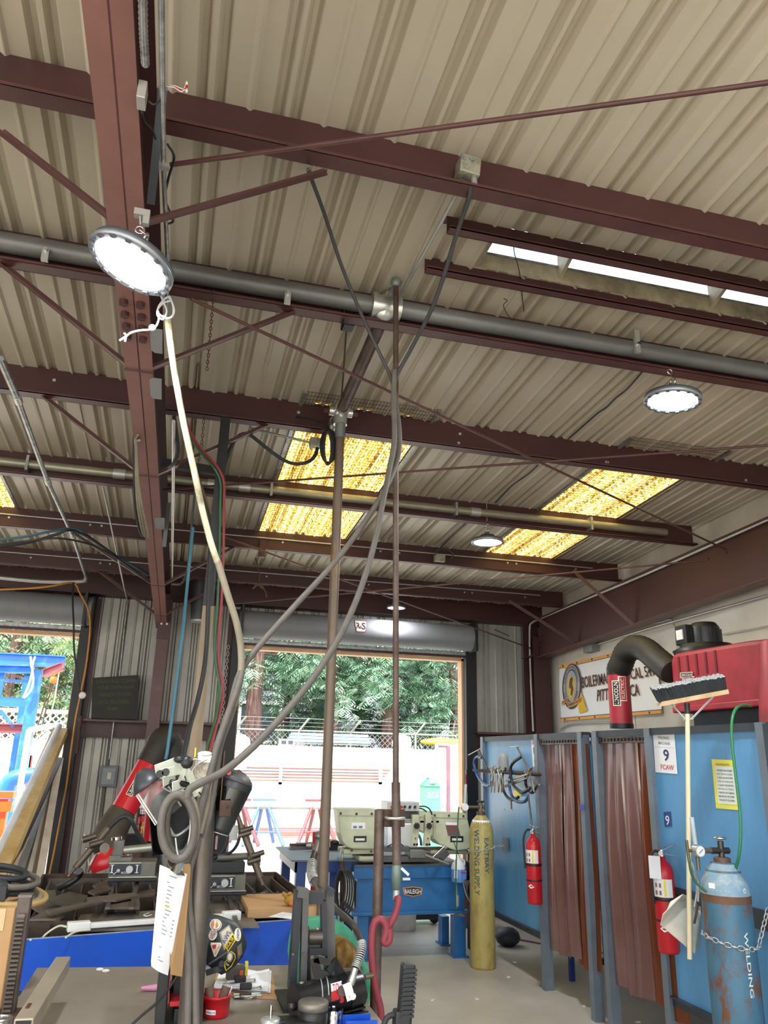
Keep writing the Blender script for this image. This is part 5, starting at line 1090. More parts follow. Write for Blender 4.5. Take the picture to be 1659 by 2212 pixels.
# ---------------------------------------------------------------- fire extinguishers
def extinguisher(c, h, r, lb, tagged=False, face=PI, hang=True):
    """c base centre; face = direction the label looks"""
    c = V(c); t = T('fire_extinguisher', lb, 'extinguisher', c, 'fire extinguishers')
    b = MB(); b.lathe(c, [(0,0),(r*.9,0),(r,.015),(r,h*.72),(r*.92,h*.79),(r*.6,h*.84),(r*.35,h*.86),(r*.35,h*.9),(0,h*.9)], 24); b.build('cylinder', red, t)
    b = MB(); b.lathe(c+V((0,0,h*.3)), [(r+.002,-.006),(r+.004,0),(r+.002,.006)], 24); b.build('strap', blackp, t); b = MB(); b.lathe(c+V((0,0,h*.5)), [(r+.002,-.01),(r+.004,0),(r+.002,.01)], 24); b.build('strap', blackp, t)
    def fn(a, c2, o_=0): g = face+(a-.5)*2.0; return c+V((math.cos(g)*(r+.002+o_), math.sin(g)*(r+.002+o_), h*c2))
    b = MB(); b.grid(lambda u, v: fn(u, .52+.17*v), 8, 2); o = b.build('label', white, t)
    b = MB(); b.grid(lambda u, v: fn(.58+.1*u, .53+.15*v, .001), 3, 2); b.build('label_band', yellow, o)
    for k in range(4): b = MB(); b.grid(lambda u, v: fn(.16+.2*(k % 2)+.1*u, .54+.07*(k//2)+.04*v, .001), 2, 1); b.build('pictogram', mat('picto', '#8C5A78', .5), o)
    b = MB(); g = fn(.45, .23, .002); b.add([fn(.25,.23,.002), fn(.45,.20,.002), fn(.68,.22,.002), fn(.45,.26,.002)], [(0,1,2,3)]); b.build('diamond_label', white, o)
    d = V((math.cos(face-.9), math.sin(face-.9), 0)); top = c+V((0,0,h*.88))
    b = MB(); b.cyl(top, top+V((0,0,.05)), r*.3, 12); b.build('valve', chrome, t)
    b = MB(); b.bar(top+V((0,0,.045)), top+d*-.09+V((0,0,.085)), .02, .006); b.build('handle', chrome, t)
    b = MB(); b.bar(top+V((0,0,.03)), top+d*-.1+V((0,0,.01)), .02, .006); b.build('lever', chrome, t)
    g = V((math.cos(face), math.sin(face), 0)); b = MB(); b.cyl(top+V((0,0,.03)), top+V((0,0,.03))+g*.03, .014, 12); b.build('gauge', galvw, t)
    b = MB(); b.tube(smooth_path([top+V((0,0,.03)), top+d*.05+V((0,0,.04)), top+d*(r+.02)+V((0,0,-.03)), c+d*(r+.016)+V((0,0,h*.6)), c+d*(r+.012)+V((0,0,h*.45))], 5), .009, 8); b.build('hose', black_r, t)
    if tagged:
        b = MB(); p = fn(.28, .80, .012); b.obox(p, frame(g), (.035, .065, .001)); b.build('inspection_tag', paper, t)
    return t
c = BX(1156, 1952, -.085); extinguisher(c, .60, .063, 'red fire extinguisher on the blue panel below the hanging clamps', face=PI+.75)
c = BX(1446, 2058, -.095); extinguisher(c, .60, .064, 'red fire extinguisher with a white tag beside the dustpan', True, face=PI+.8)
# ---------------------------------------------------------------- gas cylinders
ytank = mat('tank_yellow', '#B0A05E', .45, 0, .1, 6, '#8C7A46', .35, .2, 8, stretch=(1,1,.5))
btank = mat('tank_blue', '#456F86', .5, 0, .15, 5, '#6E4A33', .36, .1, 9, stretch=(1,1,.5), bump=.1)
def cylfn(c, r, a0, z0_, z1_, a1):
    """text running downwards; u along length (down), v across"""
    return lambda u, v: c+V((math.cos(a0+(a1-a0)*v)*r, math.sin(a0+(a1-a0)*v)*r, z0_+(z1_-z0_)*u))
c = PZ(1053, 2096, 0); r = .112
t = T('yellow_gas_cylinder', 'tall mustard-yellow gas cylinder with blue stencilled letters, chained beside booth ten', 'cylinder', (c.x, c.y+.1, 0)); c = V((c.x, c.y+.1, 0))
H1 = PY(1052, 1773, c.y).z
b = MB(); b.lathe(c, [(0,0),(r*.97,0),(r,.02),(r,H1-.12),(r*.93,H1-.05),(r*.7,H1+.01),(r*.4,H1+.045),(r*.36,H1+.05),(0,H1+.05)], 32); b.build('cylinder', ytank, t)
b = MB(); b.lathe(c+V((0,0,H1-.045)), [(r*.93,-.01),(r*.72,.052)], 24); b.build('shoulder_label', paper, t)
b = MB(); b.cyl(c+V((0,0,H1+.04)), c+V((0,0,H1+.08)), .04, 16); b.build('collar', mat('collar_brown', '#5A4238', .5), t)
b = MB(); b.cyl(c+V((0,0,H1+.08)), c+V((0,0,H1+.16)), .018, 10); b.cyl(c+V((-.04,0,H1+.12)), c+V((.04,0,H1+.12)), .014, 10); b.build('valve', brass, t)
b = MB(); b.lathe(c+V((0,0,H1+.16)), [(.02,0),(.035,.004),(.035,.016),(0,.018)], 12); b.build('hand_wheel', blackp, t)
o = b = None
b = MB(); g0 = c+V((-.04,0,H1+.12)); b.tube([g0, g0+V((-.13,0,0))], .012, 8); b.build('regulator_stem', brass, t)
b = MB(); g1 = g0+V((-.13,-.0,0)); b.cyl(g1+V((0,-.04,0)), g1+V((0,.01,0)), .032, 16); b.build('gauge', white, t)
b = MB(); b.tube([g1+V((.01,0,.03)), g1+V((.02,0,.20))], .013, 10); b.build('flow_tube', mat('clear_tube', '#C9D2D4', .1, alpha=.7), t)
b = MB(); b.tube(smooth_path([g1+V((-.05,0,.0)), g1+V((-.06,0,-.1)), g1+V((-.07,.03,-.5)), g1+V((-.05,.1,-.9))], 5), .006, 6); b.build('gas_hose', mat('green_hose', '#2F5E3C', .5), t)
az = math.atan2(-c.y, -c.x); bl = mat('stencil_blue', '#27505E', .6)
text('WELDING SUPPLY', cylfn(c, r+.0015, az-.62, H1-.07, H1-.62, az-.18), bl, t)
text('EASTBAY', cylfn(c, r+.0015, az+.25, H1-.14, H1-.44, az+.62), bl, t)
b = MB(); zc = PY(1052, 1833, c.y).z; b.chain([c+V((math.cos(a)*(r+.008), math.sin(a)*(r+.008), zc+.02*math.cos(a))) for a in [az-1.9+3.8*i/14 for i in range(15)]]+[BX(1092,1828,-.02)], .0028, .03); b.thing('retaining_chain', galvw, 'thin chain around the yellow gas cylinder', 'chain', 'retaining chains')
b = MB(); p = BX(1093, 1824, -.01); b.bx(p.x-.02, p.x, p.y-.06, p.y+.05, p.z-.06, p.z+.06); b.thing('chain_bracket', boothgrey, 'grey bracket on the blue panel holding the thin chain', 'bracket')
# blue cylinder
c = V((2.62, 3.72, 0)); 
top = PY(1560, 1860, 3.72); c = V((top.x, 3.72, 0)); r = PY(1603,1920,3.72).x-PY(1559,1920,3.72).x; r = r*.98; H1 = PY(1560, 1890, 3.72).z
t = T('blue_gas_cylinder', 'rusty blue gas cylinder with white lettering, nearest the camera', 'cylinder', c)
b = MB(); b.lathe(c, [(0,0),(r*.97,0),(r,.02),(r,H1-.10),(r*.93,H1-.04),(r*.72,H1+.02),(r*.45,H1+.055),(r*.4,H1+.06),(0,H1+.06)], 36); b.build('cylinder', btank, t)
b = MB(); b.lathe(c+V((0,0,H1-.085)), [(r+.001,0),(r*.94,.05),(r*.74,.10),(r*.5,.14)], 36); b.build('shoulder', mat('tank_pale', '#7F9BAA', .5, 0, .12, 8, '#A8B4B8', .3, .15, 18), t)
b = MB(); b.lathe(c+V((0,0,H1-.12)), [(r+.0012,0),(r+.0012,.035)], 36); b.build('rust_band', mat('rust_band', '#6B4B35', .7, 0, .2, 12), t)
b = MB(); b.lathe(c+V((0,0,H1+.05)), [(.042,0),(.042,.03),(.036,.034),(0,.034)], 20); b.build('collar', mat('collar_brown', '#5A4238', .5), t)
b = MB(); b.cyl(c+V((0,0,H1+.08)), c+V((0,0,H1+.16)), .016, 10); b.cyl(c+V((-.06,0,H1+.115)), c+V((.045,0,H1+.115)), .016, 10); b.build('valve', mat('dark_brass', '#4E4840', .4, .7), t)
b = MB(); b.lathe(c+V((0,0,H1+.165)), [(.008,0),(.03,.004),(.034,.01),(.03,.016),(.008,.012)], 12); b.build('hand_wheel', chrome, t)
g0 = c+V((-.06,-.0,H1+.115)); b = MB(); b.tube([g0, g0+V((-.06,0,0))], .013, 8); b.build('regulator_stem', brass, t)
g1 = g0+V((-.085,-.0,.0)); b = MB(); b.cyl(g1+V((0,-.03,0)), g1+V((0,.01,0)), .028, 18); o = b.build('gauge', galvw, t); b = MB(); b.cyl(g1+V((0,-.031,0)), g1+V((0,-.032,0)), .024, 18); b.build('gauge_face', white, o); b = MB(); b.bar(g1+V((-.012,-.034,-.01)), g1+V((.012,-.034,.01)), .003, .001); b.build('needle', ink, o)
b = MB(); b.tube([g1+V((-.005,0,.03)), g1+V((-.012,0,.16))], .012, 12); b.build('flow_tube', mat('clear_tube', '#C9D2D4', .1, alpha=.7), t)
b = MB(); b.tube([g1+V((.0,0,-.03)), g1+V((.0,0,-.09))], .010, 8); b.tube([g1+V((-.055,0,.05)), g1+V((-.05,0,-.05))], .008, 8); b.tube([g1, g1+V((-.05,0,0))], .008, 8); b.build('fittings', brass, t)
b = MB(); b.tube(smooth_path([g1+V((-.05,0,-.05)), g1+V((-.045,0,-.10)), g1+V((-.02,-.0,-.15)), g1+V((.02,-.02,-.19))], 4), .006, 6); b.build('gas_hose', mat('green_hose', '#2F5E3C', .5), t)
az = math.atan2(-c.y, -c.x); wt = mat('stencil_white', '#D5DEDC', .6)
text('FBWS', lambda a, cc: c+V((math.cos(az-.75+.95*a)*(r*.975), math.sin(az-.75+.95*a)*(r*.975), H1-.095+.035*cc)), wt, t)
text('8', lambda a, cc: c+V((math.cos(az+.78+.2*a)*(r*.985), math.sin(az+.78+.2*a)*(r*.985), H1-.095+.05*cc)), wt, t)
text('WELDING', cylfn(c, r+.002, az+.56, H1-.24, H1-.52, az+.74), wt, t)
p_ = lambda a, cc: c+V((math.cos(az-.7+.3*a)*(r*.98), math.sin(az-.7+.3*a)*(r*.98), H1-.055+.025*cc))
b = MB(); b.add([p_(0,0), p_(1,0), p_(1,1), p_(0,1)], [(0,1,2,3)]); b.build('label_patch', paper, t)
zc = PY(1560, 2030, c.y).z
b = MB(); b.chain([c+V((math.cos(a)*(r+.010), math.sin(a)*(r+.010), zc-.02*math.sin((a-az)*1.3+.3)+.0)) for a in [az-1.6+3.2*i/14 for i in range(15)]]+[PY(1659,1962,3.66)], .0035, .036); b.thing('retaining_chain', galvw, 'heavier chain around the rusty blue gas cylinder', 'chain', 'retaining chains')
# ---------------------------------------------------------------- broom and dustpan
yb2 = 3.95
bh0, bh1 = PY(1485, 1538, yb2), PY(1490, 2072, yb2)
t = T('push_broom', 'push broom with dark bristles standing head up against booth nine', 'broom', bh1)
pw = mat('handle_wood', '#E4D5AE', .5, 0, .05, 8)
b = MB(); b.tube([bh1, bh0], .013, 14); b.build('handle', pw, t)
b = MB(); b.tube([bh0+V((0,0,-.01)), bh0+V((0,0,.05))], .016, 12); b.build('socket', blackp, t)
L_, R_ = PY(1420, 1520, yb2+.06), PY(1570, 1492, yb2-.10); ax_ = (R_-L_).normalized(); up_ = V((0, -.25, 1)).normalized(); dp = ax_.cross(up_).normalized(); up_ = dp.cross(ax_)
mid = (L_+R_)/2; hl = (R_-L_).length/2
b = MB(); b.prism([mid-ax_*hl-dp*.035-up_*.012, mid+ax_*hl-dp*.035-up_*.012, mid+ax_*(hl+.0)-dp*.035+up_*.012, mid-ax_*(hl-.02)-dp*.035+up_*.012], dp*.07); b.build('block', wood, t)
bris = mat('bristle_dark', '#2D3134', .8, 0, .2, 60, stretch=(1,1,.1)); brt = mat('bristle_tip', '#A9ABAC', .9, 0, .2, 40)
b = MB(); q9 = BX(1600, 1975, -.02); b.bx(XB_-.02, XB_+.0, 3.72, Ye, q9.z-.05, q9.z+.05); b.build('waist_rail', boothdk, bo9)
rng = random.Random(5); b = MB(); b2 = MB()
for i in range(46):
    for j in range(5):
        u = -1+2*(i+.5)/46; v = -1+2*(j+.5)/5; p = mid+ax_*u*hl*.97+dp*v*.030+up_*.012
        q = p+up_*(.075+rng.uniform(-.003, .004))+dp*(v*.012)+ax_*(u*.012-.008)+V((rng.uniform(-.003,.003),)*3)
        b.tube([p, q], [.0062, .0075], 5, cap=False); b2.tube([q, q+up_*.007], [.0077, .006], 5)
o = b.build('bristles', bris, t); o['kind'] = 'stuff'; o = b2.build('bristle_tips', brt, t); o['kind'] = 'stuff'
for s_ in (-1, 1):
    b = MB(); b.bar(bh0+V((0,0,-.045))+V((s_*.015,0,0)), mid+ax_*s_*hl*.62-up_*.014, .010, .003, up=(0,1,0)); b.build('brace', galvw, t)
b = MB(); b.tube([bh0+V((-.03,0,-.045)), bh0+V((.03,0,-.045))], .004, 6); b.build('clamp', chrome, t)
Yp = 3.99
t = T('dustpan', 'cream metal dustpan hanging between the fire extinguisher and the rusty blue cylinder', 'dustpan', PY(1470, 2000, Yp))
cream = mat('dustpan_cream', '#D9D2C0', .4, .1, .08, 8)
D = [PY(x, y, Yp+d) for x, y, d in ((1427,1998,0),(1500,2060,0),(1513,2045,.06),(1514,1965,.10),(1483,1945,.10),(1449,1948,.08))]
b = MB(); b.add(D, [(0,1,2,3,4,5)]); 
E = [PY(x, y, Yp+d-.03) for x, y, d in ((1432,1975,0),(1449,1948,.05),(1475,1932,.08),(1490,1938,.1),(1514,1960,.12),(1514,2045,.1))]
b.add([D[0], D[5], D[4], D[3], D[2]]+[E[0], E[2], E[3], E[4], E[5]], [(0,1,6,5),(1,2,7,6),(2,3,8,7),(3,4,9,8)]); b.build('pan', cream, t, solid=.004)
b = MB(); b.tube(smooth_path([PY(1508,1948,Yp-.02), PY(1508,1905,Yp), PY(1498,1875,Yp), PY(1494,1863,Yp+.02)], 5), .007, 8); b.tube(smooth_path([PY(1500,1960,Yp-.02), PY(1506,1920,Yp), PY(1500,1885,Yp)], 5), .006, 8); b.build('handle', galvw, t)
b = MB(); p, q = PY(1500,1995,Yp-.03), PY(1508,1952,Yp-.01); b.bar(p, q, .012, .004); b.build('bracket', steel, t)
# green hose over the booth top
b = MB(); b.tube(smooth_path([PY(1622,1525,3.8), PY(1600,1524,3.68), PY(1585,1540,3.62), PY(1580,1580,3.6), PY(1586,1650,3.6), PY(1597,1740,3.6), PY(1600,1800,3.6), PY(1596,1850,3.62), PY(1589,1876,3.66), PY(1586,1895,3.7)], 6), .008, 8); b.thing('green_gas_hose', mat('green_gas', '#2E7A4C', .4), 'green gas hose looping over booth nine to the blue cylinder', 'hose')
# ---------------------------------------------------------------- clamps on the rack
Xc = 3.0
rk0, rk1 = BX(1165, 1673, -.03), BX(1043, 1664, -.05)
t = T('clamp_rack', 'rusty pipe rack on the blue panel that holds the clamps', 'rack', rk0)
b = MB(); b.tube([rk1, rk0], .018, 10); b.tube([rk1+V((-.10,0,0)), rk0+V((-.10,0,0))], .014, 8); b.build('pipe', rust, t)
for p in (rk1, rk0, (rk0+rk1)/2): b = MB(); b.tube([p+V((.02,0,0)), p+V((-.11,0,0))], .010, 6); b.build('arm', rust, t)
def cclamp(poly, scr, m, lb, X=3.02, r=.014, w_=.016):
    """poly: frame path in pixels, scr: screw line + bar"""
    P = smooth_path([PX(x, y, X) for x, y in poly], 5); t = T('c_clamp', lb, 'clamp', P[0], 'clamps on the rack')
    b = MB(); b.tube(P, r, 6); b.build('frame', m, t)
    a, c = PX(*scr[0], X), PX(*scr[1], X); b = MB(); b.tube([a, c], .008, 8); b.build('screw', steel, t)
    a, c = PX(*scr[2], X), PX(*scr[3], X); b = MB(); b.tube([a, c], .004, 6); b.ball(a, .007, n=8); b.ball(c, .007, n=8); b.build('tommy_bar', steel_b, t)
    return t
cbl = mat('clamp_blue', '#234F86', .35, 0, .1, 6); cbk = mat('clamp_black', '#23252A', .4, .2, .1, 6); cst = mat('clamp_steel', '#A9A296', .35, .7, .1, 15)
cclamp([(1040,1637),(1030,1635),(1024,1648),(1030,1672),(1044,1692),(1056,1697),(1062,1690)], ((1034,1620),(1054,1660),(1012,1631),(1038,1617)), cbl, 'blue C-clamp hooked on the left end of the rack', 2.98)
cclamp([(1127,1634),(1110,1646),(1103,1660),(1106,1690),(1118,1706),(1130,1712),(1146,1702)], ((1117,1614),(1144,1665),(1101,1614),(1119,1612)), cbk, 'black C-clamp with a tall screw on the rack', 2.98)
cclamp([(1092,1660),(1085,1675),(1086,1700),(1094,1720),(1108,1728),(1120,1722)], ((1104,1728),(1105,1748),(1090,1748),(1107,1750)), cbk, 'black C-clamp behind, screw pointing down', 3.04)
cclamp([(1108,1665),(1100,1685),(1104,1715),(1115,1730),(1132,1732),(1141,1722)], ((1141,1716),(1149,1786),(1152,1786),(1145,1783)), cbl, 'dark blue C-clamp with a long screw hanging lowest', 3.0)
cclamp([(1148,1660),(1138,1672),(1136,1695),(1148,1712),(1160,1700)], ((1150,1690),(1163,1696),(1155,1712),(1165,1695)), cbk, 'black C-clamp beside the booth post', 3.05)
def pliers(x, y, dx, dy, lb, X=2.97):
    a = PX(x, y, X); t = T('locking_pliers', lb, 'pliers', a, 'locking pliers on the rack')
    for s_ in (-1, 1): b = MB(); b.tube(smooth_path([a, PX(x+dx*.4+s_*3, y+dy*.4, X), PX(x+dx+s_*3.5, y+dy, X)], 4), .007, 6); b.build('handle', cst, t)
    b = MB(); b.tube([PX(x-2, y-6, X), a], .010, 6); b.tube([PX(x-3, y-8, X), PX(x-7, y-14, X)], .006, 6); b.tube([PX(x+1, y-8, X), PX(x+5, y-14, X)], .006, 6); b.build('jaws', cst, t)
for k, (x, y, dx, dy, lb) in enumerate(((1068,1672,-4,40,'locking pliers hanging third from the blue C-clamp, handles down'), (1076,1668,2,44,'locking pliers with a long handle left of the black clamps'), (1062,1668,0,30,'locking pliers next to the blue C-clamp'), (1084,1676,-4,36,'locking pliers in front of the black C-clamp'), (1142,1672,-46,14,'long-nosed locking pliers lying across the clamps to the left'), (1140,1680,-52,20,'lower long-nosed locking pliers lying across the clamps'), (1146,1676,4,34,'locking pliers hanging by the booth post'))):
    pliers(x, y, dx, dy, lb, 2.95+.01*k)
c = PX(1087, 1640, 3.05); b = MB(); b.lathe(c+V((0,0,-.10)), [(.05,0),(.05,.08),(.046,.12),(.03,.15),(0,.16)], 18); b.thing('grey_canister', mat('cap_grey', '#8C9090', .5), 'grey metal valve cap sitting on the clamp rack', 'cap')
b = MB(); q = BX(1117, 1714, -.03); b.box(q, (.02, .12, .05)); b.thing('yellow_tag', yellow, 'small yellow tag behind the hanging clamps', 'tag')
# under-booth things
b = MB(); c = PZ(1241, 2044, 0.012)
for k in range(3): b.ring(c+V((0,0,.012*k)), (0,0,1), .14-.01*k, .008, 24, 6)
b.tube(smooth_path([c+V((.14,0,0)), PZ(1280,2055,.01), PZ(1330,2060,.01)], 4), .008, 6); b.tube(smooth_path([c+V((-.14,.02,0)), PZ(1180,2040,.01), PZ(1110,2027,.01), PZ(1060,2020,.01)], 4), .008, 6)
b.thing('red_cable_coil', mat('red_cable', '#7C2F38', .5), 'dark red cable coiled on the floor under booth ten', 'cable')
b = MB(); b.bx(*(lambda p: (p.x-.02, p.x+.02, p.y-.02, p.y+.02, 0, .7))(PZ(1236, 2119, 0))); b.thing('navy_post', mat('navy_steel', '#1C3278', .4), 'navy blue table leg showing under the amber curtain', 'leg post')
b = MB(); c = PZ(1097, 2038, .02); b.ball(c+V((0,0,.06)), (.13,.12,.09)); b.thing('black_bag', black_r, 'black lumpy bag on the floor behind the yellow cylinder', 'bag')
c = PZ(1010, 2010, .0); t = T('terracotta_bin', 'terracotta plastic bin on the floor behind the yellow cylinder', 'bin', c)
b = MB(); c = V((c.x+.12, c.y+.25, 0)); b.lathe(c, [(0,0),(.16,0),(.2,.42),(.21,.42),(.21,.45),(.19,.45),(.17,.02),(0,.02)], 20); b.build('bin', mat('terracotta', '#A8533C', .6), t)
# litter on the floor
for i, (px, py) in enumerate(((1378,2207),(1262,2173),(1112,2078),(1098,2110),(935,2160),(1030,2158))):
    c = PZ(px, py, .003); b = MB(); b.box(c, (.03, .02, .006), rz=i); b.thing('paper_scrap', mat('scrap', '#D8D0C0', .8), ['small torn scrap on the floor under booth nine','small scrap on the floor left of the wide booth posts','tiny scrap on the floor right of the yellow cylinder','tiny scrap near the foot of the yellow cylinder','tiny scrap on the floor beside the steel post','tiny scrap on the open floor in front of the yellow cylinder'][i], 'scrap', 'scraps on the floor')
# ================================================================ BAND SAW
YS = 7.65
sawb = mat('saw_blue', '#2B6CA6', .35, 0, .07, 4, '#1F5286', .35, .3, 3)
cream2 = mat('saw_cream', '#C6CBAE', .45, 0, .06, 5, '#A8AC90', .35, .35, 4)
cast = mat('cast_iron', '#5D5D5A', .5, .4, .15, 10)
def Q(x, y, d=0): return PY(x, y, YS+d)
def fbox(b, x0, y0, x1, y1, d0, d1, m=0):
    a, c = PY(x0, y1, YS+d0), PY(x1, y0, YS+d0); return b.bx(a.x, c.x, YS+d0, YS+d1, a.z, c.z, m)
t = T('band_saw', 'large blue and cream horizontal band saw in front of the middle doorway', 'saw', (Q(885,2050).x, YS+.3, 0))
b = MB(); fbox(b, 770, 1882, 1004, 1972, 0, .62); b.build('base_cabinet', sawb, t, .006)
b = MB(); fbox(b, 764, 1868, 1006, 1900, -.02, .66); b.build('coolant_tray', sawb, t, .006)
b = MB(); fbox(b, 766, 1866, 1006, 1872, -.03, .68); b.build('tray_rim', cast, t)
b = MB(); fbox(b, 760, 1966, 1012, 1980, -.05, .68); b.build('base_flange', sawb, t, .004)
for x0, x1, d in ((772,796,0),(982,1006,0),(770,790,.5),(955,970,.5)):
    b = MB(); a, c = PY(x0, 1980, YS+d), PY(x1, 1980, YS+d); b.bx(a.x, c.x, YS+d, YS+d+.12, .012, a.z); b.build('leg', sawb, t)
    b = MB(); b.bx(a.x-.02, c.x+.02, YS+d-.03, YS+d+.15, 0, .014); b.build('foot', sawb, t)
b = MB(); a = Q(770,1900); c = Q(770,1970); b.bx(a.x-.003, a.x, YS+.06, YS+.56, c.z+.02, a.z-.02); b.build('side_plate', white, t)
b = MB(); fbox(b, 757, 1905, 760, 1922, .25, .28); b.build('side_knob', brass, t)
# wheel covers with rounded lower corners
def cover(pts, name, th, m):
    n = len(pts); b = MB(); b.prism([Q(x, y) for x, y in pts], (0, th, 0)); return b.build(name, m, t, .012)
cover([(729,1747),(812,1748),(813,1835),(760,1834),(748,1829),(740,1818),(735,1800)], 'wheel_cover', .22, cream2)
cover([(905,1752),(1006,1757),(1012,1775),(1022,1822),(1020,1830),(1008,1836),(985,1838),(950,1825),(930,1805),(906,1795)], 'wheel_cover', .22, cream2)
b = MB(); b.prism([Q(x, y, -.004) for x, y in ((729,1747),(812,1748),(812,1762),(730,1761))], (0, -.004, 0)); b.build('cover_lid', cream2, t)
b = MB(); b.prism([Q(x, y, -.004) for x, y in ((905,1752),(1006,1757),(1008,1768),(905,1764))], (0, -.004, 0)); b.build('cover_lid', cream2, t)
for x, y in ((736,1757),(770,1758),(803,1758),(939,1761),(970,1762),(1001,1763),(760,1837),(802,1839),(1010,1838)):
    b = MB(); b.cyl(Q(x,y,-.004), Q(x,y,-.014), .012, 8); b.build('screw', blackp, t)
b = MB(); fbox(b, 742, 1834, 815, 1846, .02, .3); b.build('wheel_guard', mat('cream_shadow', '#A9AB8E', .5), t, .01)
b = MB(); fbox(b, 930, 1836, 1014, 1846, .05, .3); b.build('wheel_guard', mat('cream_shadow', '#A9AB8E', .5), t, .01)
for x0 in (764, 973):
    b = MB(); fbox(b, x0, 1806, x0+28, 1819, -.004, 0); o = b.build('recessed_handle', blackp, t); b = MB(); fbox(b, x0+4, 1811, x0+24, 1816, -.012, -.004); b.build('grip', white, o)
b = MB(); fbox(b, 759, 1777, 789, 1791, -.004, 0); o = b.build('data_plate', paper, t)
for k in range(2): b = MB(); fbox(b, 763+k*12, 1784, 771+k*12, 1789, -.006, -.004); b.build('printed_block', inkg, o)
b = MB(); p = [Q(x,y,-.005) for x, y in ((961,1776),(988,1777),(995,1806),(968,1806))]; b.prism(p, (0, .003, 0)); o = b.build('warning_plate', mat('plate_grey', '#8D8C88', .5), t)
fw = quadfn(p[3]+V((0,-.001,0)), p[2]+V((0,-.001,0)), p[0]+V((0,-.001,0)), p[1]+V((0,-.001,0)))
for v0, v1, m_ in ((.80,1,paper),(.74,.80,red),(.34,.40,red),(.40,.74,ink),(.03,.34,ink)): b = MB(); b.add([fw(.02,v0), fw(.98,v0), fw(.98,v1), fw(.02,v1)], [(0,1,2,3)]); b.build('print', m_ if m_ is not ink else mat('plate_dark', '#5D5A58', .5), o)
# bow beam, guides, knobs
b = MB(); fbox(b, 812, 1765, 948, 1770, .05, .12); fbox(b, 812, 1772, 948, 1778, .05, .12); b.build('bow_beam', cast, t)
b = MB(); fbox(b, 870, 1773, 948, 1777, .0, .05); b.build('guide_bar', steel_b, t)
for x0, x1 in ((891,906),(919,932)):
    b = MB(); b.prism([Q(a, c, -.06) for a, c in ((x0,1760),(x1,1760),(x1,1790),(x1-3,1828),(x0-3,1828),(x0,1790))], (0, .05, 0)); b.build('blade_guide', cream2, t, .004)
    cc = Q((x0+x1)/2+1, 1784, -.07); b = MB(); n = 16
    b.prism([cc+V((math.cos(2*PI*k/n)*(.032 if k % 2 else .022), 0, math.sin(2*PI*k/n)*(.032 if k % 2 else .022))) for k in range(n)], (0, -.02, 0)); b.build('star_knob', blackp, t)
    for k in (-1, 1): b = MB(); q_ = Q((x0+x1)/2-1+k*3, 1824, -.065); b.cyl(q_, q_+V((0,-.012,0)), .011, 8); b.build('bolt', blackp, t)
    b = MB(); q_ = Q((x0+x1)/2-1, 1811, -.065); b.cyl(q_, q_+V((0,-.004,0)), .008, 8); b.build('red_mark', red, t)
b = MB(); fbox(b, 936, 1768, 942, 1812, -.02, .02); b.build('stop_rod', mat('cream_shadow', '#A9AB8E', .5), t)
# control box
b = MB(); fbox(b, 836, 1733, 906, 1752, -.02, .2); o = b.build('control_box', mat('control_grey', '#B9BDBD', .4, .2), t, .004)
b = MB(); fbox(b, 872, 1752, 904, 1764, .05, .15); b.build('control_bracket', cast, t)
for k, (x, m_) in enumerate(((846, red), (866, red), (874, blackp), (885, blackp), (896, blackp))):
    b = MB(); q_ = Q(x, 1743, -.02); b.cyl(q_, q_+V((0,-.02,0)), .013 if k < 2 else .010, 12); 
    if k > 1: b.ring(q_+V((0,-.004,0)), (0,1,0), .016, .003, 12, 5, 1)
    b.build('push_button' if k < 2 else 'selector', [m_, chrome], o)
b = MB(); b.tube(smooth_path([Q(906,1742), Q(918,1742,-.02), Q(928,1748,-.02), Q(934,1762,0)], 5), .007, 6); b.tube(smooth_path([Q(906,1746), Q(914,1748,-.02), Q(922,1754,0)], 5), .007, 6); b.build('control_cable', black_r, t)
# bed, vise
b = MB(); fbox(b, 782, 1848, 950, 1864, -.02, .4); b.build('bed', cast, t, .01)
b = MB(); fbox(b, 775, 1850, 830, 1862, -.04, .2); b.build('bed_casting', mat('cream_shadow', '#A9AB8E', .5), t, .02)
b = MB(); fbox(b, 830, 1828, 886, 1840, -.05, .05); b.build('vise_jaw', cast, t, .006)
b = MB(); fbox(b, 886, 1838, 922, 1854, -.08, .1); b.build('vise_body', mat('vise_grey', '#7C7B76', .4, .4), t, .004)
b = MB(); fbox(b, 862, 1830, 960, 1838, .06, .12); b.build('blade_strip', steel, t)
b = MB(); b.prism([Q(x, y, .0) for x, y in ((940,1848),(962,1832),(972,1846),(958,1860))], (0, .2, 0)); b.build('motor_casting', cast, t, .01)
b = MB(); b.tube([Q(919,1847,-.14), Q(969,1866,-.16)], .010, 8); b.tube([Q(935,1852,-.15), Q(960,1829,-.12)], .009, 8); b.tube([Q(922,1846,-.08), Q(935,1852,-.15)], .012, 8); b.build('vise_handle', steel_b, t)
b = MB(); b.tube(smooth_path([Q(836,1829,-.06), Q(850,1822,-.06), Q(862,1821,-.06), Q(872,1828,-.06)], 4), .006, 6); b.build('work_stop', blackp, t)
b = MB(); fbox(b, 790, 1862, 815, 1876, .1, .4); b.build('pedestal', sawb, t)
b = MB(); b.tube(smooth_path([Q(902,1800,-.03), Q(908,1812,-.04), Q(910,1826,-.03)], 4), .012, 8); b.build('coolant_hose', mat('loc_line', '#2E4E7A', .5), t)
b = MB(); b.ring(Q(737,1850,.05), (0, 1, 0), .012, .005, 12, 6, ry=.06); b.build('hand_crank', steel_b, t)
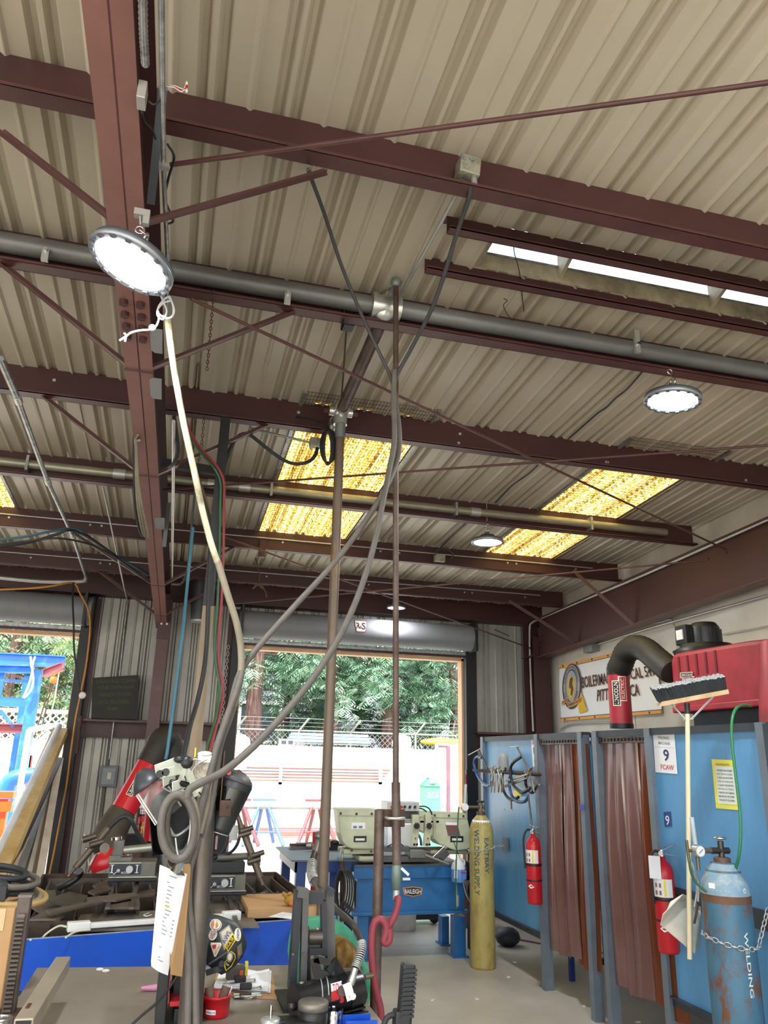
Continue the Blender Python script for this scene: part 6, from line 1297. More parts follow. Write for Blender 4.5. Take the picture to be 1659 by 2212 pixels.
# BAILEIGH badge
cc = (893, 1925); b = MB(); P = [Q(x, y, -.004) for x, y in ((870,1918),(893,1915),(913,1918),(911,1933),(893,1937),(873,1933))]; b.prism(P, (0, .004, 0)); o = b.build('name_badge', mat('badge_orange', '#D08A3A', .4), t)
P = [Q(x, y, -.006) for x, y in ((873,1919.5),(893,1917),(910.5,1920),(909,1931.5),(893,1935),(875,1931.5))]; b = MB(); b.prism(P, (0, .002, 0)); b.build('badge_field', blackp, o)
text('BAILEIGH', quadfn(Q(875,1930.5,-.008), Q(909,1931,-.008), Q(874,1920.5,-.008), Q(910,1921,-.008)), paper, o)
b = MB(); fbox(b, 986, 1934, 991, 1958, -.004, 0); b.build('sight_gauge', galvw, t)
b = MB(); fbox(b, 765, 1882, 772, 1899, -.006, -.002); b.build('sticker', paper, t)
# coolant jug
jc = Q(990, 1890, -.16); h = PY(990,1848,jc.y).z-PY(990,1902,jc.y).z; jc.z = PY(990,1905,jc.y).z; r = .068
t = T('coolant_jug', 'translucent plastic jug of blue fluid hanging from the saw by a string', 'jug', jc)
jm = mat('jug_plastic', '#DCE4EC', .3, 0, .03, 5, alpha=.92); jb = mat('jug_fluid', '#6F9FD8', .25, 0, .05)
b = MB(); b.lathe(jc, [(0,0),(r*.9,0),(r,.01),(r,h*.52)], 20); b.build('lower_body', jb, t)
b = MB(); b.lathe(jc, [(r,h*.52),(r,h*.6),(r*.8,h*.76),(r*.35,h*.93),(r*.28,h)], 20); b.build('upper_body', jm, t)
b = MB(); b.lathe(jc, [(r*.32,h),(r*.32,h+.015),(0,h+.016)], 14); b.build('cap', white, t)
b = MB(); b.tube(smooth_path([jc+V((.02,-.01,h*.92)), jc+V((.055,-.01,h*.84)), jc+V((.06,-.01,h*.68))], 4), .009, 8); b.build('handle', jm, t)
b = MB(); b.bx(jc.x-.0, jc.x+.055, jc.y-r-.002, jc.y-r+.01, jc.z+.03, jc.z+h*.5); o = b.build('label', mat('jug_label', '#4F77C8', .5), t)
b = MB(); b.bx(jc.x+.005, jc.x+.05, jc.y-r-.004, jc.y-r, jc.z+h*.38, jc.z+h*.42); b.build('label_band', red, o)
b = MB(); b.bx(jc.x-.062, jc.x-.035, jc.y-r+.0, jc.y-r+.02, jc.z+.04, jc.z+h*.5); b.build('label', paper, t)
b = MB(); b.tube([jc+V((0,0,h+.01)), Q(979,1815,-.05), jc+V((.01,0,h))], .003, 5); b.build('string', blackp, t)
b = MB(); b.tube(smooth_path([jc+V((-.02,0,0)), jc+V((-.015,0,-.1)), jc+V((-.02,0,-.22))], 4), .004, 5); b.build('drip_tube', mat('clear_tube', '#C9D2D4', .1, alpha=.7), t)
# dark bracket things under the saw and behind
b = MB(); c = PZ(930, 2008, 0); b.bx(c.x-.25, c.x+.2, c.y+.2, c.y+.5, .06, .22); b.cyl((c.x-.2, c.y+.3, .05), (c.x-.2, c.y+.36, .05), .05, 12); b.cyl((c.x+.15, c.y+.3, .05), (c.x+.15, c.y+.36, .05), .05, 12)
b.thing('pallet_jack', blackp, 'low black wheeled carriage under the band saw', 'trolley')
t = T('saw_drive_unit', 'dark motor unit with cables at the right end of the band saw', 'motor', Q(1030,1960,.2))
b = MB(); c = Q(1022, 1880, .25); b.cyl((c.x-.1, c.y, c.z), (c.x+.12, c.y, c.z), .09, 16); b.bx(c.x-.04, c.x+.1, c.y-.1, c.y+.1, c.z-.3, c.z-.08); b.build('motor', blackp, t)
b = MB(); b.ring((c.x+.02, c.y-.12, c.z-.16), (.3, 1, 0), .10, .022, 20, 8); b.build('belt_guard', black_r, t)
b = MB(); b.tube(smooth_path([Q(1000,1905,0), Q(1008,1935,-.05), Q(1022,1955,-.05), Q(1035,1962,0)], 5), .005, 6); b.build('cable', galvw, t)
b = MB(); b.bx(c.x-.03, c.x+.05, c.y+.0, c.y+.1, 0, c.z-.3); b.build('stand', rust, t)
# ---------------------------------------------------------------- blue steel table with clutter in the doorway
YT = 8.1
tp = [(572,1828),(625,1856),(755,1853),(735,1826)]
zt = .84
P4 = [PZ(x, y, zt) for x, y in ((574,1829),(630,1858),(760,1856),(742,1826))]
t = T('blue_work_table', 'blue steel work table with a grey plate top left of the band saw', 'table', ((P4[0].x+P4[2].x)/2, P4[1].y+.4, 0))
tn = mat('table_navy', '#1E3F7C', .4, 0, .08, 5)
y0_, y1_ = P4[1].y, P4[0].y; x0_, x1_ = P4[1].x, P4[2].x+.3
b = MB(); b.bx(x0_, x1_, y0_, y1_, zt-.015, zt); b.build('table_top', mat('plate_top', '#5F6468', .45, .3, .12, 5), t)
b = MB(); b.bx(x0_+.04, x1_-.03, y0_+.03, y0_+.05, zt-.11, zt-.015); b.bx(x0_+.04, x0_+.06, y0_+.03, y1_-.03, zt-.11, zt-.015); b.build('apron', tn, t)
for x, y in ((x0_+.10, y0_+.08), (x1_-.1, y0_+.08), (x0_+.10, y1_-.1), (x1_-.1, y1_-.1), (x0_+.42, y0_+.10)):
    b = MB(); b.bx(x-.045, x+.045, y-.045, y+.045, 0, zt-.1); b.build('leg', tn, t)
def on(x, y, z=zt): return PZ(x, y, z)
c = on(650,1834); b = MB(); b.bx(c.x-.12, c.x+.12, c.y-.04, c.y+.04, zt, zt+.03); b.box((c.x-.02, c.y, zt+.045), (.2, .05, .02), rz=.3); b.thing('dark_bars', steel, 'dark flat bars lying at the back edge of the blue work table', 'bar')
c = on(665,1833); t = T('angle_grinder', 'angle grinder lying on the blue work table', 'grinder', c)
b = MB(); b.tube([c+V((-.08,0,.035)), c+V((.1,.03,.035))], [.022,.03], 12); b.build('body', blackp, t); b = MB(); b.cyl(c+V((-.1,0,.03)), c+V((-.1,0,.06)), .03, 12); b.cyl(c+V((-.1,0,.02)), c+V((-.1,0,.024)), .05, 16); b.build('head', galvw, t)
c = on(692,1838); t = T('power_drill', 'black and grey power drill lying behind the red post on the table', 'drill', c)
b = MB(); b.tube([c+V((-.1,0,.05)), c+V((.06,0,.05))], [.025,.04], 12); b.build('body', blackp, t); b = MB(); b.bar(c+V((.03,0,.05)), c+V((.08,-.05,.02)), .04, .04); b.build('handle', blackp, t); b = MB(); b.tube([c+V((-.15,0,.05)), c+V((-.1,0,.05))], [.012,.022], 10); b.build('chuck', galvw, t)
c = on(712,1828); b = MB(); b.tube(smooth_path([c+V((-.1,0,.02)), c+V((-.02,.03,.05)), c+V((.06,.0,.05)), c+V((.12,-.03,.02))], 5), .02, 8); b.thing('yellow_tool', mat('tool_yellow', '#D9B53A', .5), 'yellow handled tool on the blue work table', 'tool')
c = on(722,1836); b = MB(); b.bx(c.x-.05, c.x+.1, c.y-.03, c.y+.05, zt, zt+.06); b.ball((c.x, c.y, zt+.07), (.05,.04,.03)); b.thing('black_tool_case', blackp, 'small black tool case on the blue work table by the drop pipe', 'case')
# hose coils hanging under the table
t = T('cord_coils', 'coils of black cord hanging under the blue table left of the saw', 'cord', Q(738,1960,-.1))
for k in range(5): b = MB(); b.ring(Q(735+k*3, 1918+k*2, -.25+.02*k), (.15,1,0), .045+.008*k, .009, 20, 6, ry=.15+.01*k); b.build('loop', black_r, t)
b = MB(); b.tube([Q(739,1860,-.12), Q(739,1990,-.12)], .022, 8); b.build('stand_post', rust, t)
b = MB(); b.bx(*(lambda p: (p.x-.12, p.x+.1, p.y-.12, p.y+.1, 0, .3))(PZ(752, 1995, 0))); b.thing('machine_foot', blackp, 'dark pump unit at the left foot of the band saw', 'pump')
# red ram post with hydraulic fitting behind the press
t = T('red_jack_post', 'red jack post with a grey lever standing in front of the blue table', 'jack', PY(682, 1930, 5.9))
a0 = PY(684, 1926, 5.9); a1 = PY(686, 1797, 5.9)
b = MB(); b.tube([V((a0.x, 5.9, .0)), a1], .036, 14); b.build('post', red, t)
cc = PY(686, 1830, 5.85); 
b = MB(); b.tube([PY(688,1812,5.82), PY(686,1880,5.82)], [.012,.016], 8); b.ball(PY(686,1880,5.82), .03); b.build('lever', mat('lever_grey', '#6C6C6A', .4, .5), t)
b = MB(); b.bx(cc.x-.03, cc.x+.03, 5.855, 5.865, cc.z-.04, cc.z+.02); b.build('label', paper, t)
# stack in doorway: white bin, boxes behind saw
c = PY(795,1800,9.2); b = MB(); b.bx(c.x-.15, c.x+.25, 9.2, 9.5, 0, c.z+.1); b.thing('white_crate', mat('crate_white', '#D9DBDD', .6), 'white crate seen through the gap of the band saw', 'crate')
c = PY(870,1790,9.0); b = MB(); b.lathe((c.x, 9.0, 0), [(0,0),(.16,0),(.17,c.z+.05),(0,c.z+.06)], 16); b.thing('pale_drum', mat('drum_white', '#E4E4E0', .5), 'pale drum standing behind the band saw bow', 'drum')
# ================================================================ CUTTING TABLE
ZT = .95
tbl_blue = mat('bench_blue', '#0B4FC0', .4, 0, .06, 4, '#0A45A8', .3, .3, 3)
plate = mat('table_plate', '#877E72', .6, .25, .12, 3, '#4F4A44', .4, .3, 3)
plate_d = mat('scrap_steel', '#625B53', .6, .3, .2, 6, '#6A4E3A', .3, .25, 8)
NL, NR, FR, FL = V((-.60, 4.09, 0)), V((.95, 4.43, 0)), V((.86, 6.12, 0)), V((-.72, 6.15, 0))
def tp_(u, v, z=0): return (NL*(1-u)+NR*u)*(1-v)+(FL*(1-u)+FR*u)*v+V((0, 0, z))
t = T('cutting_table', 'plasma cutting table with a bright blue front apron and slatted top full of scrap', 'table', tp_(.5, .5))
ctab = t
ex_ = (NR-NL).normalized(); ey_ = V((-ex_.y, ex_.x, 0))
b = MB(); b.prism([NL+V((0,0,.62)), NR+V((0,0,.62)), NR+V((0,0,ZT)), NL+V((0,0,ZT))], ey_*.012); b.build('front_apron', tbl_blue, t)
b = MB(); b.prism([NL+V((0,0,ZT)), NR+V((0,0,ZT)), NR+V((0,0,ZT))+ey_*.014, NL+V((0,0,ZT))+ey_*.014], (0, 0, .003)); b.build('worn_edge', mat('worn_edge', '#9AA3B4', .5, .3, .2, 30), t)
for p, q_ in ((NR, FR), (FL, FR), (NL, FL)):
    b = MB(); b.prism([p+V((0,0,.55)), q_+V((0,0,.55)), q_+V((0,0,ZT)), p+V((0,0,ZT))], (frame(q_-p)[0])*.012); b.build('side_wall', rust, t)
for u in (.03, .97):
    for v in (.04, .96): b = MB(); p = tp_(u, v); b.bx(p.x-.04, p.x+.04, p.y-.04, p.y+.04, 0, .62); b.build('leg', tbl_blue, t)
b = MB(); b.prism([tp_(.01,.01,.60), tp_(.99,.01,.60), tp_(.99,.99,.60), tp_(.01,.99,.60)], (0, 0, .01)); b.build('tray', blackp, t)
for k in range(15):
    u = .03+.94*k/14; p, q_ = tp_(u, .02, .76), tp_(u, .98, .76); b = MB(); b.bar(p+V((0,0,.08)), q_+V((0,0,.08)), .006, .16); b.build('slat', plate_d, t)
for v in (.25, .55, .97): b = MB(); b.bar(tp_(.02, v, .88), tp_(.98, v, .88), .01, .10); b.build('cross_slat', plate_d, t)
# plates laid on the slats
rng = random.Random(11)
def plate_on(poly, z, th, m, name, lb, grp=None, top=True):
    """poly in pixels of the top face at height z"""
    P = [PZ(x, y, z) for x, y in poly]; b = MB(); b.prism(P, (0, 0, -th)); return b.thing(name, m, lb, 'plate' if grp is None or 'scrap' not in grp else 'scrap', grp)
plate_on([(155,2008),(175,1975),(420,1962),(420,2000)], ZT+.012, .012, plate, 'steel_plate', 'flat brown steel plate under the white lamp on the cutting table')
plate_on([(430,2000),(430,1945),(520,1945),(560,2000)], ZT+.010, .010, plate, 'steel_plate', 'flat steel plate right of the pole on the cutting table')
plate_on([(228,1958),(240,1930),(300,1930),(302,1958)], ZT+.06, .014, plate_d, 'channel_block', 'upturned steel channel on the cutting table left of the paper sheets')
cbk_=bpy.data.objects['channel_block']
for x in (229, 298):
    a = PZ(x, 1961, ZT+.045); b = MB(); b.bx(a.x-.008, a.x+.008, a.y-.0, a.y+.12, ZT+.004, ZT+.05); b.build('flange', rust, cbk_)
for x in (232, 284):
    a, c = PZ(x, 1962, ZT+.065), PZ(x+13, 1905, ZT+.065); b = MB(); b.bar(a, c, .022, .012); b.thing('track_rail', steel, 'machine track rail running back on the cutting table, '+('left one' if x < 250 else 'right one'), 'rail', 'left machine rails')
for x in (448, 492):
    a, c = PZ(x+20, 2000, ZT+.03), PZ(x, 1930, ZT+.03); b = MB(); b.bar(a, c, .022, .012); b.thing('track_rail', steel, 'machine track rail right of the pole, '+('left one' if x < 450 else 'right one'), 'rail', 'right machine rails')
sc_ = [([(95,1943),(150,1926),(190,1934),(180,1950),(140,1954)], .06), ([(65,1956),(100,1938),(130,1950),(128,1968),(90,1972)], .02), ([(62,1985),(100,1966),(140,1975),(124,1988),(120,1984)], .05), ([(190,1925),(232,1908),(240,1922),(205,1932)], .07),
       ([(188,1938),(290,1928),(298,1934),(250,1944),(192,1944)], .07), ([(100,1965),(220,1942),(222,1947),(110,1972)], .08), ([(120,1912),(165,1898),(190,1902),(150,1916)], .03), ([(540,1935),(572,1925),(585,1940),(556,1952)], .02), ([(515,1945),(545,1935),(560,1962),(520,1965)], .02),
       ([(62,1925),(120,1922),(122,1940),(64,1946)], .0), ([(200,1912),(230,1900),(236,1906),(212,1918)], .05), ([(300,1925),(335,1920),(336,1932),(300,1936)], .015)]
nm_ = ['large', 'square', 'pointed', 'notched', 'long curved', 'narrow strip', 'pale', 'forked', 'five-sided', 'flat oblong', 'small', 'blue-grey']
wh_ = ['on top of the pile at the left', 'behind the notched steel column', 'overhanging the dark gap at the left', 'left of the first torch machine', 'under the machine rails', 'lying across the scrap pile', 'at the back left of the table', 'right of the second torch machine', 'in front of the second torch tip', 'at the left edge of the slats', 'beside the first torch machine', 'between the first machine and the papers']
for k, (poly, dz) in enumerate(sc_):
    plate_on(poly, ZT+.01+dz, .010, plate_d if k % 3 else steel, 'steel_offcut', nm_[k]+' dark steel offcut '+wh_[k], 'steel scrap on the cutting table')
for k, (x, y) in enumerate(((560,1945),(574,1955),(588,1948),(604,1960))):
    c = PZ(x, y, ZT-.02); b = MB(); b.prism([c+V((-.05,0,-.1)), c+V((.05,0,-.1)), c+V((.06,0,.01)), c+V((.03,0,.06)), c+V((0,0,.02)), c+V((-.04,0,.07))], (0, .008, 0)); b.thing('pronged_offcut', plate_d, ['first','second','third','last'][k]+' pronged offcut standing in the slats below the tilted torch', 'scrap', 'pronged scrap in the slats')
# crowbar-like hook on the scrap
b = MB(); b.tube(smooth_path([PZ(128,1918,1.0), PZ(150,1908,1.03), PZ(168,1895,1.06), PZ(175,1885,1.09), PZ(170,1882,1.12)], 5), .018, 8); b.thing('dark_hook', blackp, 'dark bent hook bar lying on the scrap below the first torch', 'hook')
# torch machines
mcb = mat('machine_case', '#6F6E64', .5, .3, .12, 8); mpl = mat('machine_panel', '#2A3038', .4, .1, .08); mtr = mat('machine_trim', '#A7A596', .4, .5, .1, 8)
def machine(Y, x0, y0, x1, y1, lb, split):
    def q(x, y, d=0): return PY(x, y, Y+d)
    t = T('torch_machine', lb, 'machine', q((x0+x1)/2, y1), 'torch cutting machines')
    def fb(a, c, e, g, d0, d1, m, nm, bev=.004): b = MB(); p, r = q(a, g, d0), q(e, c, d0); b.bx(p.x, r.x, Y+d0, Y+d1, p.z, r.z); return b.build(nm, m, t, bev)
    fb(x0, y0, x1, y1-6, 0, .2, mcb, 'case'); fb(x0-1, y1-9, x1+1, y1, -.01, .21, blackp, 'chassis')
    fb(x0+1, y1-13, x1, y1-8, -.012, .0, mtr, 'front_trim'); xs_ = split
    o = fb(x0+3, y0+5, xs_, y1-16, -.008, 0, mpl, 'control_panel', 0)
    fb(x0+3, y0+1, xs_, y0+4, -.01, 0, mtr, 'panel_trim', 0)
    text('VICTOR', quadfn(q(x0+28, y1-18, -.012), q(x0+46, y1-18, -.012), q(x0+28, y1-23, -.012)), paper, o)
    cx_ = (x0+xs_)/2+11; c = q(cx_, (y0+y1)/2-7, -.01); b = MB(); b.cyl(c, c+V((0,-.03,0)), .020, 12); b.build('dial', galvw, t)
    c = q(x0+23, (y0+y1)/2-4, -.01); b = MB(); b.cyl(c, c+V((0,-.02,0)), .010, 10); b.tube([c+V((0,-.02,0)), c+V((-.025,-.03,-.02))], .004, 6); b.build('toggle', chrome, t)
    for k in (x0+9, xs_-9): b = MB(); c = q(k, (y0+y1)/2-7, -.009); b.bx(c.x-.003, c.x+.003, c.y-.003, c.y, c.z-.02, c.z+.02); b.bx(c.x-.01, c.x+.01, c.y-.003, c.y, c.z-.022, c.z-.019); b.bx(c.x-.01, c.x+.01, c.y-.003, c.y, c.z+.019, c.z+.022); b.build('scale_mark', paper, o)
    for k in (0, 1): b = MB(); c = q(x0+14+k*(x1-x0-30), y1, .0); b.cyl(c+V((0,.0,.005)), c+V((0,.2,.005)), .018, 12); b.build('wheel', blackp, t)
    return t, q
YM1 = PZ(285, 1906, ZT+.08).y
t, q = machine(YM1, 233, 1862, 338, 1906, 'torch cutting machine left of the pole with its torch pointing down to the left', 305)
b = MB(); b.tube([q(248,1839,.1), q(335,1830,.1)], .024, 10); b.build('torch_bar', mtr, t)
b = MB(); p, r = q(235,1860,.05), q(262,1848,.05); b.bx(p.x, r.x, p.y, p.y+.1, p.z-.01, r.z); p, r = q(258,1862,.05), q(285,1852,.05); b.bx(p.x, r.x, p.y, p.y+.1, p.z, r.z); b.build('clamp_block', mcb, t, .004)
b = MB(); p = q(256,1830,.1); b.bx(p.x-.03, p.x+.03, p.y-.03, p.y+.03, p.z-.06, p.z+.04); b.build('bar_clamp', mcb, t, .004)
b = MB(); b.cyl(q(252,1814,.1), q(252,1808,.1), .03, 14); b.build('knurled_knob', chrome, t)
b = MB(); b.cyl(q(226,1832,.02), q(226,1832,-.02), .028, 12); b.build('round_knob', steel, t)
tb0, tb1 = q(150,1890,-.05), q(234,1790,.05)
b = MB(); b.tube([tb0, tb0+(tb1-tb0)*.16], .010, 8); b.tube([tb0+(tb1-tb0)*.14, tb1], .020, 10); b.build('torch_body', mat('torch_brown', '#6A5D50', .45, .5, .15, 10), t)
b = MB(); b.tube([tb0, tb0+(tb0-tb1)*.03], .007, 6); b.build('torch_tip', mat('copper', '#C07A4A', .4, .8), t)
for s_ in (-1, 1): b = MB(); c = q(198+s_*8,1820+s_*6,0); b.cyl(c+V((-.03,-.02,0)), c+V((.04,.0,.02)), .018, 8); b.build('torch_valve', steel, t)
b = MB(); c = q(200,1818,.02); b.bx(c.x-.04, c.x+.03, c.y-.03, c.y+.03, c.z-.03, c.z+.02); b.build('torch_holder', mat('torch_brown', '#6A5D50', .45, .5, .15, 10), t, .004)
b = MB(); b.tube(smooth_path([tb1, q(255,1770,.05), q(272,1764,.05), q(285,1775,.05), q(298,1800,.08), q(318,1828,.12), q(345,1842,.2)], 6), .013, 8); b.build('torch_hose', black_r, t)
b = MB(); b.tube([q(182,1802,0), q(192,1870,0)], .004, 6); b.build('thin_rod', galvw, t); b = MB(); b.tube([q(210,1845,.0), q(190,1884,.0)], .004, 6); b.build('thin_rod', rust, t)
YM2 = PZ(490, 1936, ZT+.05).y
t, q = machine(YM2, 440, 1890, 532, 1936, 'torch cutting machine right of the pole with its torch leaning to the right', 508)
b = MB(); p, r = q(445,1888,.05), q(530,1862,.05); b.bx(p.x, r.x, p.y, p.y+.12, p.z, r.z); b.build('upper_carriage', blackp, t, .006)
b = MB(); b.tube([q(470,1853,.1), q(560,1848,.1)], .020, 10); b.build('torch_bar', mcb, t)
tb0, tb1 = q(568,1912,-.0), q(510,1752,.05)
b = MB(); b.tube([tb0, tb0+(tb1-tb0)*.12], .010, 8); b.tube([tb0+(tb1-tb0)*.1, tb0+(tb1-tb0)*.8], .020, 10); b.tube([tb0+(tb1-tb0)*.78, tb1], .012, 8); b.build('torch_body', mat('torch_brown', '#6A5D50', .45, .5, .15, 10), t)
for x, y in ((556,1848),(548,1862),(532,1795),(528,1805)): b = MB(); c = q(x,y,.02); b.cyl(c+V((-.035,-.02,0)), c+V((.035,-.02,.02)), .014, 8); b.build('torch_valve', steel, t)
b = MB(); c = q(549,1855,.04); b.bx(c.x-.035, c.x+.035, c.y-.03, c.y+.04, c.z-.035, c.z+.03); b.build('torch_holder', mcb, t, .004)
b = MB(); b.tube(smooth_path([tb1, q(518,1790,.05), q(514,1820,.05), q(500,1840,.08), q(480,1846,.1), q(462,1842,.1)], 6), .009, 8); b.tube(smooth_path([tb1, q(494,1780,.1), q(490,1820,.1), q(475,1845,.1), q(458,1856,.1)], 6), .009, 8); b.build('torch_hose', black_r, t)
b = MB(); c = q(503,1796,.15); b.bx(c.x-.03, c.x+.03, c.y, c.y+.04, c.z-.05, c.z+.03); b.build('small_box', galvw, t); 
for x, y0_, y1_ in ((468,1806,1835),(492,1818,1850)): b = MB(); p, r = q(x-4,y1_,.2), q(x+3,y0_,.2); b.bx(p.x, r.x, p.y, p.y+.01, p.z, r.z); b.build('perforated_bracket', mat('pink_steel', '#A58592', .5, .2), t)
# fluorescent lamp lying across
wl = mat('lamp_white', '#E4E5E2', .4)
t = T('strip_lamp', 'white strip lamp lying on the cutting table behind the hanging papers', 'lamp', PZ(300, 2000, ZT+.02))
l0, l1 = PZ(150, 2002, ZT+.03), PZ(514, 1977, ZT+.03)
d_ = (l1-l0).normalized()
b = MB(); b.bar(l0, l1, .035, .022); b.build('tube_housing', wl, t, .004)
b = MB(); b.bar(l0-d_*.01, l0+d_*.09, .05, .04); b.build('end_block', white, t, .005); b = MB(); b.bar(l1-d_*.08, l1+d_*.01, .05, .042); b.build('end_block', white, t, .005)
b = MB(); b.tube(smooth_path([l0-d_*.01, l0+V((-.05,.02,.0)), l0+V((-.10,-.0,-.03)), l0+V((-.13,-.03,-.07)), NL+V((.10,.02,ZT+.0))], 5), .005, 6); b.tube(smooth_path([PZ(195,2008,ZT+.03), PZ(165,2012,ZT+.02), PZ(142,2025,ZT+.01)], 5), .005, 6); b.build('power_cord', mat('cream_cord', '#D4CFB4', .5), t)
b = MB(); b.tube(smooth_path([PZ(322,1972,ZT+.02), PZ(310,1977,ZT+.02), PZ(318,1979,ZT+.02), PZ(327,1976,ZT+.02)], 4), .003, 5); b.thing('zip_tie', white, 'small white zip tie on the steel plate behind the papers', 'zip tie')
# cardboard box, paper, gloves
p, r = PZ(535, 2004, ZT), PZ(640, 1998, ZT); t = T('cardboard_box', 'long flat cardboard box on the cutting table right of the pole', 'box', p)
Y0 = 4.42; xx0, xx1 = PY(533, 2000, Y0).x, PY(640, 2000, Y0).x; zb_ = ZT+.004; zt_ = PY(580,1985,Y0).z
b = MB(); b.bx(xx0, xx1+.14, Y0, Y0+.42, zb_, max(zb_+.05, zt_)); b.build('box', cardboard, t, .003)
b = MB(); c = PZ(600, 1975, zt_+.004); b.add([PZ(580,1978,zt_+.06), PZ(610,1968,zt_+.06), PZ(640,1972,zt_+.06), PZ(636,1984,zt_+.06)], [(0,1,2,3)]); b.v = [(x, y, max(zt_, zb_+.05)+.003) for x, y, z in b.v]; b.thing('loose_paper', paper, 'white sheet lying on the long flat cardboard box', 'paper')
t = T('work_glove', 'tan and orange work glove on the cardboard box beside the press', 'glove', PZ(632, 1980, ZT+.1))
c = PY(632, 1976, 4.45); c.z = max(zt_, zb_+.05)+.03
b = MB(); b.ball(c, (.05,.05,.03)); 
for k in range(4): b.tube([c+V((-.02+.02*k,0,0)), c+V((-.06+.035*k,-.02,.035))], [.014,.010], 8)
b.build('glove', mat('glove_tan', '#A87F34', .8), t); b = MB(); b.ball(c+V((.0,-.03,-.01)), (.03,.02,.02)); b.build('cuff', orange, t)
# ================================================================ FRONT BENCH
ZB = .9
top_m = mat('bench_top', '#948B7E', .5, .1, .07, 3, '#7E766A', .4, .4, 2.5)
t = T('work_bench', 'grey-brown steel topped work bench in the lower left foreground', 'bench', (.2, 3.2, 0)); bench = t
A_ = PZ(80, 2090, ZB); 
b = MB(); b.prism([(-.56, 2.85, ZB), (.80, 2.85, ZB), (.80, PZ(640,2087,ZB).y, ZB), (A_.x, A_.y, ZB), (PZ(42,2150,ZB).x, PZ(42,2150,ZB).y, ZB)], (0, 0, -.02)); b.build('bench_top', top_m, t, .003)
for x in (-.45, .7):
    for y in (2.92, 3.55): b = MB(); b.bx(x-.03, x+.03, y-.03, y+.03, 0, ZB-.02); b.build('leg', tbl_blue, t)
b = MB(); b.bx(-.45, .75, 3.5, 3.52, .75, ZB-.02); b.bx(-.45, .75, 2.9, 2.92, .75, ZB-.02); b.build('rail', tbl_blue, t)
def onb(x, y): return PZ(x, y, ZB)
b = MB(); 
for k, (x, y) in enumerate(((215,2098),(228,2101))): c = onb(x, y); b.ball(c+V((0,0,.006)), (.016,.008,.007))
b.thing('ear_plugs', white, 'white foam ear plugs lying on the bench top', 'ear plugs')
b = MB(); c = onb(322,2142); b.tube([c+V((-.03,0,.012)), c+V((.04,.0,.012))], [.006,.014], 10); b.thing('pink_marker', mat('pink', '#D98FB4', .5), 'pink marker stub on the bench beside the black tool case', 'marker')
# pole
rp = .0365
pb_, pt_ = PY(411, 2200, 2.78), PY(447, 1642, 2.78)
t = T('steel_pole', 'scuffed steel pole in the foreground hung with hoses, face shields and papers', 'pole', (pb_.x, 2.78, 0))
pole_m = mat('pole_steel', '#6C665F', .4, .5, .2, 10, '#574B42', .45, .3, 8, stretch=(1,1,.4))
b = MB(); b.tube([V((pb_.x-.01, 2.78, 0)), pb_, PY(444,1700,2.78)], rp, 20); b.build('pipe', pole_m, t)
b = MB(); b.tube([PY(443,1720,2.78), pt_], rp+.0005, 20); b.build('painted_top', mat('peeling_white', '#C9C4B4', .6, 0, .1, 10, '#7E5A44', .45, .15, 12), t)
b = MB(); b.bx(pb_.x-.12, pb_.x+.1, 2.68, 2.88, 0, .012); b.build('base_plate', rust, t)
b = MB(); p, r = PY(474, 1745, 2.79), PY(486, 1622, 2.79); b.bx(p.x, r.x, 2.78, 2.79, p.z, r.z); b.build('rusty_strip', mat('strip_rust', '#7B5F45', .8, .1, .2, 12), t)
b = MB(); p, r = PY(472, 1764, 2.77), PY(500, 1729, 2.77); b.bx(p.x, r.x, 2.76, 2.775, p.z, r.z); o = b.build('bracket_plate', rust, t, .003); b = MB(); c = PY(492,1744,2.755); b.cyl(c, c+V((0,-.003,0)), .006, 8); b.build('hole', ink, o)
# hooks of wire
b = MB(); b.tube(smooth_path(path(2.68, [(447,1640),(425,1652),(412,1672),(400,1700),(375,1712),(350,1700)]), 5), .0028, 5); b.tube(smooth_path(path(2.6, [(396,1726),(410,1750),(411,1790),(405,1830),(394,1852),(384,1845),(379,1810)]), 5), .003, 5); b.tube(smooth_path(path(2.7, [(440,1648),(420,1640),(405,1655)]), 5), .003, 5)
b.thing('wire_hanger', galvw, 'bent galvanised wire hooks hanging from the pole top', 'wire')
b = MB(); p = PY(443,1640,2.74); b.bx(p.x-.022, p.x+.022, 2.74, 2.80, p.z-.01, p.z+.012); b.ball((p.x-.0, 2.76, p.z+.016), (.026,.03,.010)); b.thing('foam_pad', white, 'crumpled white foam pad on top of the steel pole', 'pad')
b = MB(); c = PY(422,1622,2.75); b.bx(c.x-.002, c.x+.002, c.y-.002, c.y, c.z-.02, c.z+.01); b.thing('yellow_tape_tag', yellow, 'small yellow tag sticking up beside the pole top', 'tag')
# face shields
clear = mat('visor_clear', '#B9BDB9', .12, 0, .02, 3, alpha=.14, spec=.8); offw = mat('headgear_white', '#D6DAC8', .5); 
Yv = 2.66
t = T('face_shield', 'clear face shield with white headgear hanging at the left of the pole', 'face shield', PY(350, 1780, Yv))
c0, c1 = PY(322, 1672, Yv), PY(356, 1760, Yv)
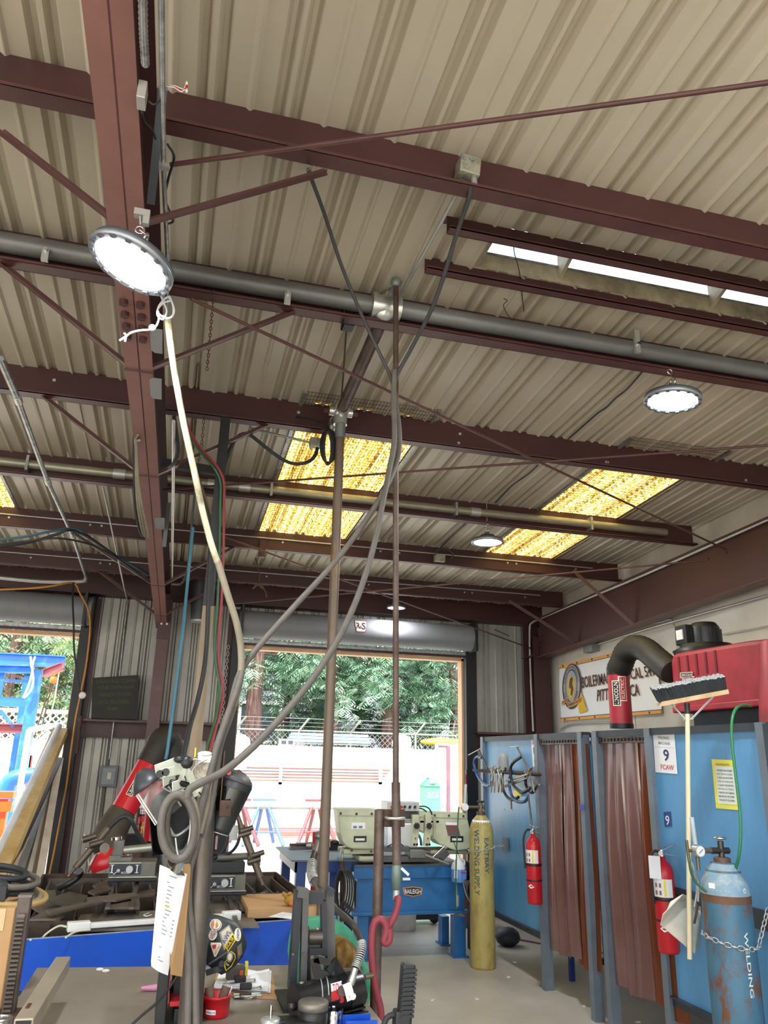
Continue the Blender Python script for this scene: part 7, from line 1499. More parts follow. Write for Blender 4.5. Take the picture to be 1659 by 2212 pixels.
# visor: part of a cylinder leaning down right
ax_ = (PY(393,1770,Yv)-PY(325,1665,Yv)).normalized(); dn = ax_
side = V((1, 0, 0)); side = (side-ax_*side.dot(ax_)).normalized(); fw_ = ax_.cross(side)
org = PY(322, 1697, Yv+.03)
def visor(u, v): a = (u-.5)*2.3; return org+side*(math.sin(a)*.050)+V((0,-1,0))*(math.cos(a)*.07-.03)+ax_*(v*.112)
b = MB(); b.grid(visor, 12, 6); b.build('clear_visor', clear, t, solid=.0015)
for u in (0, .12, 1): b = MB(); b.tube([visor(u, 0), visor(u, 1)], .0025, 5); b.build('visor_edge', white, t)
def crown(u, v): a = (u-.5)*2.5; k = math.sin((.15+.85*v)*PI/2); return org-ax_*(.055*(1-v))+side*(math.sin(a)*.054*k)+V((0,-1,0))*(math.cos(a)*.074*k-.03)
b = MB(); b.grid(crown, 14, 6); b.build('crown_band', mat('band_dark', '#34363A', .4), t, solid=.003)
for a_, c_ in (((335,1663),(388,1643)),((345,1672),(400,1660)),((352,1690),(378,1675)),((372,1700),(400,1690))):
    b = MB(); b.bar(PY(*a_, Yv-.02), PY(*c_, Yv+.03), .004, .03, up=(0, 0, 1)); b.build('headband', offw, t, .002)
b = MB(); c = PY(402,1648,Yv); b.lathe(c, [(0,0),(.018,0),(.02,.01),(.016,.022),(0,.022)], 12, ax=(.3,-1,.2)); b.ball(c+V((-.02,0,.01)), (.02,.015,.012)); b.build('ratchet_knob', blackp, t)
for x, y in ((358,1668),(345,1672)): b = MB(); c = PY(x, y, Yv-.03); b.cyl(c, c+V((0,-.012,0)), .012, 10); b.build('pivot_knob', blackp, t)
Yh = 2.70
def shell_helmet(org, up, right, out, w_, h_, d_, mat_, t, name='shell', bot=.62, n=16):
    def fn(u, v):
        a = (u-.5)*PI*1.05; k = 1 if v > .25 else math.sin(v/.25*PI/2)**.7
        ww = w_*(k)*(1-(max(0, v-.45)/.55)*(1-bot)); dd = d_*k*(1-.35*max(0, v-.5))
        return org+right*(math.sin(a)*ww)+out*(math.cos(a)*dd)+up*(-v*h_)
    b = MB(); b.grid(fn, n, 12); return b.build(name, mat_, t, solid=.004), fn
t = T('welding_helmet', 'black welding helmet seen from inside, hanging behind the hose coil', 'helmet', PY(395, 1800, Yh), 'welding helmets on the pole')
o_ = PY(392, 1695, Yh+.05)
shell_helmet(o_, V((.06,0,1)).normalized(), V((1,0,0)), V((0,1,0)), .085, .215, .07, mat('helmet_black', '#08090A', .5, spec=.3), t)
b = MB(); b.tube(smooth_path([PY(362,1782,Yh), PY(378,1805,Yh-.02), PY(402,1792,Yh-.02), PY(418,1775,Yh)], 5), .005, 6); b.build('lower_rim', galvw, t)
b = MB(); b.tube(smooth_path([PY(356,1694,Yh-.01), PY(372,1690,Yh-.03), PY(400,1694,Yh-.02), PY(420,1700,Yh)], 5), .010, 6); b.build('brow_rim', blackp, t)
for a_, c_ in (((390,1640),(428,1712)),((402,1650),(385,1700)),((410,1668),(424,1720))): b = MB(); b.bar(PY(*a_, Yh-.03), PY(*c_, Yh-.01), .003, .022); b.build('headband', offw, t, .002)
t = T('welding_helmet', 'dark grey welding helmet hanging nose down at the right of the pole', 'helmet', PY(512, 1760, 2.78), 'welding helmets on the pole')
hl_ = mat('helmet_dark', '#24282A', .35, spec=.6)
axd = (PY(486,1765,2.8)-PY(520,1672,2.8)).normalized(); rt = V((1,0,0)); rt = (rt-axd*rt.dot(axd)).normalized(); ot = V((0,-1,0))
o_ = PY(517, 1664, 2.84)
def hf(u, v):
    a = (u-.5)*PI*1.15; k = math.sin(min(1, v/.22)*PI/2)**.6; ww = .062*k*(1-.45*max(0, v-.2)); dd = .06*k*(1-.3*v)
    return o_+rt*(math.sin(a)*ww)+ot*(math.cos(a)*dd)+axd*(v*.205)
b = MB(); b.grid(hf, 18, 14); b.build('shell', hl_, t, solid=.004)
b = MB(); b.grid(lambda u, v: hf(.25+.5*u, .30+.38*v)+ot*.004, 6, 4); b.build('front_plate', mat('lens_dark', '#0E1614', .12, spec=.8), t)
b = MB(); b.grid(lambda u, v: hf(u, .02+.16*v)+ot*.003, 12, 3); b.build('brow', mat('band_grey', '#4A4B4D', .45), t, solid=.003)
b = MB(); b.bar(PY(486,1668,2.82), PY(512,1644,2.80), .004, .026); b.build('headband', mat('headband_grey', '#8A8A84', .6), t)
b = MB(); c = PY(494,1669,2.78); b.cyl(c, c+V((0,-.01,0)), .008, 8); b.build('red_button', red, t)
b = MB(); b.tube([hf(.02,.2), hf(.02,1)], .0025, 5); b.tube([hf(i/10, 1) for i in range(11)], .003, 5); b.build('rim_trim', galvw, t)
# clipboard with papers
Ycb = 2.66
t = T('hanging_clipboard', 'brown clipboard hanging edge-on at the pole', 'clipboard', PY(395, 2090, Ycb))
b = MB(); P = [PY(x, y, Ycb+d) for x, y, d in ((362,1868,.0),(409,1866,.05),(411,1875,.05),(392,2110,.05),(368,2105,.0))]; b.prism(P, (.002,.004,0)); b.build('board', cardboard, t)
b = MB(); P = [PY(x, y, Ycb-.006+d) for x, y, d in ((362,1862,.0),(390,1842,.02),(398,1850,.03),(394,1880,.02),(400,1892,.0),(380,1890,-.01),(368,1880,-.01))]; b.prism(P, (0,-.003,0)); b.build('clip', chrome, t, .001)
t = T('paper_sheaf', 'sheaf of white printed sheets clipped on the hanging clipboard, one line highlighted yellow', 'papers', PY(350, 2100, Ycb))
pq = [PY(326,2078,Ycb-.01), PY(362,2100,Ycb-.0), PY(345,1869,Ycb-.02), PY(403,1890,Ycb+.0)]
fp = lambda u, v: (quadfn(*pq)(u, v)+V((0, -.010*math.sin(u*PI*1.3)-.006*math.sin(v*4), 0)))
for k in range(3): b = MB(); b.grid(lambda u, v: fp(u, v)+V((.001*k, .0025*k, -.006*k*(1-v))), 8, 12); b.build('sheet', paper, t)
def fl(u, v): return fp(u, v)+V((0, -.0022, 0))
rng = random.Random(2)
for v in (.93,.86,.82,.78,.74,.70,.66,.58,.54,.50,.46,.42,.38,.34,.20,.10,.07):
    u0 = .36+rng.uniform(-.04, .04); b = MB(); u1 = u0+rng.uniform(.1, .28); h_ = .008
    b.add([fl(u0,v), fl((u0+u1)/2,v), fl(u1,v), fl(u1,v+h_), fl((u0+u1)/2,v+h_), fl(u0,v+h_)], [(0,1,4,5),(1,2,3,4)]); b.build('printed_line', inkg, t)
    if .3 < v < .52: b = MB(); b.add([fl(.78,v), fl(.86,v), fl(.86,v+h_), fl(.78,v+h_)], [(0,1,2,3)]); b.build('printed_line', inkg, t)
b = MB(); b.add([fl(.36,.615), fl(.46,.61), fl(.56,.615), fl(.56,.638), fl(.46,.635), fl(.36,.638)], [(0,1,4,5),(1,2,3,4)]); b.build('highlight', mat('hilite', '#F2F04A', .6), t)
text('MATERIAL', sub(lambda u, v: fl(u, v)+V((0,-.0006,0)), .38, .618, .54, .634), inkg, t)
# black and red tool case behind the pole
t = T('tool_case', 'black and red plastic tool case standing behind the pole on the bench', 'case', PZ(380, 2180, ZB))
Ytc = 2.98
def tb(x0, y0, x1, y1, d0, d1, m, nm, bev=.004): b = MB(); p, r = PY(x0, y1, Ytc+d0), PY(x1, y0, Ytc+d0); b.bx(p.x, r.x, Ytc+d0, Ytc+d1, max(p.z, ZB+.002), r.z); return b.build(nm, m, t, bev)
tb(332, 2084, 369, 2230, 0, .25, blackp, 'black_side'); tb(366, 2078, 442, 2088, .0, .25, red, 'top_rim'); tb(430, 2062, 442, 2170, .0, .2, red, 'corner'); tb(362, 2100, 370, 2170, -.01, .02, red, 'left_edge'); tb(366, 2160, 440, 2176, -.01, .25, red, 'lower_shelf'); tb(370, 2090, 432, 2162, .08, .25, blackp, 'inside'); tb(372, 2176, 440, 2230, .02, .25, blackp, 'lower_body')
c = PY(352, 2150, Ytc-.001)
b = MB(); b.tube(smooth_path([PY(382,2110,2.9), PY(365,2135,2.88), PY(340,2165,2.86), PY(305,2195,2.85), PY(280,2218,2.84)], 5), .004, 6); b.thing('thin_wire', black_r, 'thin black cord curving from the tool case across the bench', 'cord')
b = MB(); b.bx(*(lambda p: (p.x-.05, p.x+.02, 3.12, 3.2, ZB+.001, p.z))(PY(440,1995,3.12))); b.thing('black_box', blackp, 'tall black box just behind the pole', 'box')
# red cup with brushes
c = onb(467, 2205); c = V((c.x, c.y+.05, ZB)); r_ = .046
t = T('red_cup', 'short red plastic cup with wire brushes and a white label on the bench', 'cup', c)
hc = .058
b = MB(); b.lathe(c, [(0,0),(r_*.92,0),(r_,.01),(r_*1.02,hc),(r_*1.08,hc),(r_*1.08,hc+.008),(r_*.98,hc+.008),(r_*.9,.012),(0,.012)], 24); b.build('cup', red, t)
az = math.atan2(-c.y, -c.x)
b = MB(); b.grid(lambda u, v: c+V((math.cos(az-.75+.75*u)*(r_+.002), math.sin(az-.75+.75*u)*(r_+.002), .016+.014*v)), 5, 1); o = b.build('label', paper, t)
text('marking tools', lambda a, cc: c+V((math.cos(az-.7+.65*a)*(r_+.003), math.sin(az-.7+.65*a)*(r_+.003), .019+.007*cc)), ink, o)
for k, (dx, m_) in enumerate(((-.022, rust), (.012, rust), (.03, white))):
    b = MB(); p = c+V((dx, 0, .03)); b.tube([p, p+V((.02 if k else -.005, .01, .055))], .016 if k < 2 else .003, 10); b.build('brush' if k < 2 else 'stick', mat('brush_fibre', '#6A5648', .8, 0, .25, 60) if k < 2 else m_, t)
# clipboard, papers, calipers, tape measure
P = [onb(x, y) for x, y in ((458,2152),(598,2160),(590,2108),(468,2100))]
t = T('bench_clipboard', 'brown clipboard lying on the bench under crumpled papers', 'clipboard', P[0]); 
b = MB(); b.prism([p+V((0,0,.001)) for p in P], (0,0,.004)); b.build('board', cardboard, t)
b = MB(); c = onb(535,2158); b.bx(c.x-.05, c.x+.05, c.y-.004, c.y+.03, ZB+.006, ZB+.012); b.tube([c+V((-.03,-.005,.01)), c+V((0,-.03,.008)), c+V((.03,-.005,.01))], .003, 5); b.build('clip', chrome, t, .001)
P = [onb(x, y) for x, y in ((460,2142),(584,2150),(586,2102),(474,2104))]
fq = quadfn(P[0], P[1], P[3], P[2]); 
t = T('loose_papers', 'crumpled white papers on the bench clipboard', 'papers', P[0])
for k in range(2): b = MB(); rg = random.Random(k); b.grid(lambda u, v: fq(u*(1-.04*k), v)+V((0,0,.008+.004*k+.004*math.sin(u*13+k)*math.sin(v*8))), 12, 8); b.build('sheet', paper, t)
for k, (x, y) in enumerate(((518,2130),(530,2146))):
    c = onb(x, y)+V((0,0,.022)); t = T('caliper', ['small chrome and black square clamp on the papers','lower chrome and black square clamp on the papers'][k], 'clamp', c, 'clamps on the bench papers')
    b = MB(); b.bx(c.x-.022, c.x+.022, c.y-.01, c.y+.01, c.z-.008, c.z+.012); b.build('body', blackp, t, .003); b = MB(); b.bx(c.x-.055, c.x+.055, c.y-.004, c.y+.004, c.z-.006, c.z+.0); b.tube([c+V((-.055,0,0)), c+V((-.058,-.015,-.006))], .004, 5); b.tube([c+V((.055,0,0)), c+V((.058,-.015,-.006))], .004, 5); b.build('bar', chrome, t)
c = onb(508,2126); b = None
t = T('tape_measure', 'scuffed grey tape measure with orange button standing on the papers', 'tape measure', c)
b = MB(); b.box((c.x, c.y+.02, ZB+.035), (.07, .045, .055), rz=.1); b.build('case', mat('tape_grey', '#5A5450', .6, 0, .15, 15), t, .008)
b = MB(); b.box((c.x+.02, c.y-.004, ZB+.033), (.014, .004, .03), rz=.1); b.build('button', orange, t, .002)
b = MB(); b.box((c.x+.0, c.y+.02, ZB+.064), (.03, .02, .002), rz=.4); b.build('top_label', mat('salmon', '#D98A6A', .5), t)
b = MB(); b.box((c.x+.042, c.y+.03, ZB+.045), (.012, .02, .05)); b.build('tape_hook', yellow, t)
# helmet with stickers
Yst = 3.28
t = T('sticker_helmet', 'dark welding helmet covered in union stickers resting on the bench', 'helmet', onb(480, 2110))
hm = mat('helmet_charcoal', '#303437', .4, spec=.5)
outl = [(440,1992),(455,1984),(476,1988),(505,1998),(524,2010),(532,2032),(533,2045),(524,2068),(510,2085),(492,2100),(478,2106),(462,2096),(446,2083),(440,2075)]
cen = PY(484, 2046, Yst)
def hp_(x, y, d=0):
    """point on the bulging helmet side"""
    p = PY(x, y, Yst); dx = (x-484)/50; dz = (y-2046)/62; k = max(0, 1-dx*dx*.8-dz*dz*.8)
    return PY(x, y, Yst-.055*math.sqrt(k)-d)
n = len(outl); b = MB(); rings = []
for s_ in (1, .93, .8, .6, .35):
    rings += [hp_(484+(x-484)*s_, 2046+(y-2046)*s_, .0) for x, y in outl]
rings.append(hp_(484, 2046)); fs = []
for i in range(4):
    for k in range(n): fs.append((i*n+k, i*n+(k+1) % n, (i+1)*n+(k+1) % n, (i+1)*n+k))
for k in range(n): fs.append((4*n+k, 4*n+(k+1) % n, 5*n))
b.add(rings, fs, 0, True)
bk = [PY(x, y, Yst)+V((0, .10, 0)) for x, y in outl]; o_i = len(b.v); b.add([V(p) for p in rings[:n]]+bk, [(k, n+k, n+(k+1) % n, (k+1) % n) for k in range(n)]+[tuple(range(n, 2*n))], 0, True)
b.build('shell', hm, t)
b = MB(); b.bar(hp_(452,2082,.004), hp_(492,2055,.004), .012, .006); b.build('side_ridge', mat('ridge_grey', '#5C6064', .4), t)
b = MB(); c = hp_(478,2080,.006); b.cyl(c+V((0,.01,0)), c+V((0,-.014,0)), .011, 14); b.build('side_knob', blackp, t)
b = MB(); b.bar(hp_(450,2100), hp_(476,2092), .03, .02); b.build('chin_guard', mat('ridge_grey', '#5C6064', .4), t)
def sticker(poly, m, nm='sticker', d=.003):
    b = MB(); P = [hp_(x, y, d) for x, y in poly]; cx_ = sum(p[0] for p in poly)/len(poly); cy_ = sum(p[1] for p in poly)/len(poly); P.append(hp_(cx_, cy_, d)); k = len(poly)
    b.add(P, [(i, (i+1) % k, k) for i in range(k)]); return b.build(nm, m, t)
def circ(cx_, cy_, rx, ry, n=16, a=0): return [(cx_+rx*math.cos(2*PI*i/n)*math.cos(a)-ry*math.sin(2*PI*i/n)*math.sin(a), cy_+rx*math.cos(2*PI*i/n)*math.sin(a)+ry*math.sin(2*PI*i/n)*math.cos(a)) for i in range(n)]
stw = mat('sticker_cream', '#E8E2C8', .4); stg = mat('sticker_grey', '#8E8C82', .4); sto = mat('sticker_orange', '#C9742E', .4)
sticker(circ(466,1998,13,13), stw); sticker(circ(466,1998,11.5,11.5), stg, d=.004); sticker(circ(466,1998,9.5,9.5), stw, d=.005); sticker(circ(464,1997,8,8), sto, d=.006); sticker([(463,1988),(467,1988),(465,2006),(461,2006)], stw, d=.007)
sticker([(453,1986),(462,1985),(456,1991)], mat('sticker_blue', '#1F4FC8', .4))
sticker(circ(460,2019,9,13,a=.3), stw)
def sttext(s_, x0, y0, x1, y1, h, m, d=.006):
    """baseline from (x0,y0) to (x1,y1), letter height h to the left-hand side"""
    L = math.hypot(x1-x0, y1-y0); nx, ny = (y1-y0)/L*h, -(x1-x0)/L*h
    text(s_, lambda a, c: hp_(x0+(x1-x0)*a+nx*c, y0+(y1-y0)*a+ny*c, d), m, t)
sb = mat('sticker_navy', '#26309A', .4); sr_ = mat('sticker_red', '#C8334A', .4)
sttext('YOUR', 455, 2020, 461, 2011, 5, sb); sttext('UNION', 455, 2027, 466, 2011, 5, sr_); sttext('WORKS', 459, 2030, 470, 2013, 5, sb)
sticker([(473,2014),(495,1997),(506,2020),(484,2053)], stg); sticker([(477,2015),(494,2001),(502,2020),(486,2047)], mat('sticker_tan', '#CFC4A4', .4), d=.004); sttext('AWS', 487, 2040, 500, 2014, 10, sb, .007)
sticker(circ(513.5,2019,7.5,14.5), stw); sttext('UNION', 517, 2030, 517, 2007, 5.5, sb)
sticker([(455,2036),(477,2036),(479,2041),(467,2066),(463,2067),(455,2042)], stw); sticker([(458,2041),(467,2040),(466,2049),(460,2050)], sr_, d=.005); sttext('SAFETY FIRST', 465, 2063, 477, 2043, 3.5, sr_)
sticker([(485,2043),(503,2015),(510,2030),(493,2056)], yellow, d=.005); sticker([(487,2043),(503,2019),(507,2030),(493,2053)], ink, d=.006); sttext('LOCAL 549', 491.5, 2050, 507, 2028, 8, yellow, .008)
sticker([(484,2079),(489,2074),(492,2057),(500,2054),(508,2061),(509,2070),(500,2088),(488,2098),(484,2088)], yellow, d=.004); sticker([(485.5,2080),(491,2074),(494,2059),(500,2056),(506.5,2062),(507.5,2070),(499,2086),(489,2095)], ink, d=.005)
sticker(circ(496.5,2067,7,12.5,a=.15), stg, d=.006); sticker(circ(496.5,2067,4.5,8,a=.15), stw, d=.007); sttext('549', 486, 2082, 492, 2088, 5, white, .007)
sticker([(512,2045),(522,2036),(523,2060),(514,2074)], mat('sticker_olive', '#6E705C', .4)); sticker([(514,2055),(517,2052),(518,2062),(515,2064)], sto, d=.004)
# ---------------------------------------------------------------- bending press
Yp = 3.12
t = T('bending_press', 'black steel A-frame bending press standing on the bench', 'press', onb(675, 2130))
pk = mat('press_black', '#2F3236', .5, .2, .15, 8); pg = mat('press_grey', '#5C5A58', .5, .3, .15, 8)
def pbar(a, c, w_, h_, m, nm, d=0): b = MB(); b.bar(PY(*a, Yp+d), PY(*c, Yp+d), w_, h_, up=(0, 1, 0)); return b.build(nm, m, t)
pbar((644,1922),(630,2135), .026, .05, pk, 'post'); pbar((659,1930),(654,2122), .022, .04, pg, 'post', -.02); pbar((711,1922),(714,2070), .030, .04, pg, 'post', .03); pbar((698,1945),(700,2062), .018, .04, pk, 'post')
pbar((642,1926),(664,1930), .03, .06, pg, 'cap_plate', -.02); pbar((706,1921),(718,1928), .025, .05, pk, 'cap_plate')
pbar((664,1938),(696,1938), .04, .05, pk, 'cross_head'); pbar((660,2000),(664,2118), .02, .03, pk, 'inner_rail'); pbar((666,2052),(700,2052), .02, .05, pk, 'mid_plate')
b = MB(); p, r = PY(667, 2127, Yp-.01), PY(701, 2062, Yp-.01); b.bx(p.x, r.x, Yp-.01, Yp+.10, p.z, r.z); b.build('ram_block', mat('ram_cream', '#8D8672', .5, .2, .15, 8), t, .003)
b = MB(); b.add([PY(667,2062,Yp-.01), PY(701,2062,Yp-.01), PY(692,2046,Yp+.06), PY(673,2046,Yp+.06)], [(0,1,2,3)]); b.build('ram_slope', pg, t)
b = MB(); b.cyl(PY(666,2024,Yp), PY(695,2024,Yp), .026, 20); b.build('roller', steel, t)
b = MB(); b.cyl(PY(686,2011,Yp), PY(686,2004,Yp), .006, 8); b.build('pin', galvw, t)
b = MB(); p, r = PY(706, 2068, Yp+.02), PY(722, 1960, Yp+.02); b.bx(p.x, r.x, Yp+.05, Yp+.06, p.z, r.z); b.build('side_plate', mat('side_plate', '#7B7470', .4, .4, .15, 6), t)
b = MB(); p = onb(665, 2140); b.bx(p.x-.13, p.x+.10, Yp-.06, Yp+.18, ZB+.001, ZB+.014); b.build('base_plate', pk, t)
for x in (632, 656): b = MB(); c = PY(x, 2060, Yp-.04); b.cyl(c, c+V((0,-.012,0)), .005, 6); b.build('bolt', steel, t)
# ---------------------------------------------------------------- hydraulic pump
Yu = 2.98
t = T('hydraulic_pump', 'black air-over-hydraulic foot pump lying on the bench with a red and white label', 'pump', onb(690, 2212))
k_ = mat('pump_black', '#1B1C1F', .28, .1, .08, 10, spec=.6)
a, c = PY(640, 2172, Yu-.02), PY(748, 2140, Yu+.03); ax_ = (c-a).normalized()
b = MB(); b.tube([a, c], .062, 28); b.build('tank', k_, t); b = MB(); b.tube([a-ax_*.006, a+ax_*.004], .065, 28); b.build('end_cap', k_, t)
b = MB(); b.tube([c-ax_*.01, c+ax_*.05], [.066,.06], 24); b.build('pump_head', k_, t)
e = a-ax_*.006; b = MB(); b.lathe(e, [(0,.0),(.013,0),(.013,.02),(0,.02)], 6, 0, -ax_); b.build('hex_plug', mat('plug_grey', '#4A4844', .4, .4), t)
xx, yy, zz_ = frame(ax_)
def tk(u, g, o_=.0): """u along 0..1, g angle""" ; return a+(c-a)*u+(V((0,-1,0))*math.cos(g)+V((0,0,1))*math.sin(g))*(.0625+o_)
b = MB(); b.grid(lambda u, v: tk(.62+.22*u, .1+.75*v, .001), 4, 6); o = b.build('label_white', paper, t); b = MB(); b.grid(lambda u, v: tk(.62+.16*u, .0+.45*v, .002), 4, 4); b.build('label_red', red, t)
text('TO', lambda u, v: tk(.65+.12*u, .40+.38*v, .003), red, t)
for q0 in (.44, .56): b = MB(); b.grid(lambda u, v: tk(q0+.02*u, -.4+2.0*v, .0008), 1, 10); b.build('grey_stripe', galvw, t)
b = MB(); p = PY(651, 2133, Yu-.01); b.cyl(p+V((0,0,-.01)), p+V((0,0,.016)), .008, 6); b.build('filler_plug', galvw, t)
def ub(pts, w_, h_, m, nm): 
    b = MB(); P = [PY(*q) for q in pts]
    for i in range(len(P)-1): b.bar(P[i], P[i+1], w_, h_)
    return b.build(nm, m, t)
ub([(678,2071,Yu),(714,2080,Yu)], .012, .02, k_, 'handle_grip'); ub([(678,2071,Yu),(692,2122,Yu)], .012, .03, k_, 'handle_arm'); ub([(714,2080,Yu),(742,2128,Yu+.02)], .014, .05, k_, 'handle_arm'); ub([(690,2100,Yu),(722,2102,Yu)], .010, .012, k_, 'handle_bar')
b = MB(); p, r = PY(730, 2122, Yu+.05), PY(787, 2100, Yu+.05); b.bx(p.x, r.x, Yu+.03, Yu+.12, p.z, r.z); b.build('reservoir_lid', mat('lid_grey', '#5C5E5E', .4, .1), t, .006)
b = MB(); p, r = PY(735, 2172, Yu+.05), PY(785, 2120, Yu+.05); b.bx(p.x, r.x, Yu+.05, Yu+.14, p.z, r.z); b.ball(PY(765,2150,Yu+.05), (.05,.05,.045)); b.build('reservoir', k_, t, .008)
b = MB(); p = PY(736, 2157, Yu-.03); b.cyl(p, p+V((0,-.014,0)), .010, 14); b.build('red_button', red, t)
b = MB(); b.bar(PY(735,2184,Yu-.02), PY(780,2172,Yu+.02), .05, .006); b.bar(PY(742,2190,Yu-.02), PY(788,2182,Yu+.02), .04, .005); b.build('foot_pedal', k_, t)
b = MB(); b.bx(PY(640,2200,Yu).x, PY(770,2200,Yu).x, Yu-.05, Yu+.1, ZB+.001, ZB+.02); b.build('base', k_, t)
b = MB(); p = PY(752,2140,Yu-.05); b.obox(p, (V((.9,0,.3)).normalized(), V((0,1,0)), V((-.3,0,.9)).normalized()), (.016,.014,.028)); b.cyl(p+V((.012,-.014,-.012)), p+V((.012,-.024,-.012)), .011, 8); b.build('swivel_fitting', chrome, t, .002)
b = MB(); p = PY(737,2139,Yu-.03); b.cyl(p, p+V((0,-.02,0)), .015, 12); b.build('bushing', steel, t)
b = MB(); b.tube([PY(757,2126,Yu-.05), PY(763,2108,Yu-.05)], .013, 6); b.tube([PY(763,2108,Yu-.05), PY(768,2090,Yu-.05)], .011, 10); b.build('hose_ferrule', silver, t)
b = MB(); b.tube([PY(789,2110,Yu+.08), PY(806,2106,Yu+.08)], .010, 8); b.build('air_fitting', brass, t)
hz = [(768,2090,2.93),(775,2072,2.94),(781,2050,2.96),(781,2034,2.98),(772,2012,3.02),(755,1990,3.08),(730,1968,3.3),(706,1947,3.7),(690,1925,4.3),(680,1905,4.9),(673,1885,5.4),(674,1862,5.6),(680,1842,5.7),(684,1825,5.75)]
P = smooth_path([PY(*q) for q in hz], 5); b = MB(); b.tube(P, [.0115 if q.y < 3.4 else .016 if q.y < 4.6 else .022 for q in P], 8); b.build('pressure_hose', mat('hose_brownblack', '#3A332F', .5), t)
def coilspring(pts, R_, r_, turns, m, nm):
    P = smooth_path(pts, 10); n = turns*10; q = []; L = len(P)-1
    for i in range(n+1):
        f_ = i/n*L; j = min(int(f_), L-1); p = P[j]+(P[j+1]-P[j])*(f_-j); x, y, z = frame(P[min(j+1, L)]-P[max(j-1, 0)]); g = 2*PI*turns*i/n; q.append(p+x*R_*math.cos(g)+y*R_*math.sin(g))
    b = MB(); b.tube(q, r_, 4); return b.build(nm, m, t)
coilspring([PY(*q) for q in hz[0:4]], .0145, .0026, 15, galvw, 'spring_guard'); coilspring([PY(*q) for q in hz[9:12]], .030, .005, 12, galvw, 'spring_guard')
b = MB(); b.tube([PY(680,1845,5.7), PY(690,1812,5.75)], .025, 8); b.ball(PY(690,1806,5.75), .035); b.build('gun_fitting', mat('fit_grey', '#8A8C88', .4, .6), t)
# ---------------------------------------------------------------- jars, trays, small tools at the lower edge
c = onb(676, 2230); c = V((PY(676,2190,2.86).x, 2.86, ZB)); hj = PY(676,2162,2.86).z-ZB
t = T('round_tin', 'round black tin with a scuffed steel lid at the bottom of the bench', 'tin', c)
rj = .049; b = MB(); b.lathe(c, [(0,0),(rj,0),(rj,hj-.022),(rj*.94,hj-.020),(0,hj-.02)], 28); b.build('body', mat('tin_dark', '#2F2E2B', .4, .4, .2, 12), t); b = MB(); b.lathe(c, [(rj*.9,hj-.024),(rj*1.02,hj-.022),(rj*1.02,hj-.003),(rj*.96,hj),(0,hj)], 28); b.build('lid', mat('tin_lid', '#8A857A', .5, .5, .15, 14, '#5A564E', .4, .2, 14), t)
c = V((PY(720,2205,2.87).x, 2.87, ZB)); b = MB(); rg = random.Random(3); b.grid(lambda u, v: c+V((math.cos(2*PI*u)*(.030+.003*math.sin(u*50+v*20)), math.sin(2*PI*u)*(.030+.003*math.sin(u*44+v*17)), v*.058)), 30, 6); b.thing('foil_roll', chrome, 'crumpled foil wrapped can beside the round black tin', 'foil')
for k, (a_, c_) in enumerate((((736,2190),(797,2200)),((745,2204),(812,2212)))):
    p, r = PY(a_[0], a_[1], 2.88-.05*k), PY(c_[0], c_[1], 2.88-.05*k); b = MB(); b.bx(p.x, r.x, 2.86-.05*k, 2.868-.05*k, ZB-.02, p.z); b.bx(p.x, r.x, 2.8-.03*k, 2.868-.05*k, ZB+.0, ZB+.004); b.thing('blue_angle', tbl_blue, ['blue steel angle on the bench edge beside the foil can', 'lower blue steel angle at the bench edge'][k], 'angle')
t = T('wire_brush', 'wire wheel brush with an upright steel shank at the lower edge', 'brush', PY(585, 2212, 2.86)); c = PY(584, 2206, 2.86)
b = MB(); b.lathe(c, [(0,-.01),(.030,-.01),(.034,0),(.030,.008),(.012,.010),(0,.01)], 20); b.build('wheel', galvw, t); b = MB(); b.cyl(c+V((0,0,.008)), c+V((0,0,.045)), .005, 8); b.build('shank', chrome, t); b = MB(); b.cyl(c+V((0,0,-.06)), c+V((0,0,-.01)), .006, 8); b.build('stem', steel, t)
t = T('disc_tool', 'black disc of an angle grinder at the lower edge of the bench', 'grinder', PY(645, 2212, 2.84)); c = PY(650, 2214, 2.84)
b = MB(); b.lathe(c, [(0,.0),(.055,.0),(.062,.004),(.062,.010),(.02,.016),(0,.016)], 24); b.build('guard', blackp, t); b = MB(); b.bx(c.x-.03, c.x+.03, c.y-.06, c.y+.02, ZB-.0, c.z); b.build('head', blackp, t, .004)
b = MB(); p = PY(622,2205,2.84); b.bx(p.x-.03, p.x+.03, 2.84, 2.9, ZB, p.z); b.build('gear_case', blackp, t, .004)
# ribbed black handle standing at the lower right of the bench
Yk = 2.35
t = T('ribbed_tool', 'black ribbed plastic tool handle standing upright with a black cable loop', 'handle tool', PY(878, 2212, Yk))
hb_ = mat('handle_black', '#1F2226', .45, spec=.5)
a, c = PY(870, 2240, Yk), PY(882, 2080, Yk); b = MB(); b.bar(a, c, .038, .034, up=(0,1,0)); b.build('grip', hb_, t, .006)
for k in range(11): p = a+(c-a)*(.30+.062*k); b = MB(); b.obox(p+V((0.002,-.018,0)), (V((1,0,0)), V((0,1,0)), V((0,0,1))), (.019,.004,.0035)); b.build('rib', hb_, t)
b = MB(); b.bar(PY(866,2250,Yk), PY(868,2180,Yk), .045, .04, up=(0,1,0)); b.build('head', hb_, t, .006)
b = MB(); b.tube(smooth_path([PY(868,2195,Yk), PY(850,2192,Yk), PY(835,2200,Yk), PY(826,2225,Yk)], 5), .008, 8); b.build('cable_loop', black_r, t)
b = MB(); b.bx(a.x-.2, a.x+.15, Yk-.1, Yk+.1, .95, .97); b.bx(a.x-.03, a.x+.03, Yk-.03, Yk+.03, 0, .95); b.build('stand', rust, t)
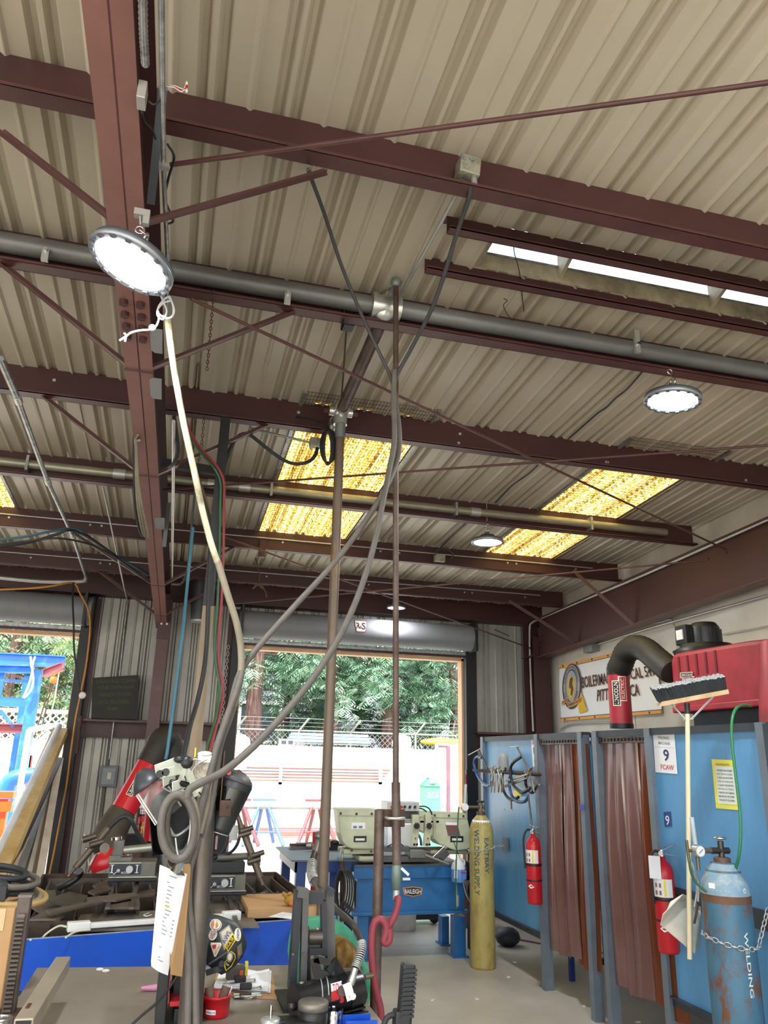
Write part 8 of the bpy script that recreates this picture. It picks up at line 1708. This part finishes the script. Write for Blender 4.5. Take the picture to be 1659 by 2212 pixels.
# jackets hanging over the right end of the bench
def drape(name, outl, Y, m, lb, dep=.05, seed=1, amp=.02):
    cx_ = sum(p[0] for p in outl)/len(outl); cy_ = sum(p[1] for p in outl)/len(outl); b = MB(); n = 36; O = []
    # resample outline
    L = len(outl); 
    for i in range(n): f_ = i/n*L; j = int(f_); O.append((outl[j][0]+(outl[(j+1) % L][0]-outl[j][0])*(f_-j), outl[j][1]+(outl[(j+1) % L][1]-outl[j][1])*(f_-j)))
    vs = []; R_ = 9
    for r in range(R_+1):
        s_ = 1-r/R_
        for i, (x, y) in enumerate(O):
            px, py = cx_+(x-cx_)*s_, cy_+(y-cy_)*s_; k = math.sqrt(max(0, 1-s_*s_)); fold = amp*math.sin(px*.13+seed)*math.cos(py*.045+seed*2)+amp*.6*math.sin(px*.29+py*.06)
            vs.append(PY(px, py, Y-dep*k-fold*(.3+k)))
    fs = [(r*n+i, r*n+(i+1) % n, (r+1)*n+(i+1) % n, (r+1)*n+i) for r in range(R_) for i in range(n)]
    b.add(vs, fs, 0, True); bk = [V(p)+V((0,.10,0)) for p in vs[:n]]; b.add([V(p) for p in vs[:n]]+bk, [(i, n+i, n+(i+1) % n, (i+1) % n) for i in range(n)]+[tuple(range(n, 2*n))], 0, True)
    return b.thing(name, m, lb, 'jacket')
drape('green_jacket', [(660,1992),(700,1988),(728,1990),(760,2010),(775,2040),(790,2080),(803,2105),(808,2130),(800,2150),(790,2200),(760,2212),(690,2200),(640,2150),(628,2060),(640,2000)], 3.42, mat('green_cloth', '#4FA582', .85, 0, .1, 12, '#2F7A5E', .3, .4, 8), 'green cotton welding jacket hanging over the end of the bench', .05, 2, .014)
drape('leather_sleeves', [(722,2045),(745,2030),(768,2045),(780,2080),(788,2120),(790,2160),(794,2195),(780,2215),(740,2200),(722,2130)], 3.24, mat('tan_leather', '#8C6A2C', .7, 0, .15, 12, '#6A4E1E', .35, .4, 10), 'tan leather welding jacket in front of the green one', .07, 5, .02)
# ---------------------------------------------------------------- left end: notched column, tubes, box
t = T('notched_column', 'steel column with a saw-toothed rack strip at the left edge of the bench', 'column', onb(20, 2150))
Yn = 2.96; lo_, hi_ = PY(16, 2140, Yn), PY(54, 1936, Yn); ln = (hi_-lo_).normalized()
a, c = V((hi_.x, Yn, ZB+.004)), V((hi_.x, Yn, hi_.z)); w_ = .040
dk_ = mat('column_steel', '#5E554E', .45, .5, .2, 8, '#4A3B33', .4, .3, 6)
b = MB(); b.bx(a.x-w_*.5, a.x+w_*.5, Yn, Yn+.04, a.z, c.z); b.build('column', dk_, t, .004)
b = MB(); b.bx(a.x-w_*.52, a.x+w_*.52, Yn-.002, Yn+.042, c.z-.004, c.z+.004); b.build('end_cap', steel, t)
b = MB(); b.bx(a.x-.012, a.x+.010, Yn-.012, Yn, a.z+.01, c.z-.05); b.build('rack_bar', steel, t)
for k in range(26): z = a.z+.015+k*(c.z-a.z-.07)/26; b = MB(); b.prism([(a.x-.012, Yn-.012, z), (a.x-.012, Yn-.022, z+.002), (a.x-.012, Yn-.012, z+.008)], (.022, 0, 0)); b.build('tooth', steel, t)
b = MB(); b.bx(a.x-.09, a.x+.04, Yn-.03, Yn+.06, ZB+.001, ZB+.07); b.build('socket', rust, t, .003)
t = T('square_tube', 'square steel tube lying across the bench pointing at the blue apron', 'tube', onb(60, 2190))
zt_ = ZB+.16; p0, p1 = PZ(137, 2066, zt_), PZ(52, 2200, zt_+.0)
d_ = (p0-p1).normalized(); b = MB(); b.bar(p1+V((0,0,-.025)), p0+V((0,0,-.025)), .050, .050); b.build('tube', mat('tube_satin', '#A59A86', .38, .3, .08, 5), t, .004)
b = MB(); q_ = PZ(62, 2172, zt_+.001); b.bar(q_-d_*.025, q_+d_*.02, .010, .002); b.build('slot', mat('slot_red', '#5A2E2A', .6), t)
b = MB(); b.bar(p1-d_*.002+V((0,0,-.025)), p1-d_*.001+V((0,0,-.025)), .040, .040); b.build('open_end', ink, t)
b = MB(); b.bar(V((p1.x+.0, p1.y+.05, ZB+.002)), V((p1.x+.0, p1.y+.05, zt_-.05)), .05, .05); b.build('riser_block', steel, t)
b = MB(); c = PY(4, 2200, 2.75); b.tube([c+V((0,0,-.2)), c+V((0,0,.0))], .028, 18); b.ring(c, (0,0,1), .026, .004, 20, 6); b.thing('pipe_stub', steel_b, 'shiny pipe stub at the bottom left corner', 'pipe')
t = T('cardboard_carton', 'brown cardboard carton behind the notched column', 'box', PY(10, 2060, 3.25))
b = MB(); p, r = PY(-45, 2100, 3.25), PY(33, 1962, 3.25); b.bx(p.x, r.x, 3.25, 3.6, ZB+.002, r.z); b.build('carton', cardboard, t, .003); b = MB(); b.bx(p.x, PY(14,1962,3.25).x, 3.247, 3.25, r.z-.07, r.z); b.build('packing_tape', mat('tape_tan', '#C9AE80', .3), t)
t = T('cable_pile', 'pile of coiled welding cables on the carton at the far left', 'cable', PY(15, 1940, 3.4))
for k, (m_, R_, dx, dz) in enumerate(((black_r, .10, 0, .03), (hose_g, .115, .0, .055), (hose_t, .12, .01, .0), (mat('tan_cable', '#A88B52', .6), .13, .02, -.015), (black_r, .09, -.02, .075))):
    p = PY(5, 1945, 3.42); b = MB(); b.ring((p.x+dx, 3.42, r.z+.02+max(0, dz)), (.15, -.1, 1), R_, .011, 26, 8); b.build('turn', m_, t)
b = MB(); p = PY(2, 1925, 3.3); b.bx(p.x-.06, p.x+.02, 3.28, 3.36, r.z+.02, p.z+.02); b.ball((p.x-.02, 3.32, p.z), (.05,.04,.04)); b.build('plug_head', black_r, t)
# ================================================================ LEFT SIDE
# chalkboard sign
ps = [PY(x, y, 9.36) for x, y in ((197,1553),(297,1556),(300,1458),(200,1464))]
b = MB(); b.prism(ps, (0, .02, 0)); o = b.thing('chalkboard', mat('chalkboard', '#2E302D', .75, 0, .12, 6), 'dark chalkboard with faint chalk writing leaning on the wall girt', 'board')
ck = mat('chalk_faint', '#55543F', .9); f = quadfn(ps[0]+V((0,-.003,0)), ps[1]+V((0,-.003,0)), ps[3]+V((0,-.003,0)), ps[2]+V((0,-.003,0)))
for k, (s_, a0, a1, v) in enumerate((('EVERYONE CLEAN', .08, .92, .84), ('YOUR OWN booth', .1, .9, .70), ('WHEN DONE', .15, .85, .53), ('LOCAL BROTHERS', .12, .8, .36), ('549', .35, .56, .20))): text(s_, sub(f, a0, v, a1, v+.09), ck, o)
b = MB(); b.bx(ps[0].x, ps[1].x, 9.36, 9.42, zg+.026, ps[0].z+.01); b.build('ledge', rust, o)
# switch box and pink note
c = PY(236, 1677, 9.5); t = T('disconnect_switch', 'grey electrical disconnect box on the corrugated wall', 'box', c)
sg = mat('switch_grey', '#6C7276', .5, .2); b = MB(); b.bx(c.x-.10, c.x+.085, 9.5, 9.62, c.z-.11, c.z+.11); b.build('box', sg, t, .006); b = MB(); b.bx(c.x-.08, c.x+.065, 9.49, 9.5, c.z-.09, c.z+.09); b.build('door', mat('switch_door', '#7D8386', .5, .2), t, .004); b = MB(); b.bx(c.x-.02, c.x+.02, 9.48, 9.49, c.z-.03, c.z+.04); b.build('label', mat('label_cream', '#C9C7B4', .5), t)
b = MB(); b.bx(c.x+.10, c.x+.17, 9.58, 9.585, c.z-.2, c.z-.12); b.thing('pink_note', mat('note_pink', '#C98A8E', .6), 'small pink note on the wall right of the disconnect box', 'note')
b = MB(); b.tube([PY(176,1546,9.35), PY(166,1628,9.35)], .014, 8); b.thing('hanging_rod', rust, 'short dark rod hanging from the girt left of the chalkboard', 'rod')
# orange cable and black drop cord
cable([(-20,1274,8.6),(60,1271,8.6),(110,1266,8.6),(158,1259,8.7),(172,1280,8.9),(188,1310,9.1),(195,1345,9.2),(191,1400,9.25),(184,1450,9.25),(174,1500,9.25),(162,1560,9.25),(151,1640,9.25),(143,1700,9.25),(132,1760,9.25),(119,1830,9.25),(107,1888,9.25)], .010, mat('orange_cable', '#C98422', .5), 'orange cable running over the left door and down its frame', 'orange_cable')
cable([(158,1258,8.7),(157,1300,8.6),(159,1345,8.5),(160,1400,8.5),(166,1450,8.5),(173,1495,8.5)], .010, black_r, 'black cord hanging beside the left doorway with a white plug', 'plug_cable', 'cord')
b = MB(); c = PY(178,1502,8.5); b.ball(c, (.035,.03,.035)); b.build('plug', white, bpy.data.objects['plug_cable'])
# leaning stock in the left doorway
YLn = 8.6
st = [((0,1750),(158,1560),(-5,1905),.03,'#E8ECEF','white painted tube'), ((0,0),(0,0),(0,0),0,'','')]
def lean(x0, y0, x1, y1, r, m, lb, Y0=7.2, Y1=9.3, sq=False, name='leaning_bar'):
    a, c = PY(x0, y0, Y0), PY(x1, y1, Y1); d = (a-c); a2 = a+d*((a.z-.3)/max(.01, -(d.z)))*1.0 if d.z < 0 else a
    a2 = a + d.normalized()*0
    t_ = (a.z-.02)/(-d.z) if d.z < 0 else 0; a2 = a+d*max(0, min(t_, 3))
    b = MB()
    if sq: b.bar(a2, c, r*2, r*1.2)
    else: b.tube([a2, c], r, 10)
    return b.thing(name, m, lb, 'stock', 'long stock leaning in the left doorway')
goldm = mat('gold_beam', '#C99F56', .4, 0, .08, 3, '#EAD9A8', .35, .4, 3, stretch=(1,1,.3))
lean(0, 1880, 130, 1580, .075, goldm, 'thick golden brown beam leaning in the left doorway', 7.6, 9.3, True)
lean(0, 1830, 128, 1568, .03, mat('white_tube', '#E4E8EC', .4), 'white tube leaning in front of the golden beam', 7.5, 9.2)
lean(12, 1890, 128, 1640, .035, mat('bar_darkbrown', '#43352F', .5, .2), 'dark brown angle leaning right of the golden beam', 7.6, 9.35, True)
for k, (x0, x1, y1, m_, nm) in enumerate(((22,112,1690,white,'white flat bar'), (36,116,1668,mat('bar_silver','#A9ABAB',.4,.5),'silver channel'), (50,120,1700,mat('bar_grey','#8A8A88',.5,.3),'grey angle'), (62,124,1660,mat('bar_pale','#C4C0B8',.5,.1),'pale flat bar'), (74,127,1650,mat('bar_brown','#77695F',.5,.2),'brown-grey channel'), (84,130,1640,mat('bar_cream','#CFC8BC',.5),'cream steel strip'))):
    lean(x0, 1905, x1, y1, .032, m_, nm+' leaning in the stock bundle beside the black door guide', 7.7, 9.35, True)
lean(30, 1870, 100, 1740, .010, mat('bar_rope', '#C9B48A', .6), 'thin tan rod leaning across the stock bundle', 7.6, 9.2)
c = PY(20, 1905, 7.9); t = T('stock_rack', 'dark steel rack that holds the leaning stock', 'rack', (c.x, c.y, 0))
b = MB(); b.bx(c.x-1.0, c.x+.55, 7.6, 7.66, 0, c.z-.02); b.build('front_panel', rust, t); b = MB(); b.bx(c.x-1.0, c.x+.55, 8.5, 8.56, 0, .5); b.build('rear_panel', rust, t)
# fume arm by the column
rib2 = mat('ribbed_hose', '#2E2A24')
YA = 6.9
t = T('extraction_duct', 'red fume extraction arm with black ribbed hose bend leaning in front of the column', 'duct', PY(240, 1840, YA))
r0_, r1_ = PY(266, 1752, YA-.1), PY(322, 1652, YA)
b = MB(); b.tube([r0_, r1_], .098, 28); b.build('red_tube', red, t)
P = smooth_path([r1_, PY(338,1622,YA+.02), PY(348,1602,YA+.05), PY(362,1600,YA+.1), PY(372,1625,YA+.12), PY(377,1660,YA+.12), PY(379,1720,YA+.12)], 14)
b = MB(); b.tube(P, [.102+.009*(i % 2) for i in range(len(P))], 22); b.build('ribbed_hose', rib2, t)
P = smooth_path([r0_, PY(252,1775,YA-.12), PY(238,1800,YA-.15), PY(226,1838,YA-.2)], 14)
b = MB(); b.tube(P, [.100+.008*(i % 2)+.0006*i for i in range(len(P))], 22); b.build('lower_ribbed_hose', mat('ribbed_brown', '#4A4234', .7, 0, .15, 10), t)
axd = (r1_-r0_).normalized(); ou = V((.0, -1, 0)); ou = (ou-axd*ou.dot(axd)).normalized(); sd = axd.cross(ou)
def ab(a, c, o_):
    g = (c-.5)*.95; return r0_+axd*(.10+.19*a)+(ou*math.cos(g)-sd*math.sin(g))*(.0995+o_)
badge(t, ab)
t = T('fume_duct', 'red upright duct with a ribbed hose foot behind the pole', 'duct', PY(328, 1850, 7.0))
b = MB(); b.tube([PY(330,1818,7.0), PY(344,1690,7.05)], .085, 24); b.build('red_tube', red, t)
P = smooth_path([PY(330,1818,7.0), PY(326,1850,7.0), PY(330,1885,7.0), PY(331,2000,7.0), V((PY(331,2000,7.0).x, 7.0, 0))], 14); b = MB(); b.tube(P, [.083+.008*(i % 2) for i in range(len(P))], 20); b.build('ribbed_hose', rib2, t)
b = MB(); c = PY(240, 1862, 5.9); b.lathe(c+V((0,0,-.02)), [(.12,0),(.13,.05),(.09,.1),(0,.11)], 20, ax=(-.4,0,1)); b.thing('red_hood', red, 'red extraction nozzle lying behind the first torch machine', 'nozzle')
c = PY(307, 1812, 8.9); extinguisher((c.x, 8.998, c.z), .45, .065, 'small red fire extinguisher standing by the column behind the torch machines', True, face=-PI/2)
t = T('bit_rack', 'yellow and black rack of tool bits behind the first torch machine', 'rack', PY(312, 1812, 7.3)); c = PY(312, 1808, 7.3)
b = MB(); b.bx(c.x-.06, c.x+.07, 7.3, 7.36, c.z-.02, c.z+.02); b.build('tray', yellow, t)
for k in range(7): b = MB(); x = c.x-.05+.018*k; b.tube([(x, 7.33, c.z+.01), (x+.008, 7.33, c.z+.12-.006*k)], .006, 6); b.build('bit', yellow if k % 2 else blackp, t)
b = MB(); b.bx(c.x-.25, c.x+.25, 7.25, 7.5, c.z-.09, c.z-.03); b.bx(c.x-.22, c.x-.02, 7.27, 7.4, c.z-.03, c.z+.02); b.build('shelf', blackp, t)
b = MB(); b.bx(c.x-.25, c.x-.21, 7.3, 7.34, 0, c.z-.09); b.bx(c.x+.21, c.x+.25, 7.3, 7.34, 0, c.z-.09); b.build('leg', blackp, t)
